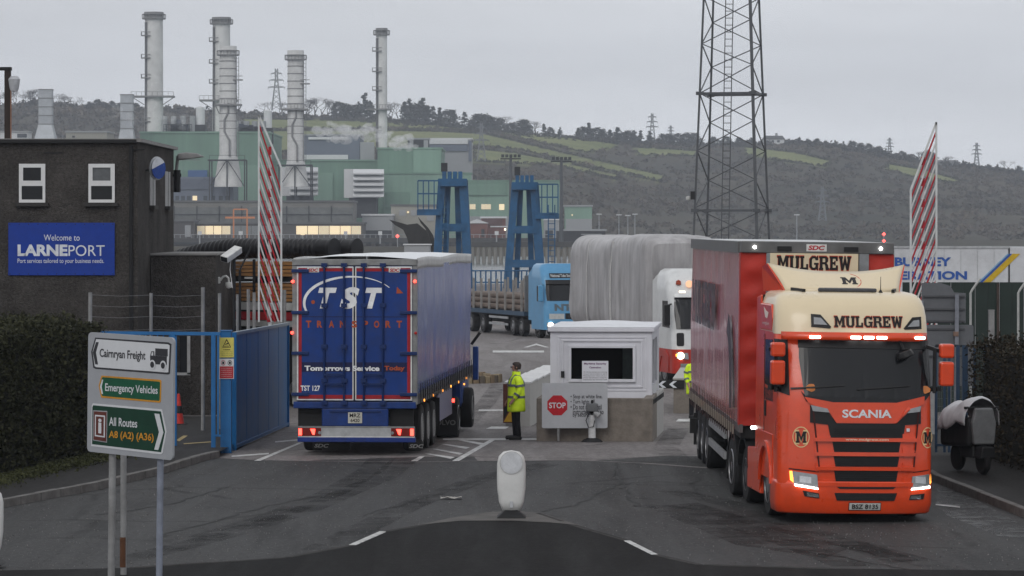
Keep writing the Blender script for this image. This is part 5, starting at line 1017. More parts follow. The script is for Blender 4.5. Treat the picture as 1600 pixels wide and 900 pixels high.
for sx, nm in ((-1, 'rear_door'), (1, 'rear_door')):
    x0, x1 = (-1.195, -.012) if sx < 0 else (.012, 1.195); d_ = MB().box(x0, x1, -.03, .06, 1.08, 3.86).build(nm, BDOOR, tst, bevel=.01)
    a, b = (x0, x1) if sx < 0 else (x1, x0)           # a = outer edge
    e = lambda q: a+(b-a)/abs(b-a)*q
    for (p, q, z0, z1, mt, yy) in ((0, .03, 1.09, 3.85, WTR, .036), (.035, .10, 1.12, 3.80, RTR, .034), (.03, 1.17, 3.82, 3.85, WTR, .036), (.03, 1.17, 3.75, 3.815, RTR, .034), (.03, 1.17, 1.09, 1.115, WTR, .036), (.03, 1.17, 1.12, 1.2, RTR, .034), (1.155, 1.178, 1.1, 3.84, WTR, .037)):
        xa, xb = sorted((e(p), e(q))); MB().box(xa, xb, -yy, -.029, z0, z1).build('door_edging', mt, d_)
    xa, xb = sorted((e(.10), e(1.15))); MB().box(xa, xb, -.033, -.029, tz(581), tz(566)).build('slogan_band', DKB, d_); MB().box(xa, xb, -.032, -.029, tz(495)-.008, tz(495)+.008).build('panel_line', DKB, d_)
    for px in ((507, 538) if sx < 0 else (569, 599)):
        r_ = MB().cyl((tx(px), -.075, 1.0), (tx(px), -.075, 3.9), .022, n=8).build('locking_rod', BROD, tst, smooth=True)
        for z in (3.88, 3.05, 2.2, 1.5, 1.04): MB().box(tx(px)-.06, tx(px)+.06, -.1, -.03, z-.04, z+.04).build('rod_bracket', BROD, r_)
        hx = 1 if px in (507, 569) else -1
        for z in (1.42, 1.62): MB().bar((tx(px), -.1, z), (tx(px)+hx*.36, -.11, z+.015), .035, .03).build('door_handle', BROD, r_)
    for z in (3.76, 2.9, 2.06, 1.215): MB().box(*sorted((e(-.11), e(.25))), -.075, -.03, z-.035, z+.035).build('hinge', BROD, d_, bevel=.01)
    px0 = 480 if sx < 0 else 608; MB().box(tx(px0), tx(px0+18.5), -.04, -.03, tz(425.5), tz(418.5)).build('maker_plate', PLW, d_); letters(d_, 'SDC', tx(px0+1.5), tx(px0+17), tz(424.7), tz(419.4), -.044, MATS['lettering_crimson'], bold=.04, shear=.2, name='maker_letters')
MB().box(-.012, .012, -.02, .02, 1.08, 3.86).build('door_gap', BLK, tst)
LW = M('lettering_white', (.72, .73, .74), .45); LOR = M('lettering_orange', (.36, .07, .025), .5); DY = -.0375
letters(tst, 'T', tx(497), tx(526.5), tz(482), tz(449.5), DY, LW, bold=.055, shear=.28, name='name_letter'); letters(tst, 'S', tx(531), tx(562), tz(482.5), tz(448.5), DY, LW, bold=.055, shear=.22, name='name_letter'); letters(tst, 'T', tx(571), tx(599.5), tz(482), tz(449.5), DY, LW, bold=.055, shear=.28, name='name_letter')
sw = MB(); cxp, czp, ra, rb = 548, 473, 75, 42; N_ = 40; pts = []
for k in range(N_+1):
    a = lerp(R(205), R(35), k/N_); th = 1.2+4.2*math.sin(PI*min(1, (k/N_)*1.0+.12))*(1-k/N_)**.5; ca, sa = math.cos(a), math.sin(a)
    pts.append(((cxp+ra*ca, czp-rb*sa), (cxp+(ra-th)*ca, czp-(rb-th)*sa)))
sw.add([(tx(p[0]), DY, tz(p[1])) for p, q in pts]+[(tx(q[0]), DY, tz(q[1])) for p, q in pts], [(k, k+1, N_+2+k, N_+1+k) for k in range(N_)]); sw.build('swoosh', LW, tst)
MB().prism([(tx(a), tz(b)) for a, b in ((621, 448), (630.5, 458), (620, 458.5))], 'xz', DY-.002, DY+.006).build('swoosh_tip', LOR, tst); MB().lathe([(0, -.003), (.04, -.003), (.04, .004), (0, .004)], 10, (tx(489), DY, tz(472)), 'y').build('swoosh_dot', LOR, tst)
for ch, px in zip('TRANSPORT', (482, 499.5, 518, 535.5, 554, 571.5, 589, 607, 624.5)): letters(tst, ch, tx(px-4.2), tx(px+4.2), tz(512), tz(501), DY, LOR, bold=.04, name='word_letter')
letters(tst, 'Tomorrows Service', tx(475.5), tx(593.5), tz(579.5), tz(571.3), DY, LW, bold=.04, name='slogan'); letters(tst, 'Today', tx(601), tx(633), tz(580.5), tz(571.3), DY, LOR, bold=.04, name='slogan'); letters(tst, 'TST 127', tx(469.5), tx(500), tz(611), tz(602.5), DY, LW, bold=.03, name='fleet_number')
for px, py in ((457, 440), (649, 439.5), (456, 520), (650.5, 520)): MB().lathe([(0, -.06), (.032, -.05), (.032, -.0), (0, 0)], 10, (tx(px), -.02, tz(py)), 'y').build('marker_lamp', REDL if py < 500 or px < 500 else REDR, tst)
MB().box(-1.27, 1.27, -.02, .2, .92, 1.06).build('rear_sill', BCH, tst, bevel=.015); MB().box(tx(502.5), tx(607), -.01, .15, .55, .92).build('rear_panel', BCH, tst, bevel=.02); MB().box(tx(515), tx(596), -.03, -.01, .84, .87).build('panel_lip', BROD, tst)
MB().box(-1.2, tx(502), .2, .25, .5, .92).build('dark_recess', CHAS, tst); MB().box(tx(607), 1.2, .2, .25, .5, .92).build('dark_recess', CHAS, tst)
MB().box(tx(544), tx(566), -.03, -.01, tz(661), tz(644)).build('number_plate', M('plate_yellowed', (.5, .49, .43), .5), tst); letters(tst, 'MRZ', tx(546.5), tx(563.5), tz(652), tz(645.8), -.034, LBK, bold=.02, name='plate_lettering'); letters(tst, '6420', tx(548), tx(562), tz(659.5), tz(654), -.034, LBK, bold=.02, name='plate_lettering')
MB().box(tx(466), tx(649), -.06, .0, tz(682), tz(667)).build('lamp_bar', ALU, tst, bevel=.01); MB().box(tx(465), tx(650), -.09, .05, tz(690.5), tz(683)).build('rear_bumper', M('bumper_blue', (.01, .03, .17), .4, dirt=.4, dscale=4), tst, bevel=.01); MB().box(tx(466), tx(649), -.075, -.03, tz(684), tz(681.5)).build('bumper_edge', WTR, tst); MB().box(tx(466), tx(649), -.07, -.03, tz(668), tz(665.8)).build('bumper_edge', FRM, tst)
for x0, x1, tri, wl in ((466.5, 502, 489, 500), (612, 648.5, 624, 614)):
    h_ = MB().box(tx(x0), tx(x1), -.085, -.06, tz(681), tz(668.5)).build('tail_lamp_cluster', M('tail_lens', (.16, .012, .01), .2), tst)
    MB().box(tx(466.8 if x0 < 500 else 642), tx(472 if x0 < 500 else 647.5), -.092, -.085, tz(680), tz(669.5)).build('tail_lamp', REDL, h_); MB().prism([(tx(tri-4), tz(670)), (tx(tri+4), tz(670)), (tx(tri+3), tz(679)), (tx(tri), tz(679))], 'xz', -.092, -.085).build('brake_lamp', REDL, h_); MB().lathe([(0, -.01), (.035, -.008), (.035, 0), (0, 0)], 10, (tx(wl), -.085, tz(676)), 'y').build('reverse_lamp', LENS, h_)
for x0, x1, t0 in ((483, 543, 487), (634, 660, 637)): MB().box(tx(x0), tx(min(x1, 656)), .5, .53, tz(705), tz(689)).build('mudflap', CHAS, tst)
letters(tst, 'SDC', tx(486), tx(509), tz(702), tz(696), .49, M('flap_print', (.3, .3, .3), .6), bold=.03, shear=.25, name='flap_lettering'); letters(tst, 'SDC', tx(636), tx(659), tz(702), tz(696), .47, MATS['flap_print'], bold=.03, shear=.25, name='flap_lettering')
for k in range(27):
    y = .45+k*.49; o = MB().box(1.318, 1.33, y, y+.055, .98, 1.42).build('strap', M('strap_black', (.015, .015, .018), .6), tst); MB().box(1.33, 1.35, y-.015, y+.07, 1.1, 1.3).build('buckle', M('buckle_dark', (.05, .05, .055), .5), o)
for k in range(6): MB().box(1.3, 1.32, 1.4+k*2.1, 1.46+k*2.1, 1.0, 1.05).build('side_marker', ORL, tst)
MB().box(-.5, .5, .3, 13, .72, .98).build('trailer_chassis', CHAS, tst)
for sx in (-1, 1):
    for k in range(3): wheel(tst, sx*1.05, 1.7+k*1.31, .44-.03*k, .5, .38, sx, M('worn_rim', (.3, .3, .3), .4, .5))
    MB().box(sx*1.19, sx*1.22, 5.4, 9.0, .33, .98).build('side_skirt', M('skirt_lavender', (.16, .16, .28), .35, var=.15, coat=.3), tst)
    MB().box(sx*1.0, sx*1.3, 5.0, 5.04, .2, .9).build('mudflap', CHAS, tst)
# its tractor, low beyond the trailer
tz0 = -.34
MB().box(-1.3, 1.0, 14.2, 16.4, tz0+.5, 3.5).build('tractor_cab', BDOOR, tst, bevel=.15); MB().box(-.5, .5, 9.6, 16, tz0+.55, tz0+.95).build('tractor_chassis', CHAS, tst)
for sx in (-1, 1):
    wheel(tst, sx*1.0, 10.4, tz0+.5, .5, .5, sx, hub=True); wheel(tst, sx*1.05, 15.0, tz0+.5, .5, .32, sx); MB().box(sx*.62, sx*1.28, 9.75, 9.79, tz0+.12, tz0+.85).build('mudflap', CHAS, tst); MB().box(sx*.72, sx*1.22, 9.7, 9.74, tz0+.86, tz0+1.02).build('tail_lamp', M('tail_lens2', (.16, .012, .01), .2), tst)
    MB().bar((sx*1.1, 15.9, 1.7), (sx*1.32, 15.9, 2.0), .07).build('mirror_arm', BLK, tst); MB().box(sx*1.2-.07, sx*1.2+.07, 15.9, 16.1, .8, 1.65).build('mirror_housing', M('mirror_blue', (.02, .06, .22), .35), tst, bevel=.03)
letters(tst, 'VOLVO', .66, 1.24, tz0+.36, tz0+.48, 9.74, M('flap_print2', (.18, .18, .18), .6), bold=.03, name='flap_lettering')
for a, z in ((1.17, .94), (.9, .94)): MB().box(a-.05, a+.05, 9.69, 9.7, tz0+z-.04, tz0+z+.04).build('lit_lamp', REDL, tst)
MB().box(1.24, 1.27, 11.9, 11.95, tz0+1.2, tz0+1.24).build('side_marker', ORL, tst)
# 3. white lorry with a tarpaulin-wrapped load, half hidden behind the booth
def simple_cab(root, C, paint, zroof, low=None, zl=1.3, gz0=0.):
    m_, rows = C.shell([gz0+.45, gz0+.8, zl], [C.w]*3); m_.build('cab_lower', low or paint, root, smooth='all')
    zs = [zl, 1.7+gz0, 2.1+gz0, 2.9+gz0, 3.1+gz0, zroof-.25, zroof-.08, zroof]; m_, rows = C.shell(zs, [C.w]*5+[C.w*.98, C.w*.9, C.w*.78]); n = len(rows[-1]); m_.f.append(tuple(range((len(zs)-1)*n, len(zs)*n))); m_.build('cab_body', paint, root, smooth=True)
    MB().box(-C.w*.97, C.w*.97, C.back-.05, C.back+.02, gz0+.8, zroof-.3).build('cab_rear_wall', CHAS, root)
WPT = M('white_cab_paint', (.62, .63, .63), .35, var=.06, coat=.3, dirt=.2); RLOW = M('red_bumper_paint', (.38, .03, .02), .4, dirt=.3)
D2 = 115.; TH2 = R(11.8); gz2 = gz(115); wl = thing('articulated_lorry', 'white lorry with red bumper carrying a load wrapped in grey tarpaulin', 'lorry', (X(1053, D2)+1.22*math.cos(TH2), D2+1.22*math.sin(TH2)-.2, gz2), TH2)
CW = Cab(prof=((0, 0), (.9, 0), (1.9, .06), (2.8, .34), (3.3, .6), (3.95, 1.1)))
simple_cab(wl, CW, WPT, 3.92, RLOW, 1.25)
CW.put('windscreen', [(-1.1, 1.93), (1.1, 1.93), (1.12, 2.4), (1.08, 3.0), (-1.08, 3.0), (-1.12, 2.4)], GLS, wl, .015, .01, 4); CW.put('sun_visor', [(-1.1, 2.98), (1.1, 2.98), (1.08, 3.1), (-1.08, 3.1)], WPT, wl, .12, .04, 4)
for k in range(4): CW.put('grille_slot', rect(-.62, .62, 1.28+k*.16, 1.37+k*.16), BLK, wl, .014, .0, 3)
CW.put('grille_slot', rect(-.6, .6, .62, .78), BLK, wl, .02)
for sx in (-1, 1):
    CW.put('headlamp', [(sx*.72, .92), (sx*1.12, .95), (sx*1.12, 1.16), (sx*.74, 1.13)], LENS, wl, .03, .02); x = sx*.98; MB().lathe([(0, -.05), (.11, -.03), (.12, .02)], 14, (x, CW.front(x, 1.04)-.03, 1.04), 'y').build('lit_headlamp', WARM, wl); MB().box(sx*1.1-.05, sx*1.1+.05, CW.front(1.1, 1.06)-.1, CW.front(1.1, 1.06)-.05, 1.02, 1.1).build('indicator', ORL, wl)
    CW.put('fog_lamp', rect(sx*.85-.14, sx*.85+.14, .66, .78), LENS, wl, .03, .02)
    MB().prism([(.52, 1.95), (1.5, 1.98), (1.5, 2.85), (.8, 2.85)], 'yz', sx*1.225, sx*1.246).build('side_window', GLS, wl); MB().prism([(.55, 1.0), (.95, 1.2), (1.9, 1.2), (2.2, .9), (2.2, .4), (1.95, .4), (1.6, .98), (1.2, .98), (.85, .5), (.6, .5)], 'yz', sx*1.235, sx*1.27).build('wheel_arch', RLOW, wl)
    MB().box(sx*1.42-.1, sx*1.42+.1, .1, .3, 2.05, 2.75).build('mirror_housing', BLK, wl, bevel=.04); MB().bar((sx*1.2, .5, 2.75), (sx*1.42, .2, 2.7), .05).build('mirror_arm', BLK, wl)
    wheel(wl, sx*1.03, 1.42, .5, .5, .32, sx); wheel(wl, sx*1.0, 5.0, .5, .5, .5, sx, hub=True); MB().prism([(2.3, .9), (2.9, .9), (2.9, 3.5), (2.3, 3.7)], 'yz', sx*1.17, sx*1.23).build('side_deflector', WPT, wl)
    MB().cyl((sx*.55, .62, 3.42), (sx*.55, .55, 3.42), .12, n=14).build('roof_spot_lamp', E('amber_spot', (.9, .5, .3), .7), wl); MB().lathe([(.09, 0), (.08, .12), (0, .16)], 10, (sx*.88, .75, 3.4), 'z').build('roof_beacon', M('beacon_amber', (.3, .05, .02), .3), wl)
    CW.put('marker_lamp', rect(sx*.8-.1, sx*.8+.1, 3.14, 3.19), E('soft_marker', (1, .8, .6), 2.5), wl, .02, .02)
    CW.put('step_recess', rrect(sx*.98-.12, sx*.98+.12, 1.36, 1.8, .05), BLK, wl, .012, .01)
MB().box(-.45, .45, .6, 17, .6, .95).build('chassis', CHAS, wl); MB().box(-1.25, 1.25, 3.4, 16.6, 1.05, 1.3).build('trailer_bed', CHAS, wl)
TARPM = M('grey_tarpaulin', (.34, .33, .335), .36, var=.32, scale=1.6, stretch=(1.4, 1.4, .22), bump=.35, bscale=5, spec=.4, dirt=.3, dscale=.8)
mm = MB(); NU, NV = 90, 72
def tarp(u, v):
    y = lerp(3.35, 16.2, u); a = 2*PI*v; e = .2+.12*u; c_, s_ = math.cos(a), math.sin(a); endk = 1-.16*max(0, (u-.9)/.1)**2-.10*max(0, (.06-u)/.06)**2
    x = math.copysign(abs(c_)**e, c_)*1.27*endk; z = 3.28+math.copysign(abs(s_)**e, s_)*(1.68+.05*math.sin(u*7))*endk
    p = Vector((x, y, z)); nrm = Vector((c_, 0, s_)).normalized(); sag = .02*max(0, s_)
    d = .05*mnoise.noise(Vector((y*3.1+z, z*1.9-y, x*2)))**2+.07*mnoise.noise(Vector((y*.75, z*.5, x*.5)))+.014*mnoise.noise(Vector((y*2.3, z*.6, x)))+.006*mnoise.noise(Vector((y*5, z*1.2, x+4)))+.03*mnoise.noise(Vector((x*2, y*2, z*2)))-(.07 if abs(u-.42) < .008 or abs(u-.72) < .006 else 0)
    if u < .16: d += .045*math.sin((z*2.2+y*6)*2.2)*(1-u/.16)
    return p+nrm*(d+sag)
mm.grid(tarp, NU, NV); mm.grid(lambda u, v: lerp(tarp(0, 0)*1, Vector((0, 3.42, 3.3)), 0)*0+lerp(tarp(0., v), Vector((0, 3.3, 3.3)), u), 6, NV); mm.grid(lambda u, v: lerp(tarp(1., v), Vector((0, 16.25, 3.3)), u), 6, NV); mm.build('wrapped_load', TARPM, wl, smooth='all')
for y in (8.5, 8.62, 12.3): MB().tube([(-1.3-.02, y, 1.5), (-1.36, y+.05, 2.6), (-1.36, y, 3.9), (-1.24, y, 4.82)], .012, 5).build('wrap_rope', M('pale_rope', (.55, .55, .54), .7), wl)
for k in range(9): MB().box(-1.34, -1.28, 6.2+k*1.15, 6.5+k*1.15, 1.28, 1.62).build('wrap_tail', M('white_wrap', (.5, .5, .5), .5), wl)
for sx in (-1, 1):
    for k in range(3): wheel(wl, sx*1.05, 12+k*1.31, .48, .5, .38, sx)
letters(wl, '114', .68, 1.02, 1.0, 1.08, 0, WPT, name='bumper_number', fn=CW.fn(.015))
# 4. pale blue flatbed lorry with stakes and tubes
D3 = 178.; TH3 = R(17.5); NB = M('sky_blue_paint', (.085, .27, .47), .32, var=.06, coat=.4, dirt=.15); nt_ = thing('articulated_lorry', 'sky blue lorry pulling a staked flatbed of rusty tubes', 'lorry', (X(853, D3)+1.2*math.cos(TH3), D3+1.2*math.sin(TH3)-.2, gz(178)), TH3)
CN = Cab(prof=((0, 0), (.9, 0), (1.9, .05), (2.8, .28), (3.3, .5), (3.85, .95)), npow=4.2); simple_cab(nt_, CN, NB, 3.85)
CN.put('windscreen', [(-1.1, 1.95), (1.1, 1.95), (1.12, 2.5), (1.08, 2.86), (-1.08, 2.86), (-1.12, 2.5)], GLS, nt_, .015, .01, 4); CN.put('sun_visor', rect(-1.12, 1.12, 2.8, 3.02), BLK, nt_, .14, .04, 4); CN.put('name_board', rect(-.85, .85, 3.12, 3.36), BLK, nt_, .03, .02, 3)
letters(nt_, 'National Tube Stockholders', -.8, .8, 3.16, 3.32, 0, M('lettering_greyish', (.45, .47, .48), .5), bold=.02, name='board_lettering', fn=CN.fn(.055)); letters(nt_, 'NTS', -.72, .5, 1.42, 1.78, 0, M('lettering_steel', (.1, .13, .15), .5), bold=.05, name='front_lettering', fn=CN.fn(.012))
CN.put('grille', rect(-.15, 1.0, 1.0, 1.3), BLK, nt_, .015, 0, 3); CN.put('bumper_stripe', rect(-1.0, -.2, 1.0, 1.28), M('stripe_silver', (.4, .42, .42), .4), nt_, .014, 0, 3); CN.put('badge', rect(.55, .75, 1.0, 1.14), M('badge_red', (.4, .02, .03), .4), nt_, .03, .02, 2)
for sx in (-1, 1):
    CN.put('headlamp', [(sx*.7, .55), (sx*1.12, .58), (sx*1.12, .82), (sx*.72, .8)], LENS, nt_, .03, .02); x = sx*.93; MB().lathe([(0, -.05), (.13, -.03), (.14, .02)], 14, (x, CN.front(x, .7)-.03, .7), 'y').build('lit_headlamp', E('white_headlamp', (1, .93, .8), 12.), nt_)
    MB().prism([(.7, 1.9), (1.4, 1.9), (1.4, 2.7), (.9, 2.7)], 'yz', sx*1.225, sx*1.246).build('side_window', GLS, nt_); MB().box(sx*1.42-.12, sx*1.42+.12, .1, .32, 1.9, 2.75).build('mirror_housing', NB, nt_, bevel=.05); MB().bar((sx*1.2, .5, 2.75), (sx*1.42, .2, 2.7), .05).build('mirror_arm', BLK, nt_)
    wheel(nt_, sx*1.03, 1.42, .5, .5, .32, sx); wheel(nt_, sx*1.03, 4.2, .5, .5, .34, sx); wheel(nt_, sx*1.0, 5.5, .5, .5, .5, sx); wheel(nt_, sx*1.03, 11., .5, .5, .4, sx); wheel(nt_, sx*1.03, 13.2, .5, .5, .4, sx)
    MB().prism([(2.25, .9), (2.85, .9), (2.85, 3.3), (2.25, 3.6)], 'yz', sx*1.17, sx*1.23).build('side_deflector', NB, nt_); MB().box(sx*1.2-.02, sx*1.2+.02, 6.5, 9.9, .5, .62).box(sx*1.2-.02, sx*1.2+.02, 6.5, 9.9, .85, .97).build('side_guard', ALU, nt_)
    for k in range(8): MB().box(sx*1.22-.05, sx*1.22+.05, 4.0+k*1.45, 4.12+k*1.45, 1.3, 2.95).build('stake', M('stake_steel', (.22, .21, .2), .6), nt_)
MB().box(-.45, .45, .6, 16, .6, 1.0).build('chassis', CHAS, nt_); MB().box(-1.25, 1.25, 3.6, 16.6, 1.08, 1.3).build('flatbed', M('flatbed_blue', (.03, .06, .1), .5), nt_); MB().box(-1.2, 1.2, 3.55, 3.65, 1.3, 3.2).build('headboard', M('headboard_grey', (.14, .15, .16), .5), nt_)
RUST = M('rusty_tube', (.13, .1, .082), .7, var=.35, scale=3)
for lev in range(3):
    for k in range(7-lev): MB().cyl((-1.0+.32*k+.16*lev, 4.0+.3*(k % 2), 1.47+lev*.28), (-1.0+.32*k+.16*lev, 15.5, 1.47+lev*.28), .155, n=10).build('steel_tube', RUST, nt_, smooth=True)
# 5. trailer of boards and corrugated pipes behind the left gate, standing crosswise
PA = R(-34); tb = thing('flatbed_trailer', 'red and white flatbed stacked with timber boards behind the left gate', 'trailer', (X(503, 100), 100., gz(100)), PA); g0 = 0; ZS = lambda y: Z(y, 100)-gz(100)
WOOD = M('sawn_timber', (.30, .15, .055), .75, var=.3, scale=3, stretch=(.3, 3, 3)); TRW = M('trailer_white', (.45, .45, .44), .5, dirt=.5); TRR = M('trailer_red', (.30, .02, .025), .45, dirt=.3)
L_ = 4.6
MB().box(-L_, .2, 0, 2.4, ZS(486), ZS(474)).build('white_sideboard', TRW, tb); MB().box(-L_, .2, .01, 2.39, ZS(502), ZS(489)).build('red_sideboard', TRR, tb); MB().box(-L_, .2, .05, 2.35, ZS(489), ZS(486)).build('dark_rail', CHAS, tb); MB().box(-L_, .2, 0.02, 2.38, ZS(512), ZS(503)).build('lower_rail', TRW, tb); MB().box(-L_+.2, 0, .3, 2.1, .5, ZS(512)).build('chassis', CHAS, tb)
for x in (-3.9, -2.6, -.9): 
    for y in (.2, 2.2): q = wheel(tb, 0, 0, 0, .5, .35, -1); q.location = (x, y, .5); q.rotation_euler = (0, 0, PI/2)
rnd = random.Random(3)
for b0, b1, rows_ in ((443, 472, 5), (409, 432.5, 4)):
    for r_ in range(rows_):
        for c_ in range(6):
            z0 = lerp(ZS(b1), ZS(b0), r_/rows_); z1 = lerp(ZS(b1), ZS(b0), (r_+.78)/rows_); MB().box(-L_+.3+rnd.uniform(0, .25), -.25+rnd.uniform(-.2, .15), .1+c_*.37, .1+c_*.37+.33, z0, z1).build('board', WOOD, tb)
for x in (-4.1, -2.6, -.9):
    MB().box(x, x+.1, .15, 2.3, ZS(443), ZS(432.5)).build('bearer', CHAS, tb); MB().box(x+.02, x+.09, .04, .09, ZS(474), ZS(406)).build('load_strap', CHAS, tb)
MB().box(-2.9, -2.6, .06, .095, ZS(437), ZS(434)).build('tag', PLW, tb)
MB().lathe([(0, -.03), (.04, -.02), (.04, .01)], 8, (-2.7, -.0, ZS(494.5)), 'y').build('marker_lamp', ORL, tb)
HDPE = M('black_pipe', (.014, .014, .016), .42, var=.2, scale=2)
def pipe(label, xa, xb, y, z, r_, drop):
    o_ = MB(); n = int((xb-xa)/.085); prof = []
    m_ = MB(); vs = []; N_ = 22; k_tot = n*2
    for k in range(k_tot+1):
        f = k/k_tot; x = lerp(xa, xb, f); rr = r_*(1.0 if (k % 4) < 2 else .91) if f < .93 else r_*(.97 if f < .985 else 1.04); zz = z-drop*max(0, (.45-f)/.45)**2
        for a in range(N_): vs.append((x, y+rr*math.cos(2*PI*a/N_), zz+rr*math.sin(2*PI*a/N_)))
    m_.add(vs, [(j*N_+a, j*N_+(a+1) % N_, (j+1)*N_+(a+1) % N_, (j+1)*N_+a) for j in range(k_tot) for a in range(N_)])
    inn = [(xb+.0, y+r_*.9*math.cos(2*PI*a/N_), z+r_*.9*math.sin(2*PI*a/N_)) for a in range(N_)]+[(xb-1.2, y+r_*.88*math.cos(2*PI*a/N_), z+r_*.88*math.sin(2*PI*a/N_)) for a in range(N_)]
    m_.add(inn, [(a, (a+1) % N_, N_+(a+1) % N_, N_+a) for a in range(N_)]+[tuple(range(N_, 2*N_))]); m_.add([vs[k_tot*N_+a] for a in range(N_)]+inn[:N_], [(a, (a+1) % N_, N_+(a+1) % N_, N_+a) for a in range(N_)])
    p0 = ROOTM[tb.name]; t_ = thing('corrugated_pipe', label, 'pipe', p0 @ Vector((0, 0, 0)), PA, 'black corrugated pipes'); m_.build('pipe_wall', HDPE, t_, smooth=True)
    MB().lathe([(r_*1.045, -.06), (r_*1.06, -.03), (r_*1.06, .0), (r_*.9, .005)], 22, (xb, y, z), 'x').build('socket_rim', HDPE, t_, smooth=True)
pipe('front black corrugated pipe lying on top of the timber trailer', -6.0, .12, .45, ZS(389), .30, .42); pipe('rear black corrugated pipe lying behind the front one', -5.6, .35, 1.25, ZS(389), .29, .3)
# 6. white refrigerated trailer parked far right
D6 = 122.; bt = thing('box_trailer', 'white refrigerated trailer with blue lettering and yellow stripe at the right', 'trailer', (X(1400, D6), D6, gz(D6))); hx = lambda px: X(px, D6)-X(1400, D6); hzz = lambda y: Z(y, D6)-gz(D6)
FRW = M('fridge_white', (.52, .53, .55), .4, var=.06, scale=.7, dirt=.25); BLT = M('lettering_blue', (.03, .09, .32), .45)
MB().box(hx(1330), hx(1576), 0, 2.5, 1.1, hzz(385.5)).build('box_body', FRW, bt, bevel=.03); MB().box(hx(1330), hx(1577), -.03, 0, hzz(388), hzz(384.5)).build('top_rail', ALU, bt); MB().box(hx(1576), hx(1577.5), -.02, 2.5, 1.1, hzz(386)).build('end_frame', CHAS, bt); MB().box(hx(1578), hx(1640), 0, 2.5, 1.1, hzz(386)).build('box_body', FRW, bt)
for k in range(9): MB().box(hx(1345+k*26), hx(1345.5+k*26), -.012, 0, 1.15, hzz(388)).build('panel_joint', ALU, bt)
letters(bt, 'BURNEY', hx(1398), hx(1486), hzz(416), hzz(402), -.02, BLT, bold=.04, name='lettering'); letters(bt, 'REFRIGERATION', hx(1326), hx(1511), hzz(437), hzz(423.5), -.02, BLT, bold=.04, name='lettering')
for a, w_, mt in ((1534, 12, M('stripe_yellow', (.5, .33, .02), .5)), (1529, 4.5, BLT), (1526, 2, M('stripe_pale_blue', (.2, .38, .55), .5))): MB().prism([(hx(a+2), hzz(441)), (hx(a+2+w_), hzz(441)), (hx(a+48+w_), hzz(396.5)), (hx(a+48), hzz(396.5))], 'xz', -.022, -.005).build('livery_stripe', mt, bt)
MB().box(hx(1330), hx(1640), .3, 2.2, .5, 1.1).build('chassis', CHAS, bt)
for k in range(3):
    for y in (.25, 2.25): q = wheel(bt, 0, 0, 0, .5, .35, -1); q.location = (hx(1500)+k*1.31, y, .5); q.rotation_euler = (0, 0, PI/2)
# ======================= THE GATE =======================
def Pt(px, py, D): return W(px, py, D)
# ---- pebbledashed port building ----
m, t, b = nodes_mat('pebbledash'); l = t.links.new; b.inputs['Roughness'].default_value = .95; b.inputs['Specular IOR Level'].default_value = .15
c = nadd(t, 'ShaderNodeTexCoord'); v1 = nadd(t, 'ShaderNodeTexVoronoi', Scale=26.); l(c.outputs['Object'], v1.inputs['Vector']); n1 = nadd(t, 'ShaderNodeTexNoise', Scale=.7, Detail=7., Roughness=.7); l(c.outputs['Object'], n1.inputs['Vector'])
n9 = nadd(t, 'ShaderNodeTexNoise', Scale=13., Detail=4., Roughness=.8); l(c.outputs['Object'], n9.inputs['Vector'])
r1 = nadd(t, 'ShaderNodeValToRGB'); r1.color_ramp.elements[0].position = .35; r1.color_ramp.elements[0].color = (.033, .030, .028, 1); r1.color_ramp.elements[1].position = .7; r1.color_ramp.elements[1].color = (.082, .075, .07, 1); l(n9.outputs['Fac'], r1.inputs[0])
mx = nadd(t, 'ShaderNodeMixRGB', Fac=1.); mx.blend_type = 'MULTIPLY'; mr = nadd(t, 'ShaderNodeMapRange', From_Min=.3, From_Max=.7, To_Min=.5, To_Max=1.4); l(n1.outputs['Fac'], mr.inputs['Value']); l(r1.outputs[0], mx.inputs['Color1']); l(mr.outputs[0], mx.inputs['Color2']); l(mx.outputs[0], b.inputs['Base Color'])
bp = nadd(t, 'ShaderNodeBump', Strength=.8, Distance=.03); l(v1.outputs['Distance'], bp.inputs['Height']); l(bp.outputs[0], b.inputs['Normal']); PEB = m
PVC = M('white_upvc', (.62, .62, .62), .35, var=.04); DGL = M('window_glass', (.014, .015, .017), .08, var=.1, spec=.2); SILL = M('dark_sill', (.035, .033, .032), .8); COPE = M('coping', (.22, .215, .21), .7, var=.2, scale=2)
DB = 92.; BX = X(215, DB); pb = thing('port_building', 'dark pebbledashed two storey building with white windows at the left', 'building', (BX, DB, .0)); bx = lambda px: X(px, DB)-BX
HT = Z(222, DB)
MB().box(-16, 0, 0, 9.8, -.6, HT).build('wall', PEB, pb); MB().box(-16.2, .12, -.12, 9.92, HT, HT+.09).build('roof_coping', COPE, pb)
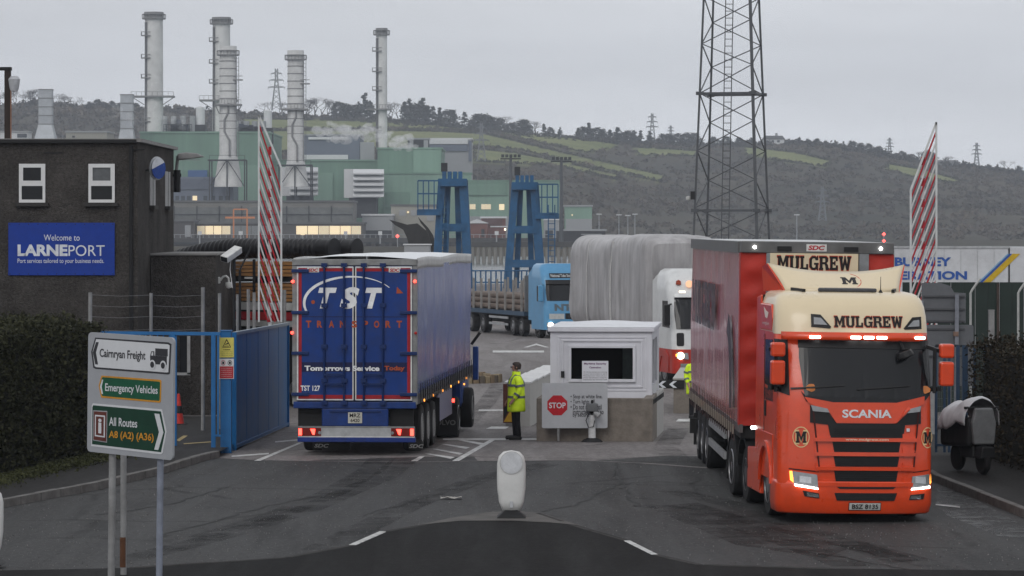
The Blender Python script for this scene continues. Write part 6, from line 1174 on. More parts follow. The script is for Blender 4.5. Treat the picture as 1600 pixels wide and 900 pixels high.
for x0 in (30, 138.5):
    f = MB(); a, b_ = bx(x0), bx(x0+41); zt, zb = Z(256, DB), Z(316.5, DB); zm = Z(287, DB)
    f.box(a, a+.07, -.05, .05, zb, zt).box(b_-.07, b_, -.05, .05, zb, zt).box(a+.07, b_-.07, -.05, .05, zb, zb+.08).box(a+.07, b_-.07, -.05, .05, zt-.07, zt).box(a+.07, b_-.07, -.055, .05, zm-.06, zm+.05)
    wnd = f.build('window', PVC, pb); MB().box(a+.07, b_-.07, -.02, .01, zb+.08, zm-.06).build('lower_pane', DGL, wnd); MB().box(a+.07, b_-.07, -.03, .01, zm+.05, zt-.07).build('top_pane', M('blind_pane', (.1, .105, .11), .2) if x0 > 100 else DGL, wnd); MB().box(a-.1, b_+.09, -.14, .0, zb-.1, zb-.005).build('sill', SILL, wnd)
    MB().box(a+.07, b_-.07, -.06, -.045, zm+.05, zm+.08).box(a+.07, b_-.07, -.06, -.045, zt-.1, zt-.07).box(a+.07, a+.11, -.06, -.045, zm+.08, zt-.1).box(b_-.11, b_-.07, -.06, -.045, zm+.08, zt-.1).build('casement', PVC, wnd)
for yy in (3.1, 7.3):
    f = MB().box(-.0, .06, yy, yy+.1, Z(321, 96), Z(265, 96)).box(0, .06, yy+.8, yy+.9, Z(321, 96), Z(265, 96)).box(0, .06, yy, yy+.9, Z(321, 96)-.04, Z(321, 96)); wnd = f.build('window', PVC, pb); MB().box(0, .02, yy+.1, yy+.8, Z(321, 96), Z(265, 96)).build('pane', DGL, wnd); MB().box(0, .14, yy-.1, yy+1, Z(324, 96)-.05, Z(324, 96)+.05).build('sill', SILL, wnd)
MB().box(bx(68), bx(98), -.03, 0, Z(239, DB)-.02, Z(239, DB)+.02).build('cable_clip', CHAS, pb); MB().tube([(bx(208), -.03, Z(234, DB)), (.2, -.1, Z(233.5, DB))], .02, 5).build('bracket', CHAS, pb); MB().box(bx(99), bx(104.5), -.04, 0, Z(321, DB), Z(319.5, DB)).build('outlet', SILL, pb)
MB().cyl((.05, 9.0, HT-.75), (.3, 9.0, HT-.75), .05, n=8).cyl((.18, 9, HT-.6), (.18, 9, HT-1.25), .1, n=8).build('lamp_bracket', CHAS, pb)
MB().box(0.02, 1.8, 3.2, 9.6, -.6, Z(399, 95)).build('annex_wall', PEB, pb); MB().box(.0, 1.86, 3.14, 9.66, Z(399, 95), Z(396, 95)).build('annex_coping', COPE, pb)
MB().cyl((bx(205), -.07, 0), (bx(205), -.07, HT-.1), .05, n=8).build('downpipe', CHAS, pb); MB().box(bx(-10), bx(214), -.16, -.125, HT-.02, HT+.07).build('gutter', CHAS, pb)
t_ = thing('welcome_sign', 'blue LARNE PORT welcome board on the pebbledash wall', 'sign', (BX, DB, 0)); SBL = M('sign_blue', (.004, .034, .26), .4, var=.07, dirt=.12)
MB().box(bx(13.5), bx(179.5), -.06, -.01, Z(430, DB), Z(348, DB)).build('board', SBL, t_); SW = M('sign_white', (.6, .62, .66), .5)
for s_, a, c_, y1_, y0_, bd in (('Welcome to', 69, 125, 376, 366.5, 0), ('LARNE', 28, 106, 400, 382, .045), ('PORT', 107.5, 164, 400, 383, 0), ('Port services tailored to your business needs.', 28, 163, 413, 404, 0)): letters(t_, s_, bx(a), bx(c_), Z(y1_, DB), Z(y0_, DB), -.064, SW, bold=bd, name='lettering')
for k in range(12):
    for e in (0, 1): MB().box(bx(16+k*14.6)-.012, bx(16+k*14.6)+.012, -.066, -.06, Z(350.5 if e else 428, DB)-.012, Z(350.5 if e else 428, DB)+.012).build('fixing', CHAS, t_)
t_ = thing('street_light', 'grey street light head jutting from the side of the pebbledash building', 'street light', (BX+.1, 101.5, Z(245, 101.5)))
MB().tube([(0, 0, -.5), (.05, 0, 0), (.3, 0, .02)], .05, 8).build('arm', M('lamp_grey', (.2, .2, .2), .5), t_); MB().prism([(.05, -.09), (.55, -.05), (.84, .0), (.62, .1), (.3, .13), (.05, .09)], 'xz', -.13, .13).build('lamp_head', MATS['lamp_grey'], t_, bevel=.03); MB().box(.1, .7, -.1, .1, -.1, -.08).build('glass', LENS, t_)
t_ = thing('convex_mirror', 'round blue and white disc with a silver rim on the building side', 'mirror', (BX+.32, 94., Z(263, 94)), rot=(0, R(-20), R(56))); DI = MB()
MB().lathe([(0, -.045), (.22, -.03), (.32, .0), (.32, .03), (0, .03)], 28, axis='y').build('rim', M('silver_rim', (.45, .46, .48), .3, .6), t_, smooth=True)
n_ = 24; MB().add([(0.29*math.cos(a), -.05, .29*math.sin(a)) for a in np.linspace(R(14), R(166), n_)], [tuple(range(n_))]).build('white_half', SW, t_); MB().add([(0.29*math.cos(a), -.05, .29*math.sin(a)) for a in np.linspace(R(166), R(374), n_)], [tuple(range(n_))]).build('blue_half', M('disc_blue', (.012, .05, .25), .25), t_); MB().cyl((0, .03, 0), (-.2, .3, 0), .03, n=6).build('bracket', CHAS, t_)  # white and blue painted on the face in place of a mirrored view
t_ = thing('camera_mast', 'dark pole with a round floodlight on the roof at the far left edge', 'mast', (bx(7)+BX, DB+.6, HT)); h_ = Z(105, DB)-HT
MB().box(-.08, .08, -.08, .08, 0, h_).build('pole', M('rusty_black', (.025, .016, .013), .6), t_); MB().cyl((.1, -.1, 0), (.1, -.1, h_-.25), .018, n=6).build('cable', M('copper_cable', (.25, .14, .1), .6), t_); MB().box(-.3, .1, -.1, .1, h_-.06, h_+.03).build('top_bracket', CHAS, t_)
MB().lathe([(0, -.22), (.1, -.2), (.13, -.1), (.16, .12), (.1, .2), (0, .22)], 16, (.18, -.05, h_-.42), 'z').build('floodlight', M('lamp_shell', (.4, .41, .43), .4), t_, smooth=True)
# ---- hedges ----
def hedge(name, label, path, width, height, n, seed, mat, core):
    rng = np.random.default_rng(seed); rnd = random.Random(seed); pts = [Vector((x, y, 0)) for x, y in path]; t_ = thing(name, label, 'hedge', (pts[0].x, pts[0].y, gz(pts[0].y)+.1))
    segs = list(zip(pts[:-1], pts[1:])); L_ = [(b_-a).length for a, b_ in segs]; P = []
    for _ in range(n):
        k = rnd.choices(range(len(segs)), L_)[0]; a, b_ = segs[k]; d = (b_-a).normalized(); nr = Vector((-d.y, d.x, 0)); f = rnd.uniform(-.02, 1.02); s_ = rnd.random(); q = a+(b_-a)*f
        wv = .30*mnoise.noise(Vector((q.x*1.3, q.y*1.3, 1)))+.14*mnoise.noise(Vector((q.x*4, q.y*4, 5)))
        if s_ < .5: z = height*rnd.random()**.9; o = -width/2*(1-.22*(z/height)**3)
        elif s_ < .62: z = height*rnd.random(); o = width/2
        elif s_ < .9: z = height; o = rnd.uniform(-.5, .5)*width*.85
        else: z = height*rnd.random(); o = rnd.uniform(-.5, .5)*width; f = 1.0 if rnd.random() < .8 else 0; q = a+(b_-a)*f
        wv2 = .24*mnoise.noise(Vector((q.x*2.2, q.y*2.2, z*2.2)))
        q = q+nr*(o+(math.copysign(wv2, o) if o else 0)+rnd.gauss(0, .05)); P.append((q.x-pts[0].x, q.y-pts[0].y, z+(wv if s_ > .62 else 0)+rnd.gauss(0, .05)))
    link('foliage', quads_mesh('foliage', leaves(np.array(P), .042, rng)), mat, t_)
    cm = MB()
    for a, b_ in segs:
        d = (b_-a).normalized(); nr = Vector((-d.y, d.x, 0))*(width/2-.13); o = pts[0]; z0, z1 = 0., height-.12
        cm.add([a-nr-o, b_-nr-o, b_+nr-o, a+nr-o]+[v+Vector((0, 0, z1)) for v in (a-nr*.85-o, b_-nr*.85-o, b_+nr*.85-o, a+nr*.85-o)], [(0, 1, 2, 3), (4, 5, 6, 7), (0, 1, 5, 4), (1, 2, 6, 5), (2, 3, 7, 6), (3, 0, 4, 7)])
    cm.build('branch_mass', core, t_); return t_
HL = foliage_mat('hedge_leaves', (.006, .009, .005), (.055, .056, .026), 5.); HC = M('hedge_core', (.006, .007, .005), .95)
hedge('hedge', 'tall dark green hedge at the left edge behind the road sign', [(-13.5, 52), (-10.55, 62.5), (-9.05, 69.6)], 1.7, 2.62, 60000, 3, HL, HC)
HR = foliage_mat('hedge_leaves_red', (.006, .008, .004), (.045, .033, .02), 4.)
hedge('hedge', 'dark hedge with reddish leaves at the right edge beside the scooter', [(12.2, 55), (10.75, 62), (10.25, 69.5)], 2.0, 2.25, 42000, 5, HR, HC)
rng = np.random.default_rng(9); P = []
for _ in range(9000):
    f = random.random(); q = Vector((-9.75, 60, 0)).lerp(Vector((-8.1, 69.3, 0)), f); o = abs(random.gauss(0, .28)); P.append((q.x+.1+o*.9, q.y-o*.2, .14+random.random()*.09*max(.1, 1-o)))
o = link('verge_grass', quads_mesh('verge_grass', leaves(np.array(P), .03, rng)), foliage_mat('mossy_grass', (.02, .024, .01), (.07, .075, .03), 3.)); tag(o, 'mossy grass verge along the foot of the left hedge', 'grass', kind='stuff')
# ---- blue gate, fence ----
GB = M('gate_blue', (.006, .115, .31), .42, var=.2, scale=1.2, dirt=.2, dscale=1.5); GBL = M('frame_blue', (.02, .13, .33), .42, var=.12, scale=3)
a = G(366, 704); b_ = G(449, 667); a.z = gz(a.y); gt = thing('sliding_gate', 'tall solid blue steel gate standing open at the left of the trailer', 'gate', a); d = (b_-a); L_ = Vector((d.x, d.y, 0)).length; u = Vector((d.x, d.y, 0)).normalized(); nv = Vector((-u.y, u.x, 0)); NP = 10
sl = (gz(b_.y)-gz(a.y))/L_
for k in range(NP):
    p = u*(L_*k/NP+.004); q = u*(L_*(k+1)/NP-.004); off = nv*(.008*(k % 2)); z0 = .1; z1 = 2.5
    mm = MB(); mm.add([p+off+Vector((0, 0, z0+sl*L_*k/NP)), q+off+Vector((0, 0, z0+sl*L_*(k+1)/NP)), q+off+Vector((0, 0, z1+sl*.6*L_*(k+1)/NP)), p+off+Vector((0, 0, z1+sl*.6*L_*k/NP))], [(0, 1, 2, 3)]); mm.build('panel', GB, gt, solid=.02)
for z in (.08, 2.5): MB().bar(Vector((0, 0, z)), u*L_+Vector((0, 0, z+sl*L_*(.6 if z > 1 else 1))), .09, .07).build('rail', GB if z < 1 else M('worn_edge', (.25, .3, .34), .5), gt)
for f in (0, 1): MB().bar(u*L_*f+Vector((0, 0, .0+sl*L_*f)), u*L_*f+Vector((0, 0, 2.53+sl*.6*L_*f)), .1, .1).build('end_post', GB, gt)
pp = G(353.5, 708); gp = thing('gate_post', 'thick blue gate post carrying two warning notices', 'gate post', pp); w2 = 8.5/F*pp.y; s_ = pp.y/F
MB().box(-w2, w2, -.1, .12, 0, Z(511, pp.y)).build('post', GBL, gp, bevel=.012); MB().box(-w2*1.1, w2*1.1, -.12, .14, Z(511, pp.y), Z(509.5, pp.y)).build('cap', GBL, gp)
def notice(label, x0, x1, y0, y1, col, D, build):
    t_ = thing('warning_notice', label, 'notice', Pt((x0+x1)/2, y1, D)); w_ = (x1-x0)/2/F*D; h = (y1-y0)/F*D; MB().box(-w_, w_, 0, .01, 0, h).build('plate', col, t_); build(t_, w_, h); return t_
YL = M('notice_yellow', (.6, .53, .12), .5); NW = M('notice_white', (.6, .6, .6), .5); NR = M('notice_red', (.42, .02, .03), .5)
def y_not(t_, w_, h):
    tri = [(-.62*w_, .5*h), (.62*w_, .5*h), (0, .95*h)]; MB().add([(x, -.003, z) for x, z in tri], [(0, 1, 2)]).build('symbol_border', LBK, t_); MB().add([(x*.78, -.005, .62*h*.0+(z-.63*h)*.72+.62*h) for x, z in tri], [(0, 1, 2)]).build('symbol_field', YL, t_)
    MB().prism([(-.22*w_, .63*h), (.2*w_, .68*h), (.25*w_, .76*h), (-.15*w_, .69*h)], 'xz', -.008, -.005).build('camera_symbol', LBK, t_); letters(t_, 'CCTV', -.36*w_, .36*w_, .53*h, .59*h, -.008, LBK, bold=.03, name='lettering'); letters(t_, 'WARNING', -.5*w_, .5*w_, .36*h, .42*h, -.004, LBK, bold=.03, name='lettering')
    for k in range(3): letters(t_, 'images are being recorded', -.8*w_, .8*w_, (.26-.09*k)*h, (.30-.09*k)*h, -.004, LBK, name='lettering')
notice('yellow CCTV warning notice on the blue gate post', 343, 365.5, 527.5, 558.5, YL, pp.y-.13, y_not)
def r_not(t_, w_, h):
    MB().box(-w_*.92, w_*.92, -.004, 0, .03*h, .62*h).build('red_panel', NR, t_)
    for cx in (-.45, .45):
        ring(t_, cx*w_, .8*h, .3*w_, .13*h, lambda x, z: (x, -.004, z), LBK if cx > 0 else NR, None, 'symbol', .2); MB().box(cx*w_-.02, cx*w_+.02, -.006, -.003, .74*h, .86*h).build('symbol_figure', LBK, t_)
    for k in range(5): letters(t_, 'no unauthorised persons', -.75*w_, .75*w_, (.5-.1*k)*h, (.555-.1*k)*h, -.007, NW, name='lettering')
notice('white and red safety notice below the CCTV notice on the gate post', 342.5, 365.5, 560.5, 592, NW, pp.y-.13, r_not)
# fence and wicket left of the post
fa = Vector((X(131, 75.2), 75.2, gz(75.2)+.13)); fb = Vector((X(345, 72.2), 72.2, gz(72.2)+.13)); fn_ = thing('railing_fence', 'blue steel railing fence with wicket opening left of the gate post', 'fence', fa); dv = fb-fa; hgt = 2.38
MB().bar((0, 0, hgt), dv+Vector((0, 0, hgt)), .06, .07).build('top_rail', GBL, fn_)
fx = lambda px: (px-131)/(345-131)
MB().bar((0, 0, .2), dv*fx(272)+Vector((0, 0, .2)), .05, .06).build('bottom_rail', GBL, fn_); MB().bar((0, 0, 1.3), dv*fx(272)+Vector((0, 0, 1.3)), .05, .06).build('middle_rail', GBL, fn_)
for px in (131, 273, 334): MB().bar(dv*fx(px)+Vector((0, 0, -.1)), dv*fx(px)+Vector((0, 0, hgt+(.08 if px < 200 else 0))), .14 if px < 300 else .09, .1).build('post', GBL, fn_)
MB().bar(dv*fx(341)+Vector((0, 0, .25)), dv*fx(341)+Vector((0, 0, hgt)), .04, .04).build('post', GBL, fn_); MB().bar(dv*fx(334)+Vector((0, 0, .25)), dv*fx(347)+Vector((0, 0, .25)), .04, .04).build('bottom_rail', GBL, fn_)
k = 0
for px in np.arange(138, 268, 9.2): MB().cyl(dv*fx(px)+Vector((0, 0, .15)), dv*fx(px)+Vector((0, 0, hgt)), .016, n=6).build('bar', GBL, fn_)
# galvanised security fence with wire
GALV = M('galvanised_post', (.25, .25, .25), .6, .2, var=.25, scale=3, dirt=.35)
def wire_fence(label, posts, wires):
    p0 = Vector((posts[0][0], posts[0][1], gz(posts[0][1]))); t_ = thing('wire_fence', label, 'fence', p0); tops = []
    for x, y, h, r_ in posts: q = Vector((x, y, gz(y)))-p0; MB().cyl(q, q+Vector((0, 0, h)), r_, n=8).build('post', GALV, t_, smooth=True); tops.append(q)
    for z in wires:
        w_ = MB()
        for a_, c_ in zip(tops[:-1], tops[1:]): w_.tube([a_+Vector((0, 0, z)), (a_+c_)/2+Vector((0, 0, z-.03)), c_+Vector((0, 0, z))], .006, 4)
        w_.build('wire', GALV, t_)
    return t_
wire_fence('galvanised wire fence in front of the pebbledash wall', [(X(141, 79), 79, Z(457, 79)-gz(79), .045), (X(236, 80.5), 80.5, Z(458, 80.5)-gz(80.5), .04), (X(317, 82), 82, Z(449, 82)-gz(82), .045)], (2.55, 2.85, 3.1, 3.35))
lf2 = wire_fence('galvanised wire fence along the lane behind the blue gate', [(X(343, 83), 83, Z(458, 83)-gz(83), .04), (X(371, 86), 86, Z(460, 86)-gz(86), .035), (X(388, 89), 89, Z(452, 89)-gz(89), .045), (X(397, 92), 92, Z(457, 92)-gz(92), .045), (X(419, 96), 96, Z(455, 96)-gz(96), .045), (X(444, 100), 100, Z(453, 100)-gz(100), .06)], (1.0, 1.9, 2.35))
# ---- cctv ----
t_ = thing('cctv_pole', 'thin dark pole with a tilted white box camera on top', 'cctv camera', (X(366, 84), 84, gz(84))); h_ = Z(402, 84)-gz(84)
MB().cyl((0, 0, 0), (0, 0, h_), .035, n=8).cyl((.13, .1, 0), (.13, .1, h_-.3), .03, n=8).build('pole', CHAS, t_); MB().bar((.13, .1, h_-.3), (.42, .2, h_+.3), .035).build('stay', CHAS, t_); MB().tube([(-.07, -.05, h_), (-.1, -.05, h_-.3), (-.04, -.05, h_-.75)], .01, 5).build('cable', NW, t_)
q = MB().box(-.11, .11, -.32, .3, -.08, .08).build('camera_housing', M('camera_white', (.5, .5, .49), .4), t_, bevel=.015); q.location = (-.06, -.05, h_+.08); q.rotation_euler = (R(24), R(12), R(-28)); q2 = MB().box(-.09, .09, -.33, -.318, -.06, .06).build('lens_glass', DGL, q)
t_ = thing('dome_camera', 'white dome camera on a bracket at the annex corner', 'cctv camera', (X(338, 96), 96, Z(438, 96))); MB().box(-.2, .1, 0, .2, -.09, .09).build('junction_box', MATS['camera_white'], t_, bevel=.02); MB().tube([(.1, .1, 0), (.18, .1, .1), (.26, .1, .12), (.33, .1, .06), (.34, .1, -.05)], .03, 8).build('swan_neck', MATS['camera_white'], t_); MB().lathe([(.0, .04), (.09, .02), (.1, -.06), (.07, -.13), (0, -.16)], 14, (.34, .1, -.08), 'z').build('dome', MATS['camera_white'], t_, smooth=True)
# ---- traffic cone inside the wicket ----
t_ = thing('traffic_cone', 'red traffic cone seen through the wicket beside the road sign', 'cone', G(279, 664, .13)); MB().lathe([(.14, .03), (.03, .78), (0, .78)], 16).build('cone_body', M('cone_red', (.5, .04, .03), .6), t_, smooth=True); MB().lathe([(.105, .3), (.075, .48), (.08, .48), (.11, .3)], 16).build('dark_band', CHAS, t_); MB().box(-.2, .2, -.2, .2, 0, .04).build('base', CHAS, t_)
t_ = thing('side_window', 'small white framed window in the wall behind the wicket', 'window', (X(288, 91.9), 91.9, Z(582, 91.9))); MB().box(-.12, .12, -.05, 0, 0, Z(525, 91.9)-Z(582, 91.9)).build('pane', DGL, t_); MB().box(.08, .16, -.07, 0, -.05, Z(525, 91.9)-Z(582, 91.9)).box(-.2, .16, -.07, 0, -.07, 0).build('frame', M('grey_frame', (.25, .25, .25), .5), t_)
# ---- raised skirt barriers ----
BRED = M('barrier_red', (.36, .015, .025), .45, var=.15); BWH = M('barrier_white', (.56, .57, .57), .45, var=.1, dirt=.2)
def barrier(label, xe, xf, xb, ytip, yfar, yboom, ybase, D, grp):
    """xe: straight edge carrying the tip; xf: far edge; xb: boom (pixels at D)"""
    o = Vector((X(xb, D), D, gz(D))); t_ = thing('barrier_arm', label, 'barrier', o, 0, grp); q = lambda px, py: W(px, py, D)-o; sgn = 1 if xf > xe else -1
    MB().bar(q(xe, ytip), q(xe, ybase), .045).build('edge_bar', BWH, t_); MB().bar(q(xf, yfar), q(xf, ybase), .045).build('edge_bar', BWH, t_); MB().bar(q(xe, ytip), q(xf, yfar), .045).build('tip_bar', BWH, t_)
    drop = 106.; k = 0; y = ytip+14
    while y < ybase-30:
        y2 = y+drop; f = min(1, (ybase-y)/drop); MB().cyl(q(xe, y), q(lerp(xe, xf, f), lerp(y, y2, f)), .021, n=6).build('red_rod' if k % 2 == 0 else 'white_rod', BRED if k % 2 == 0 else BWH, t_); k += 1; y += 16.6
    y = yboom; k = 0
    while y < ybase:
        y2 = min(ybase, y+(13 if k % 2 == 0 else 20)); MB().bar(q(xb, y)+Vector((0, .08, 0)), q(xb, y2)+Vector((0, .08, 0)), .075, .1).build('boom_section', BRED if k % 2 == 0 else BWH, t_); y = y2; k += 1
    MB().box(-.25, .25, -.2, .4, 0, 1.15).build('pivot_cabinet', M('barrier_cabinet', (.3, .3, .3), .5), t_, bevel=.03); MB().bar((0, .08, .9), q(xb, ybase)+Vector((0, .08, 0)), .08).build('boom_root', BWH, t_)
barrier('raised red and white skirted barrier arm behind the blue gate', 404.5, 439.5, 421.5, 180, 262, 229, 503, 88.5, 'raised barrier arms')
barrier('raised red and white skirted barrier arm behind the scarlet lorry', 1463, 1423, 1442.5, 191, 297, 245, 560, 80, 'raised barrier arms')
# ---- security booth on its concrete plinth ----
CB = M('stained_concrete', (.20, .175, .15), .85, var=.3, scale=1.6, bump=.4, bscale=20, dirt=.55, dscale=1.4); CBP = M('pale_concrete', (.42, .41, .39), .8, var=.18, scale=2, dirt=.3, dscale=2)
BA = R(-4.5); bo = G(929, 690); bo.z = gz(bo.y); W_ = 182/F*bo.y
pl = thing('concrete_plinth', 'stained concrete wall round the security booth', 'barrier wall', bo, BA); h = .99
MB().box(-W_/2, W_/2, 0, .22, -.1, h).build('front_wall', CB, pl, bevel=.02)
for sx in (-1, 1):
    for k in range(3): MB().box(sx*W_/2-(.22 if sx > 0 else 0), sx*W_/2+(0 if sx > 0 else .22), .225+k*2.3, .225+k*2.3+2.29, -.35, h+.005*(k % 2)-.045*k).build('side_wall', CBP if sx > 0 and k else CB, pl, bevel=.02)
MB().box(-W_/2+.2, W_/2-.2, .2, 7.1, -.3, h-.3).build('fill', CBP, pl)
for k in range(8): MB().box(W_/2+.002, W_/2+.02, .35+k*.85, .75+k*.85, h-.14-.02*k, h-.04-.02*k).build('drain_slot', CHAS, pl)
DBo = bo.y+1.5; bq = Vector((X(939, DBo), DBo, 0)); booth = thing('security_booth', 'white security booth with a wide window on a concrete plinth', 'booth', bq, BA); BW = 2.36/2; zb = h-.35+gz(bo.y); zt = Z(514, DBo); BWM = M('booth_white', (.62, .62, .66), .4, var=.05, scale=1.5, dirt=.12)
wx0, wx1, wz0, wz1 = -BW+.42, BW-.37, Z(597, DBo), Z(539, DBo); dp = 4.6
m_ = MB(); m_.box(-BW, wx0, 0, .12, zb, zt).box(wx1, BW, 0, .12, zb, zt).box(wx0, wx1, 0, .12, zb, wz0).box(wx0, wx1, 0, .12, wz1, zt); m_.build('front_wall', BWM, booth)
MB().box(-BW, -BW+.1, .121, dp, zb, zt).build('side_wall', BWM, booth); m_ = MB(); m_.box(BW-.1, BW, .121, .5, zb, zt).box(BW-.1, BW, .5, dp, zb, wz0-.1).box(BW-.1, BW, .5, dp, wz1+.1, zt).box(BW-.1, BW, 1.9, 2.1, wz0-.1, wz1+.1).box(BW-.1, BW, 3.5, dp, wz0-.1, wz1+.1); m_.build('side_wall', BWM, booth)
MB().box(-BW, BW, dp, dp+.1, zb, zt).build('rear_wall', BWM, booth); m_ = MB(); m_.grid(lambda u, v: (lerp(-BW-.06, BW+.06, u), lerp(-.07, dp+.15, v), zt+.04+.09*math.sin(PI*u)*math.sin(PI*v)), 12, 12); m_.build('roof_skin', M('roof_white', (.68, .69, .72), .5, var=.08, dirt=.15), booth, smooth='all'); MB().box(-BW-.06, BW+.06, -.07, dp+.15, zt-.07, zt+.038).build('roof_edge', BWM, booth, bevel=.02)
for e, dy in ((.26, .015), (.16, .03), (.0, .06)):
    m_ = MB(); a, b_, c_, d_ = wx0-e, wx1+e, wz0-e*.8, wz1+e*.8; t2 = .05 if e else .07
    m_.box(a, b_, -dy, 0 if e else .06, c_, c_+t2).box(a, b_, -dy, 0 if e else .06, d_-t2, d_).box(a, a+t2, -dy, 0 if e else .06, c_+t2, d_-t2).box(b_-t2, b_, -dy, 0 if e else .06, c_+t2, d_-t2); m_.build('window_moulding' if e else 'window_frame', BWM, booth, bevel=.008)
TG = bpy.data.materials.new('booth_glass'); TG.use_nodes = True; b = TG.node_tree.nodes['Principled BSDF']; b.inputs['Base Color'].default_value = (.5, .55, .55, 1); b.inputs['Transmission Weight'].default_value = 1; b.inputs['Roughness'].default_value = .02; b.inputs['IOR'].default_value = 1.2
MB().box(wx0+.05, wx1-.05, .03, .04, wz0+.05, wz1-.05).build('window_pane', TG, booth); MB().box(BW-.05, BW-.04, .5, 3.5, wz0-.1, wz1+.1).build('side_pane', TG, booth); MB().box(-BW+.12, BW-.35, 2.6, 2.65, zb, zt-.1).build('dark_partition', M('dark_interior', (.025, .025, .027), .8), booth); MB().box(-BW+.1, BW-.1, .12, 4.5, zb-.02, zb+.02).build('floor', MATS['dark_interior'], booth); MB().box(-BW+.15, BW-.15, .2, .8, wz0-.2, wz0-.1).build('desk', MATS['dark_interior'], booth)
MB().box(wx1-.42, wx1-.1, 2.4, 2.45, wz0-.1, wz1).build('inner_door', M('pale_door', (.35, .36, .36), .6), booth)
MB().box(-BW+.25, -BW+.33, -.05, 0, Z(590, DBo), Z(580, DBo)).build('intercom', CHAS, booth); 
nt2 = thing('paper_notice', 'white printed security notice in front of the booth window', 'notice', Pt(930, 597, DBo-.12)); w_ = 20.5/F*DBo; hh = 33/F*DBo; MB().box(-w_, w_, 0, .01, 0, hh).build('sheet', M('paper_white', (.66, .66, .7), .6, var=.03), nt2); INK = M('print_ink', (.03, .03, .035), .6); PUR = M('print_purple', (.12, .03, .12), .6)
letters(nt2, 'Maritime Security', -w_*.85, w_*.85, hh*.8, hh*.92, -.004, PUR, bold=.03, name='lettering'); letters(nt2, 'Operation', -w_*.45, w_*.45, hh*.62, hh*.74, -.004, PUR, bold=.03, name='lettering')
for k in range(5): letters(nt2, ('All vehicles and persons entering', 'the port may be subject to search', 'Please have your ticket and your', 'photo identification ready for', 'inspection by security staff')[k], -w_*.9, w_*.9, hh*(.44-.09*k), hh*(.5-.09*k), -.004, INK, bold=.01, name='lettering')
# stop board and reader post
sb = thing('stop_sign', 'grey STOP instruction board in front of the booth plinth', 'sign', Pt(898, 669, bo.y-.25)); ws_, hs_ = 51.3/F*(bo.y-.25), 70.5/F*(bo.y-.25); SG = M('sign_grey', (.42, .43, .45), .45, var=.05)
MB().prism(rrect(-ws_, ws_, 0, hs_, .04), 'xz', 0, .02).build('board', SG, sb); zc = hs_*.505; xc = -ws_*.53; ro = .245
MB().prism([(xc+ro*math.cos(R(22.5+45*k)), zc+ro*math.sin(R(22.5+45*k))) for k in range(8)], 'xz', -.004, 0).build('octagon', M('stop_red', (.42, .012, .02), .4), sb); letters(sb, 'STOP', xc-.19, xc+.19, zc-.065, zc+.065, -.007, SW, bold=.02, name='lettering')
for s2, y1_, y0_, x1_ in (('• Stop at white line.', 624.5, 616.5, 941), ('• Turn lights off.', 632.5, 624.5, 930), ('• Do not move until', 640, 632, 940), ('instructed to do so', 647.5, 639.5, 943), ('by security staff.', 653, 645.5, 937)):
    o0 = 891.5 if s2[0] == '•' else 895; letters(sb, s2, (o0-898)/F*bo.y, (x1_-898)/F*bo.y, (669-y1_)/F*bo.y, (669-y0_)/F*bo.y, -.004, INK, bold=.012, name='lettering')
for sx in (-.5, .5): MB().cyl((ws_*sx, .04, -.3), (ws_*sx, .04, hs_*.9), .03, n=8).build('leg', GALV, sb)
rp2 = thing('reader_post', 'white post with a camera box and dangling cable before the STOP board', 'camera post', G(925, 691)); k = bo.y/F
MB().lathe([(.2, 0), (.2, .03), (.1, .08), (.085, .1), (.075, .55*1.0), (.07, .62)], 14).build('post', M('post_white', (.5, .5, .5), .5, dirt=.4, dscale=5), rp2, smooth=True); MB().lathe([(.26, 0), (.2, .06), (.1, .1)], 10).build('base', CHAS, rp2); MB().box(-.13, .13, -.12, .12, .7, .88).build('camera_box', M('box_grey', (.12, .125, .13), .5), rp2, bevel=.02); MB().box(-.03, .03, -.03, .03, .6, .7).build('neck', CHAS, rp2); MB().cyl((.06, -.06, .68), (.16, -.1, .6), .06, n=10).build('lamp', M('lamp_grey2', (.3, .3, .3), .4), rp2); MB().tube([(-.05, -.1, .7), (-.14, -.12, .5), (-.08, -.12, .34), (.03, -.1, .36), (.06, -.09, .5)], .012, 5).build('cable', CHAS, rp2); MB().box(-.02, .02, -.02, .02, .88, .96).build('antenna', CHAS, rp2)
# lane walls left and right of the booth
a = G(797, 667); lw = thing('lane_wall', 'low concrete lane wall with hazard end board behind the guard', 'barrier wall', a, BA); hw = (667-600)/F*a.y
for k in range(6): MB().box(-.15, .5, .3+k*2.4, .3+k*2.4+2.39, -.4, hw-.03*k).build('wall_block', CBP, lw, bevel=.02); MB().box(-.17, .52, .3+k*2.4, .3+k*2.4+2.39, hw-.03*k, hw-.03*k+.04).build('coping', M('white_coping', (.6, .6, .6), .6, dirt=.2), lw)
MB().box(-.18, .1, 0, .08, .1, hw).build('hazard_board', M('board_brown', (.11, .035, .025), .6), lw); MB().prism([(-.16, .13), (.09, .13), (.09, .42), (-.02, .38)], 'xz', -.012, 0).build('yellow_chevron', M('hazard_yellow', (.5, .28, .02), .5), lw); MB().prism([(-.16, .2), (-.05, .4), (.08, .46), (.08, .62), (-.16, .5)], 'xz', -.014, -.002).build('black_chevron', CHAS, lw)
a = G(1068, 646); rw = thing('lane_wall', 'concrete lane wall with black and white arrow board right of the booth', 'barrier wall', a, BA); hw = (646-593)/F*a.y
for k in range(3): MB().box(-.28, .28, k*2.4, k*2.4+2.39, -.4, hw).build('wall_block', CB, rw, bevel=.02); MB().box(-.3, .3, k*2.4, k*2.4+2.39, hw, hw+.04).build('coping', CBP, rw)
MB().box(-.75, .02, -.05, -.02, hw-.25, hw-.02).build('arrow_board', CHAS, rw)
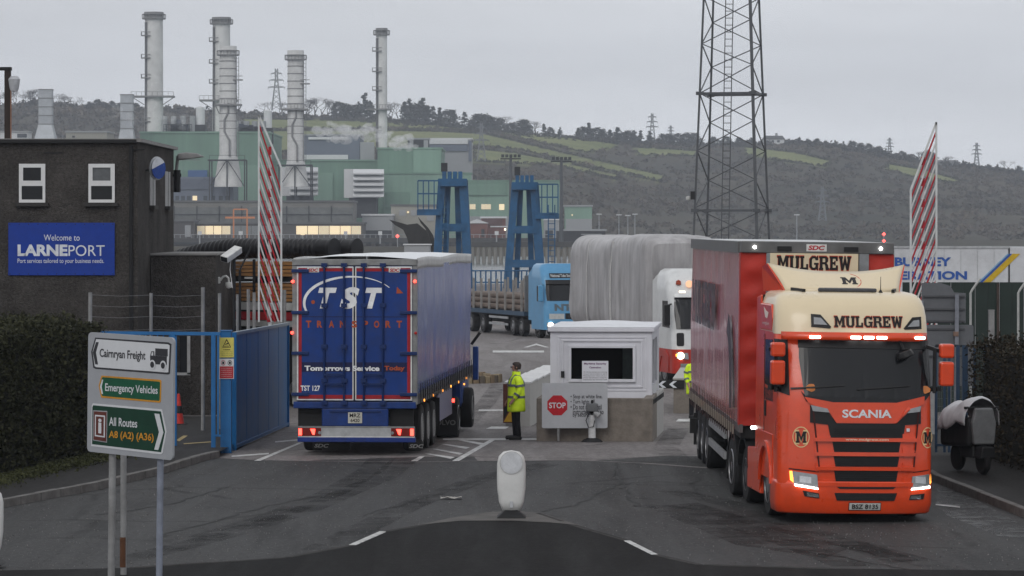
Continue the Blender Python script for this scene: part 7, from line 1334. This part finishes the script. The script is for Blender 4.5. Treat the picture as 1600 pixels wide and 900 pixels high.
for x in (-.7, -.4): MB().add([(x, -.055, hw-.135), (x+.12, -.055, hw-.04), (x+.22, -.055, hw-.04), (x+.1, -.055, hw-.135), (x+.22, -.055, hw-.23), (x+.12, -.055, hw-.23)], [(0, 1, 2, 3), (0, 3, 4, 5)]).build('arrow', SW, rw)
m_ = MB(); rk = thing('kerbed_island', 'low stone edged island with rubble beyond the trailer', 'island', G(712, 597)); rnd = random.Random(4)
MB().lathe([(1.5, -.1), (1.5, .1), (0, .12)], 24).build('top', M('island_soil', (.03, .03, .03), .9), rk)
for k in range(40):
    a_ = 2*PI*k/40; q = MB().box(-.11, .11, -.1, .1, -.05, .26+rnd.uniform(-.04, .05)).build('edge_stone', M('stone_%d' % (k % 3), ((.2, .15, .1), (.12, .1, .08), (.25, .2, .13))[k % 3], .8), rk, bevel=.02); q.location = (1.5*math.cos(a_), 1.5*math.sin(a_), 0); q.rotation_euler = (0, 0, a_)
# ---- keep-left bollards ----
def bollard(label, p):
    t_ = thing('traffic_bollard', label, 'bollard', p, 0, 'white traffic bollards'); BOW = M('bollard_white', (.58, .58, .57), .4, var=.06, scale=3, dirt=.15)
    prof = [(.14, .10), (.2, .25), (.225, .45), (.23, .65), (.228, .85), (.2, .97), (.13, 1.04), (0, 1.065)]; m_ = MB(); n = 24; vs = []
    for r_, z in prof:
        for k in range(n): a = 2*PI*k/n; vs.append((r_*math.copysign(abs(math.cos(a))**.7, math.cos(a)), .11*(r_/.23)**.6*math.copysign(abs(math.sin(a))**.8, math.sin(a)) if r_ else 0, z))
    m_.add(vs, [(j*n+k, j*n+(k+1) % n, (j+1)*n+(k+1) % n, (j+1)*n+k) for j in range(len(prof)-1) for k in range(n)]+[tuple(range(n-1, -1, -1))]); m_.build('shell', BOW, t_, smooth='all')
    n = 28; MB().add([(.17*math.cos(2*PI*k/n), -.112, .87+.17*math.sin(2*PI*k/n)) for k in range(n)], [tuple(range(n))]).build('blank_disc', M('bollard_disc', (.5, .51, .53), .3), t_, solid=.006); ring(t_, 0, .87, .185, .185, lambda x, z: (x, -.114, z), M('disc_edge', (.42, .42, .42), .5), None, 'disc', .07)
    MB().add([(-.24, -.24, 0), (.24, -.24, 0), (.24, .24, 0), (-.24, .24, 0), (-.1, -.08, .12), (.1, -.08, .12), (.1, .08, .12), (-.1, .08, .12)], [(0, 1, 2, 3), (4, 5, 6, 7), (0, 1, 5, 4), (1, 2, 6, 5), (2, 3, 7, 6), (3, 0, 4, 7)]).build('rubber_base', CHAS, t_, bevel=.02); MB().box(-.025, .025, -.115, -.1, .16, .26).build('small_label', SG, t_)
bollard('white oval traffic bollard on the island nose in the foreground', G(799, 808, .056)); bollard('white traffic bollard just cut by the left picture edge', G(-20.5, 882, .05))
# ---- direction sign ----
DS = 44.; ya = R(46); cxs = (124+275)/2; sgn = thing('direction_sign', 'grey road direction sign with white, green and brown panels on posts', 'road sign', (X(cxs, DS), DS, 0), rot=(0, R(1.0), -ya)); WS = .885; s_ = DS/F; zb = Z(712, DS); zt = Z(523, DS)
SGB = M('sign_backing', (.30, .31, .33), .45, var=.05); SGW = M('sign_face_white', (.55, .56, .58), .45, var=.04); GRN = M('sign_green', (.004, .075, .035), .4); DGN = M('sign_dark_green', (.003, .035, .018), .4); OCH = M('sign_ochre', (.50, .22, .015), .45); BRN = M('sign_brown', (.10, .025, .018), .45)
MB().prism(rrect(-WS, WS, zb, zt, .06), 'xz', 0, .03).build('board', SGB, sgn)
u_ = lambda px: (px-cxs)/75.5*WS          # picture columns across the board
def v_(px, py): tt = (px-124)/(275-124); y0 = lerp(517, 531, tt); y1 = lerp(704, 723, tt); return lerp(zt, zb, (py-y0)/(y1-y0))
def panel(pts, mat, nm, dy): MB().prism([(u_(a), v_(a, b_)) for a, b_ in pts], 'xz', -dy, 0).build(nm, mat, sgn)
panel([(130, 548), (137, 526), (266, 538), (271, 541), (269, 587), (266, 588), (138, 575), (134, 573)], INK, 'panel_border', .004); panel([(133, 548), (139, 528.5), (265, 541), (268.5, 543), (266.5, 584.5), (264, 585), (140, 572.5), (137, 571)], SGW, 'white_panel', .006)
panel([(133.5, 549), (139, 533), (144, 533.5), (139, 549.5), (143, 568.5), (138, 568)], INK, 'left_arrow', .008)
def ltr(s2, x0, x1, ya0, ya1, mat, bold=.012, dy=.009):   # between two slanting lines
    vs, fs = text_geo(s2, bold); m_ = MB(); m_.add([(u_(lerp(x0, x1, a)), -dy, lerp(v_(lerp(x0, x1, a), ya1[0]+(ya1[1]-ya1[0])*a), v_(lerp(x0, x1, a), ya0[0]+(ya0[1]-ya0[0])*a), b_)) for a, b_ in vs], fs); m_.build('lettering', mat, sgn)
ltr('Cairnryan Freight', 146, 227, (543.5, 550.5), (560.5, 568), INK, .02)
panel([(244, 546.5), (265.5, 548.3), (265.5, 560), (244, 558)], INK, 'lorry_symbol', .009); panel([(235, 559), (237, 551), (242, 551), (242.5, 558), (264, 560), (264, 573), (236, 571)], INK, 'lorry_symbol', .0085); panel([(237.3, 557.5), (238.3, 552.5), (240.6, 552.5), (240.6, 558)], SGW, 'lorry_window', .011)
for px, py in ((239.5, 572), (258, 574)): MB().lathe([(0, -.001), (.062, -.001), (.062, .001), (0, .001)], 14, (u_(px), -.011, v_(px, py)), 'y').build('lorry_wheel', SGW, sgn); MB().lathe([(0, -.001), (.04, -.001), (.04, .001), (0, .001)], 14, (u_(px), -.014, v_(px, py)), 'y').build('lorry_hub', INK, sgn)
panel([(144, 602), (149, 586), (253, 596), (254.5, 598), (254, 630), (252, 632), (149, 620.5)], OCH, 'ochre_border', .004); panel([(146, 602), (151, 588.5), (251.5, 599), (252.5, 600.5), (252, 628), (250.5, 629), (151, 618)], GRN, 'green_panel', .006); panel([(147, 603), (150.5, 592.5), (152.8, 592.5), (150, 603.5), (152.5, 615), (150, 614.5)], SGW, 'left_arrow', .008)
ltr('Emergency Vehicles', 156.5, 249, (598.3, 606.3), (614, 622), SGW, .016)
panel([(132, 633), (134, 629), (256, 642.5), (264.5, 678), (258, 711), (255, 713), (132, 696)], SGW, 'white_border', .004); panel([(133.5, 635), (135, 632), (254.5, 645.5), (262, 678), (255.5, 709.5), (133.5, 693)], DGN, 'dark_green_panel', .006); panel([(243.5, 648.5), (252, 649.5), (259.5, 679), (251, 706), (244, 705), (252, 678)], SGW, 'right_arrow', .008)
panel([(135.5, 640), (160.5, 642), (160.5, 691.5), (135, 687)], SGB, 'brown_edge', .008); panel([(136.5, 641.5), (159.5, 643.5), (159.5, 690), (136.5, 686)], BRN, 'brown_panel', .010); panel([(139, 647), (157, 649), (157, 683.5), (139, 680.5)], SGW, 'white_frame', .012); panel([(141, 649.5), (155, 651), (155, 681), (141, 678.5)], BRN, 'brown_field', .014)
ltr('i', 145.5, 151.5, (653, 654), (676, 677), SGW, .03, .016); ltr('All Routes', 164, 214, (651.5, 656.5), (665, 670), SGW, .014); ltr('A8 (A2) (A36)', 164, 243, (672.5, 680), (687, 695), OCH, .022)
for xl, r_, nm in ((-.45, .046, GALV), (.54, .042, M('blue_grey_post', (.2, .22, .27), .5, dirt=.2))):
    MB().cyl((xl, .08, -.1), (xl, .08, zt-.1), r_, n=14).build('post', nm, sgn, smooth=True)
for z in (zb+.3, zt-.3): MB().box(-WS*.95, WS*.95, .03, .05, z-.03, z+.03).build('stiffener', GALV, sgn)
t_ = thing('bare_post', 'thin galvanised post with rust standing between the sign posts', 'post', (X(193, 46), 46., 0)); MB().cyl((0, 0, 0), (0, 0, Z(705, 46)), .042, n=14).build('tube', GALV, t_, smooth=True); MB().cyl((-.006, -.008, .15), (-.006, -.008, .55), .0425, n=14).build('rust_patch', M('rust', (.09, .04, .02), .85), t_)
# ---- lattice tower ----
DT = 150.; TW = M('tower_steel', (.085, .09, .098), .5, .3, var=.2, scale=2); tw = thing('lattice_tower', 'tall steel lattice mast rising behind the wrapped lorry', 'lattice tower', (X(1143, DT), DT, gz(DT))); H_ = 21.; hb_ = Z(363, DT)-gz(DT); ht_ = Z(0, DT)-gz(DT)
def leg(k, z): rr = lerp(1.95, 1.44, (z-hb_)/(ht_-hb_)); a = R(30)+k*PI/2; return Vector((rr*math.sin(a), -rr*math.cos(a), z))
for k in range(4): MB().bar(leg(k, 0), leg(k, H_), .13 if k == 0 else .09).build('leg', TW, tw)
lev = [Z(y, DT)-gz(DT) for y in (500, 460, 415, 370, 325, 281, 236, 190, 147, 103, 70, 33, -4, -40, -76, -110, -140)]
for a, b_ in zip(lev[:-1], lev[1:]):
    for k in range(4):
        k2 = (k+1) % 4; ev = (lev.index(a)+k) % 2
        MB().bar(leg(k if ev else k2, a), leg(k2 if ev else k, b_), .042).build('brace', TW, tw)
for z in (Z(147, DT)-gz(DT), Z(329, DT)-gz(DT)):
    for k in range(4): MB().bar(leg(k, z), leg((k+1) % 4, z), .09).build('ring_beam', TW, tw); MB().box(leg(k, z).x-.16, leg(k, z).x+.16, leg(k, z).y-.16, leg(k, z).y+.16, z-.07, z+.07).build('flange', TW, tw)
m_ = MB(); l0, l1 = Vector((X(1132, DT)-X(1143, DT), 0, 4.)), Vector((X(1143.5, DT)-X(1143, DT), 0, H_))
for s2 in (-.16, .16): m_.bar(l0+Vector((s2, 0, 0)), l1+Vector((s2, 0, 0)), .04)
for k in range(56): q = l0.lerp(l1, k/56); m_.bar(q-Vector((.16, 0, 0)), q+Vector((.16, 0, 0)), .03)
m_.build('ladder', TW, tw)
q = leg(3, Z(312, DT)-gz(DT)); MB().box(q.x-.2, q.x-.02, q.y-.15, q.y+.1, q.z, q.z+.35).build('camera', CHAS, tw); MB().lathe([(0, -.1), (.1, -.05), (.1, .08), (0, .1)], 10, (q.x-.3, q.y, q.z+.05), 'z').build('dome_camera', MATS['camera_white'], tw)
# ---- right side: railing, sign backs, hoarding, scooter ----
DR = 69.5; rf_ = thing('railing_fence', 'dark blue railing fence behind the covered scooter at the right', 'fence', (X(1462, DR), DR, .13)); rx = lambda px: X(px, DR)-X(1462, DR); hr = Z(540, DR)-.13; DBL = M('railing_blue', (.03, .06, .11), .5, var=.2)
MB().bar((0, 0, hr), (rx(1552), .2, hr-.02), .05).build('top_rail', M('dark_rail_steel', (.03, .035, .04), .5), rf_); MB().bar((0, 0, .15), (rx(1552), .2, .15), .05).build('bottom_rail', DBL, rf_)
for px, w_ in ((1463, .05), (1476, .05), (1483.5, .05), (1497, .07), (1508, .11), (1523, .05), (1540, .06), (1552, .08)): MB().bar((rx(px), .05, 0), (rx(px), .05, hr), w_).build('post' if w_ > .06 else 'bar', DBL, rf_)
m_ = MB()
for k in range(30): m_.cyl((rx(1463+k*3), .06, .15), (rx(1463+k*3), .06, hr*.98), .004, n=4)
for k in range(14): m_.cyl((0, .06, .15+k*.155), (rx(1552), .2, .15+k*.155), .004, n=4)
q = m_.build('mesh_infill', M('mesh_wire', (.15, .16, .17), .5), rf_); q['kind'] = 'stuff'
DG = 77.; t_ = thing('road_sign_back', 'grey backs of stacked road signs on a post beside the right barrier arm', 'road sign', (X(1493, DG), DG, gz(DG))); gx = lambda px: X(px, DG)-X(1493, DG); gzv = lambda y: Z(y, DG)-gz(DG); SBK = M('sign_back_grey', (.115, .12, .13), .5, var=.08)
MB().prism([(gx(1440), gzv(505)), (gx(1509), gzv(505)), (gx(1509), gzv(458)), (gx(1491), gzv(457)), (gx(1485), gzv(447)), (gx(1470), gzv(442)), (gx(1440), gzv(442))], 'xz', 0, .02).build('upper_board', SBK, t_); MB().prism(rrect(gx(1440), gx(1521), gzv(603), gzv(507.5), .05), 'xz', -.02, .0).build('lower_board', SBK, t_)
for y in (463, 483, 502, 514, 556): MB().box(gx(1442), gx(1507), -.05, -.02, gzv(y)-.02, gzv(y)+.02).build('stiffener', M('stiffener_grey', (.07, .072, .078), .5), t_)
MB().bar((0, -.09, 0), (.02, -.09, gzv(460)), .085, .07).build('post', M('sign_post_grey', (.19, .2, .23), .5), t_); MB().box(-.06, .05, -.14, -.05, gzv(525), gzv(518)).build('clamp', M('clamp_brown', (.2, .13, .1), .6), t_); MB().bar((gx(1440), -.02, -.3), (gx(1440), -.02, gzv(470)), .08).build('post', MATS['sign_post_grey'], t_)
DH = 97.; t_ = thing('hoarding', 'dark green sheeted hoarding below the white refrigerated trailer', 'hoarding', (X(1410, DH), DH, gz(DH))); HG = M('hoarding_green', (.018, .028, .024), .7, var=.25, scale=.8); k = 0
for px in range(1410, 1720, 19): hh = Z(441, DH)-gz(DH); MB().box(X(px, DH)-X(1410, DH)+.005, X(px+19, DH)-X(1410, DH)-.005, .03*(k % 2), .05+.03*(k % 2), 0, hh).build('sheet', HG, t_); k += 1
for px in (1445, 1557, 1640): MB().box(X(px, DH)-X(1410, DH), X(px+4, DH)-X(1410, DH), -.08, -.01, 0, Z(443, DH)-gz(DH)).build('post', M('hoarding_post', (.05, .035, .03), .7), t_)
for px, lb in ((1516.5, 'cranked white fence post left of the right hedge'), (1591, 'cranked white fence post above the right hedge')):
    D = 86.; t_ = thing('cranked_post', lb, 'fence post', (X(px, D), D, gz(D)), 0, 'cranked white fence posts'); z1 = Z(458, D)-gz(D); MB().tube([(0, 0, 0), (0, 0, z1), (.04, 0, z1+.08), (.24, 0, z1+.36)], .03, 8).build('tube', M('post_pale', (.38, .38, .37), .6), t_)
t_ = thing('fence_stub', 'short grey square post beside the right hedge', 'post', (X(1549, 74), 74., gz(74))); MB().box(-.06, .06, -.06, .06, 0, Z(485, 74)-gz(74)).build('post', GALV, t_, bevel=.01); MB().box(-.065, .065, -.065, .065, Z(485, 74)-gz(74), Z(484, 74)-gz(74)).build('cap', GALV, t_)
# covered motor scooter
sp = G(1518, 738, .13); sc = thing('motor_scooter', 'dark motor scooter under a pale cover parked on the right pavement', 'scooter', sp, R(15)); k = 1
for y, nm in ((-.55, 'front'), (.65, 'rear')): 
    w_ = MB().lathe([(.13, -.055), (.23, -.06), (.26, -.03), (.26, .03), (.23, .06), (.13, .055)], 20, (0, y, .26), 'x').build('wheel', TYRE, sc, smooth=True); MB().lathe([(.14, -.03), (.05, -.04), (.05, .04), (.14, .03)], 16, (0, y, .26), 'x').build('rim', RIM, w_)
MB().prism([(-.2, .55), (.2, .55), (.24, .95), (.17, 1.22), (-.17, 1.22), (-.24, .95)], 'xz', -.62, -.5).build('leg_shield', M('scooter_grey', (.16, .165, .17), .4), sc, bevel=.03); MB().prism([(-.5, .3), (.1, .28), (.2, .45), (.9, .5), (1.0, .85), (.15, .85), (-.05, .5), (-.48, .55)], 'yz', -.19, .19).build('body', M('scooter_black', (.015, .015, .016), .5), sc, bevel=.04)
MB().bar((0, -.52, .25), (0, -.5, 1.2), .07).build('fork', CHAS, sc); MB().cyl((-.34, -.48, 1.22), (.34, -.48, 1.22), .025, n=8).build('handlebar', CHAS, sc); MB().prism([(-.16, .3), (.16, .3), (.12, .52), (-.12, .52)], 'xz', -.8, -.45).build('front_mudguard', MATS['scooter_black'], sc, bevel=.03)
m_ = MB()
def cov(u, v):
    y = lerp(-.5, .8, u); a = lerp(-PI*.55, PI*.55, v); hw = .30+.08*math.sin(u*3); top = 1.38-.2*u*u+.04*math.sin(u*9); z = top-.42*(1-math.cos(a)); x = hw*math.sin(a)*1.15
    return (x+.03*mnoise.noise(Vector((u*8, v*8, 1))), y, z+.04*mnoise.noise(Vector((u*7, v*7, 4))))
m_.grid(cov, 26, 22); m_.build('rain_cover', M('cover_white', (.52, .53, .55), .5, var=.12, scale=4), sc, smooth='all', solid=.008); m_ = MB()
m_.grid(lambda u, v: (Vector(cov(u, 0 if v < .5 else 1))+Vector((0, 0, -.28*((v if v < .5 else 1-v)*2)))), 20, 1)
MB().prism([(-.5, .5), (.85, .45), (.85, .95), (-.5, 1.05)], 'yz', -.3, .3).build('dark_cover_skirt', M('cover_black', (.014, .014, .015), .6, bump=.4, bscale=6), sc, bevel=.08)
# ======================= PEOPLE =======================
SKIN = M('skin', (.36, .2, .15), .6, var=.08); HIV = M('hi_vis_yellow', (.68, .92, .03), .6, var=.12, scale=9); TRO = M('dark_trousers', (.010, .010, .013), .8); TAPE = M('grey_tape', (.13, .15, .155), .4); HAIR = M('grey_brown_hair', (.045, .035, .03), .8, bump=.4)
def skin_mesh(name, J, B, mat, parent, sub=2, root=0):
    me = bpy.data.meshes.new(name); me.from_pydata([j[0] for j in J], B, []); o = bpy.data.objects.new(name, me); COL.objects.link(o); o.parent = parent; me.materials.append(mat)
    md = o.modifiers.new('skin', 'SKIN'); md.use_smooth_shade = True
    for i, j in enumerate(J): sv = me.skin_vertices[0].data[i]; r_ = j[1]; sv.radius = r_ if isinstance(r_, tuple) else (r_, r_); sv.use_root = (i == root)
    ss = o.modifiers.new('sub', 'SUBSURF'); ss.levels = ss.render_levels = sub; return o
def person(label, p, rz, hold=None):
    """standing figure facing local -y, 1.75 m"""
    t_ = thing('person', label, 'person', p, rz)
    J = [((0, 0, .95), (.15, .11)), ((0, -.0, 1.15), (.15, .105)), ((0, .0, 1.35), (.17, .11)), ((0, .02, 1.47), (.09, .075)), ((0, .0, 1.55), .052), ((0, -.02, 1.6), .062), ((0, -.015, 1.68), (.078, .098)), ((0, -.005, 1.74), (.05, .06)),
         ((-.09, 0, .9), .095), ((-.1, -.01, .5), .062), ((-.1, .02, .1), .045), ((.09, 0, .9), .095), ((.1, .0, .5), .062), ((.1, .05, .1), .045), ((-.1, -.1, .04), .03), ((.1, -.07, .04), .03)]
    B = [(0, 1), (1, 2), (2, 3), (3, 4), (4, 5), (5, 6), (6, 7), (0, 8), (8, 9), (9, 10), (0, 11), (11, 12), (12, 13), (10, 14), (13, 15)]
    arms = {}
    for sx in (-1, 1):
        i = len(J); sh = (sx*.2, .0, 1.42); el = (sx*.255, .03, 1.14); wr = (sx*.25, -.12, .93); J += [(sh, .055), (el, .043), (wr, .03), ((sx*.245, -.165, .86), (.024, .04))]; B += [(2, i), (i, i+1), (i+1, i+2), (i+2, i+3)]; pm = i+3
        for f, (dx, L2) in enumerate(((-.03, .07), (-.01, .085), (.01, .08), (.03, .065))):
            k = len(J); J += [((sx*.245+dx*.4, -.19-abs(dx)*.1, .835), .0095), ((sx*.245+dx*.5, -.205, .835-L2*.45), .009), ((sx*.24+dx*.5, -.185, .835-L2*.8), .008)]; B += [(pm, k), (k, k+1), (k+1, k+2)]
        k = len(J); J += [((sx*.215, -.175, .89), .011), ((sx*.205, -.2, .85), .0095)]; B += [(i+2, k), (k, k+1)]
        arms[sx] = (sh, el, wr)
    skin_mesh('body', J, B, SKIN, t_)
    JT = [((0, 0, .98), (.165, .125)), ((0, .005, .9), (.17, .13)), ((-.095, .0, .84), .105), ((-.1, -.005, .5), .078), ((-.1, .02, .055), .066), ((.095, 0, .84), .105), ((.1, .005, .5), .078), ((.1, .05, .055), .066)]
    skin_mesh('trousers', JT, [(0, 1), (1, 2), (2, 3), (3, 4), (1, 5), (5, 6), (6, 7)], TRO, t_)
    for sx, y in ((-1, .02), (1, .05)): MB().lathe([(.0, -.23), (.05, -.21), (.06, -.1), (.062, .06), (0, .1)], 12, (sx*.1, y-.02, .05), 'y').build('shoe', CHAS, t_, smooth=True)
    # jacket: one loft for the trunk, sleeves skinned
    m_ = MB(); n = 24; rings = [(.66, .225, .2), (.7, .235, .205), (.95, .23, .195), (1.2, .225, .185), (1.36, .23, .165), (1.45, .17, .12), (1.5, .095, .095), (1.58, .085, .092)]; vs = []
    for z, a_, b2 in rings:
        for k in range(n): t2 = 2*PI*k/n; vs.append((a_*math.cos(t2)*(1+.03*mnoise.noise(Vector((math.cos(t2)*2, z*6, 1)))), b2*math.sin(t2)+.01, z+.012*mnoise.noise(Vector((t2, z*4, 0)))))
    m_.add(vs, [(j*n+k, j*n+(k+1) % n, (j+1)*n+(k+1) % n, (j+1)*n+k) for j in range(len(rings)-1) for k in range(n)]); jk = m_.build('jacket', HIV, t_, smooth='all', solid=.012)
    for sx in (-1, 1):
        sh, el, wr = arms[sx]; JS = [((sx*.12, .0, 1.42), .085), (sh, .085), (el, .072), ((wr[0], wr[1]+.015, wr[2]+.02), .056)]; skin_mesh('sleeve', JS, [(0, 1), (1, 2), (2, 3)], HIV, jk)
        e = Vector(el); w2 = Vector(wr); d = (w2-e); c_ = e+d*.42; MB().cyl(c_-d*.1, c_+d*.1, .079, .075, n=16, caps=False).build('sleeve_tape', TAPE, jk, smooth='all'); s0 = Vector(sh); d = e-s0; c_ = s0+d*.62; MB().cyl(c_-d*.09, c_+d*.09, .089, .086, n=16, caps=False).build('sleeve_tape', TAPE, jk, smooth='all')
    for z in (.97, 1.24):
        mm = MB(); q = []
        for zz in (z, z+.055):
            for k in range(n): t2 = 2*PI*k/n; q.append((.242*math.cos(t2), .206*math.sin(t2)+.01, zz))
        mm.add(q, [(k, (k+1) % n, n+(k+1) % n, n+k) for k in range(n)]); mm.build('body_tape', TAPE, jk, smooth='all')
    for sx in (-1, 1): MB().tube([(sx*.12, -.155, 1.27), (sx*.115, -.13, 1.4), (sx*.1, -.03, 1.5), (sx*.1, .08, 1.47), (sx*.12, .16, 1.34), (sx*.12, .175, 1.27)], .022, 6).build('shoulder_tape', TAPE, jk)
    # head details
    q = MB().lathe([(.0, .105), (.05, .098), (.084, .06), (.09, .01), (.083, -.04), (.075, -.07)], 18, (0, .018, 1.7), 'z').build('hair', HAIR, t_, smooth='all')
    for v in q.data.vertices:
        v.co.y = .018+(v.co.y-.018)*1.22
        if v.co.y < -.05 and v.co.z < 1.735: v.co.y = -.045
    MB().add([(0, -.128, 1.655), (-.016, -.105, 1.648), (.016, -.105, 1.648), (0, -.1, 1.70)], [(0, 1, 2), (0, 3, 1), (0, 2, 3), (1, 3, 2)]).build('nose', SKIN, t_)
    for sx in (-1, 1): MB().lathe([(0, -.02), (.012, -.015), (.016, .0), (.012, .02), (0, .025)], 8, (sx*.08, .0, 1.67), 'z').build('ear', SKIN, t_, smooth='all'); MB().lathe([(0, -.004), (.011, 0), (0, .004)], 8, (sx*.03, -.103, 1.685), 'y').build('eye', INK, t_)
    MB().box(-.022, .022, -.112, -.1, 1.617, 1.623).build('mouth', M('lips', (.2, .08, .07), .6), t_); m_ = MB()
    for sx in (-1, 1): m_.box(sx*.033-.025, sx*.033+.025, -.116, -.111, 1.67, 1.7)
    m_.box(-.085, -.08, -.11, .01, 1.685, 1.692).box(.08, .085, -.11, .01, 1.685, 1.692); m_.build('glasses', BLK, t_)
    return t_
person('person in a yellow hi-vis jacket and dark trousers standing sideways by the lane wall', G(806, 687.5), R(-78))
person('person in a yellow hi-vis jacket half hidden behind the scarlet lorry trailer', G(1086, 654), R(20))
# ---------------- damp air ----------------
hz_m = bpy.data.materials.new('haze_air'); hz_m.use_nodes = True; t = hz_m.node_tree; t.nodes.clear()
pv = t.nodes.new('ShaderNodeVolumePrincipled'); pv.inputs['Color'].default_value = (.8, .86, .96, 1); pv.inputs['Density'].default_value = .00018; pv.inputs['Anisotropy'].default_value = .2
ou = t.nodes.new('ShaderNodeOutputMaterial'); t.links.new(pv.outputs[0], ou.inputs['Volume'])
hb = MB().box(-4200, 4200, -200, 3400, -7, 175).build('haze', hz_m); tag(hb, 'thin damp haze hanging over the harbour', 'haze', kind='stuff')
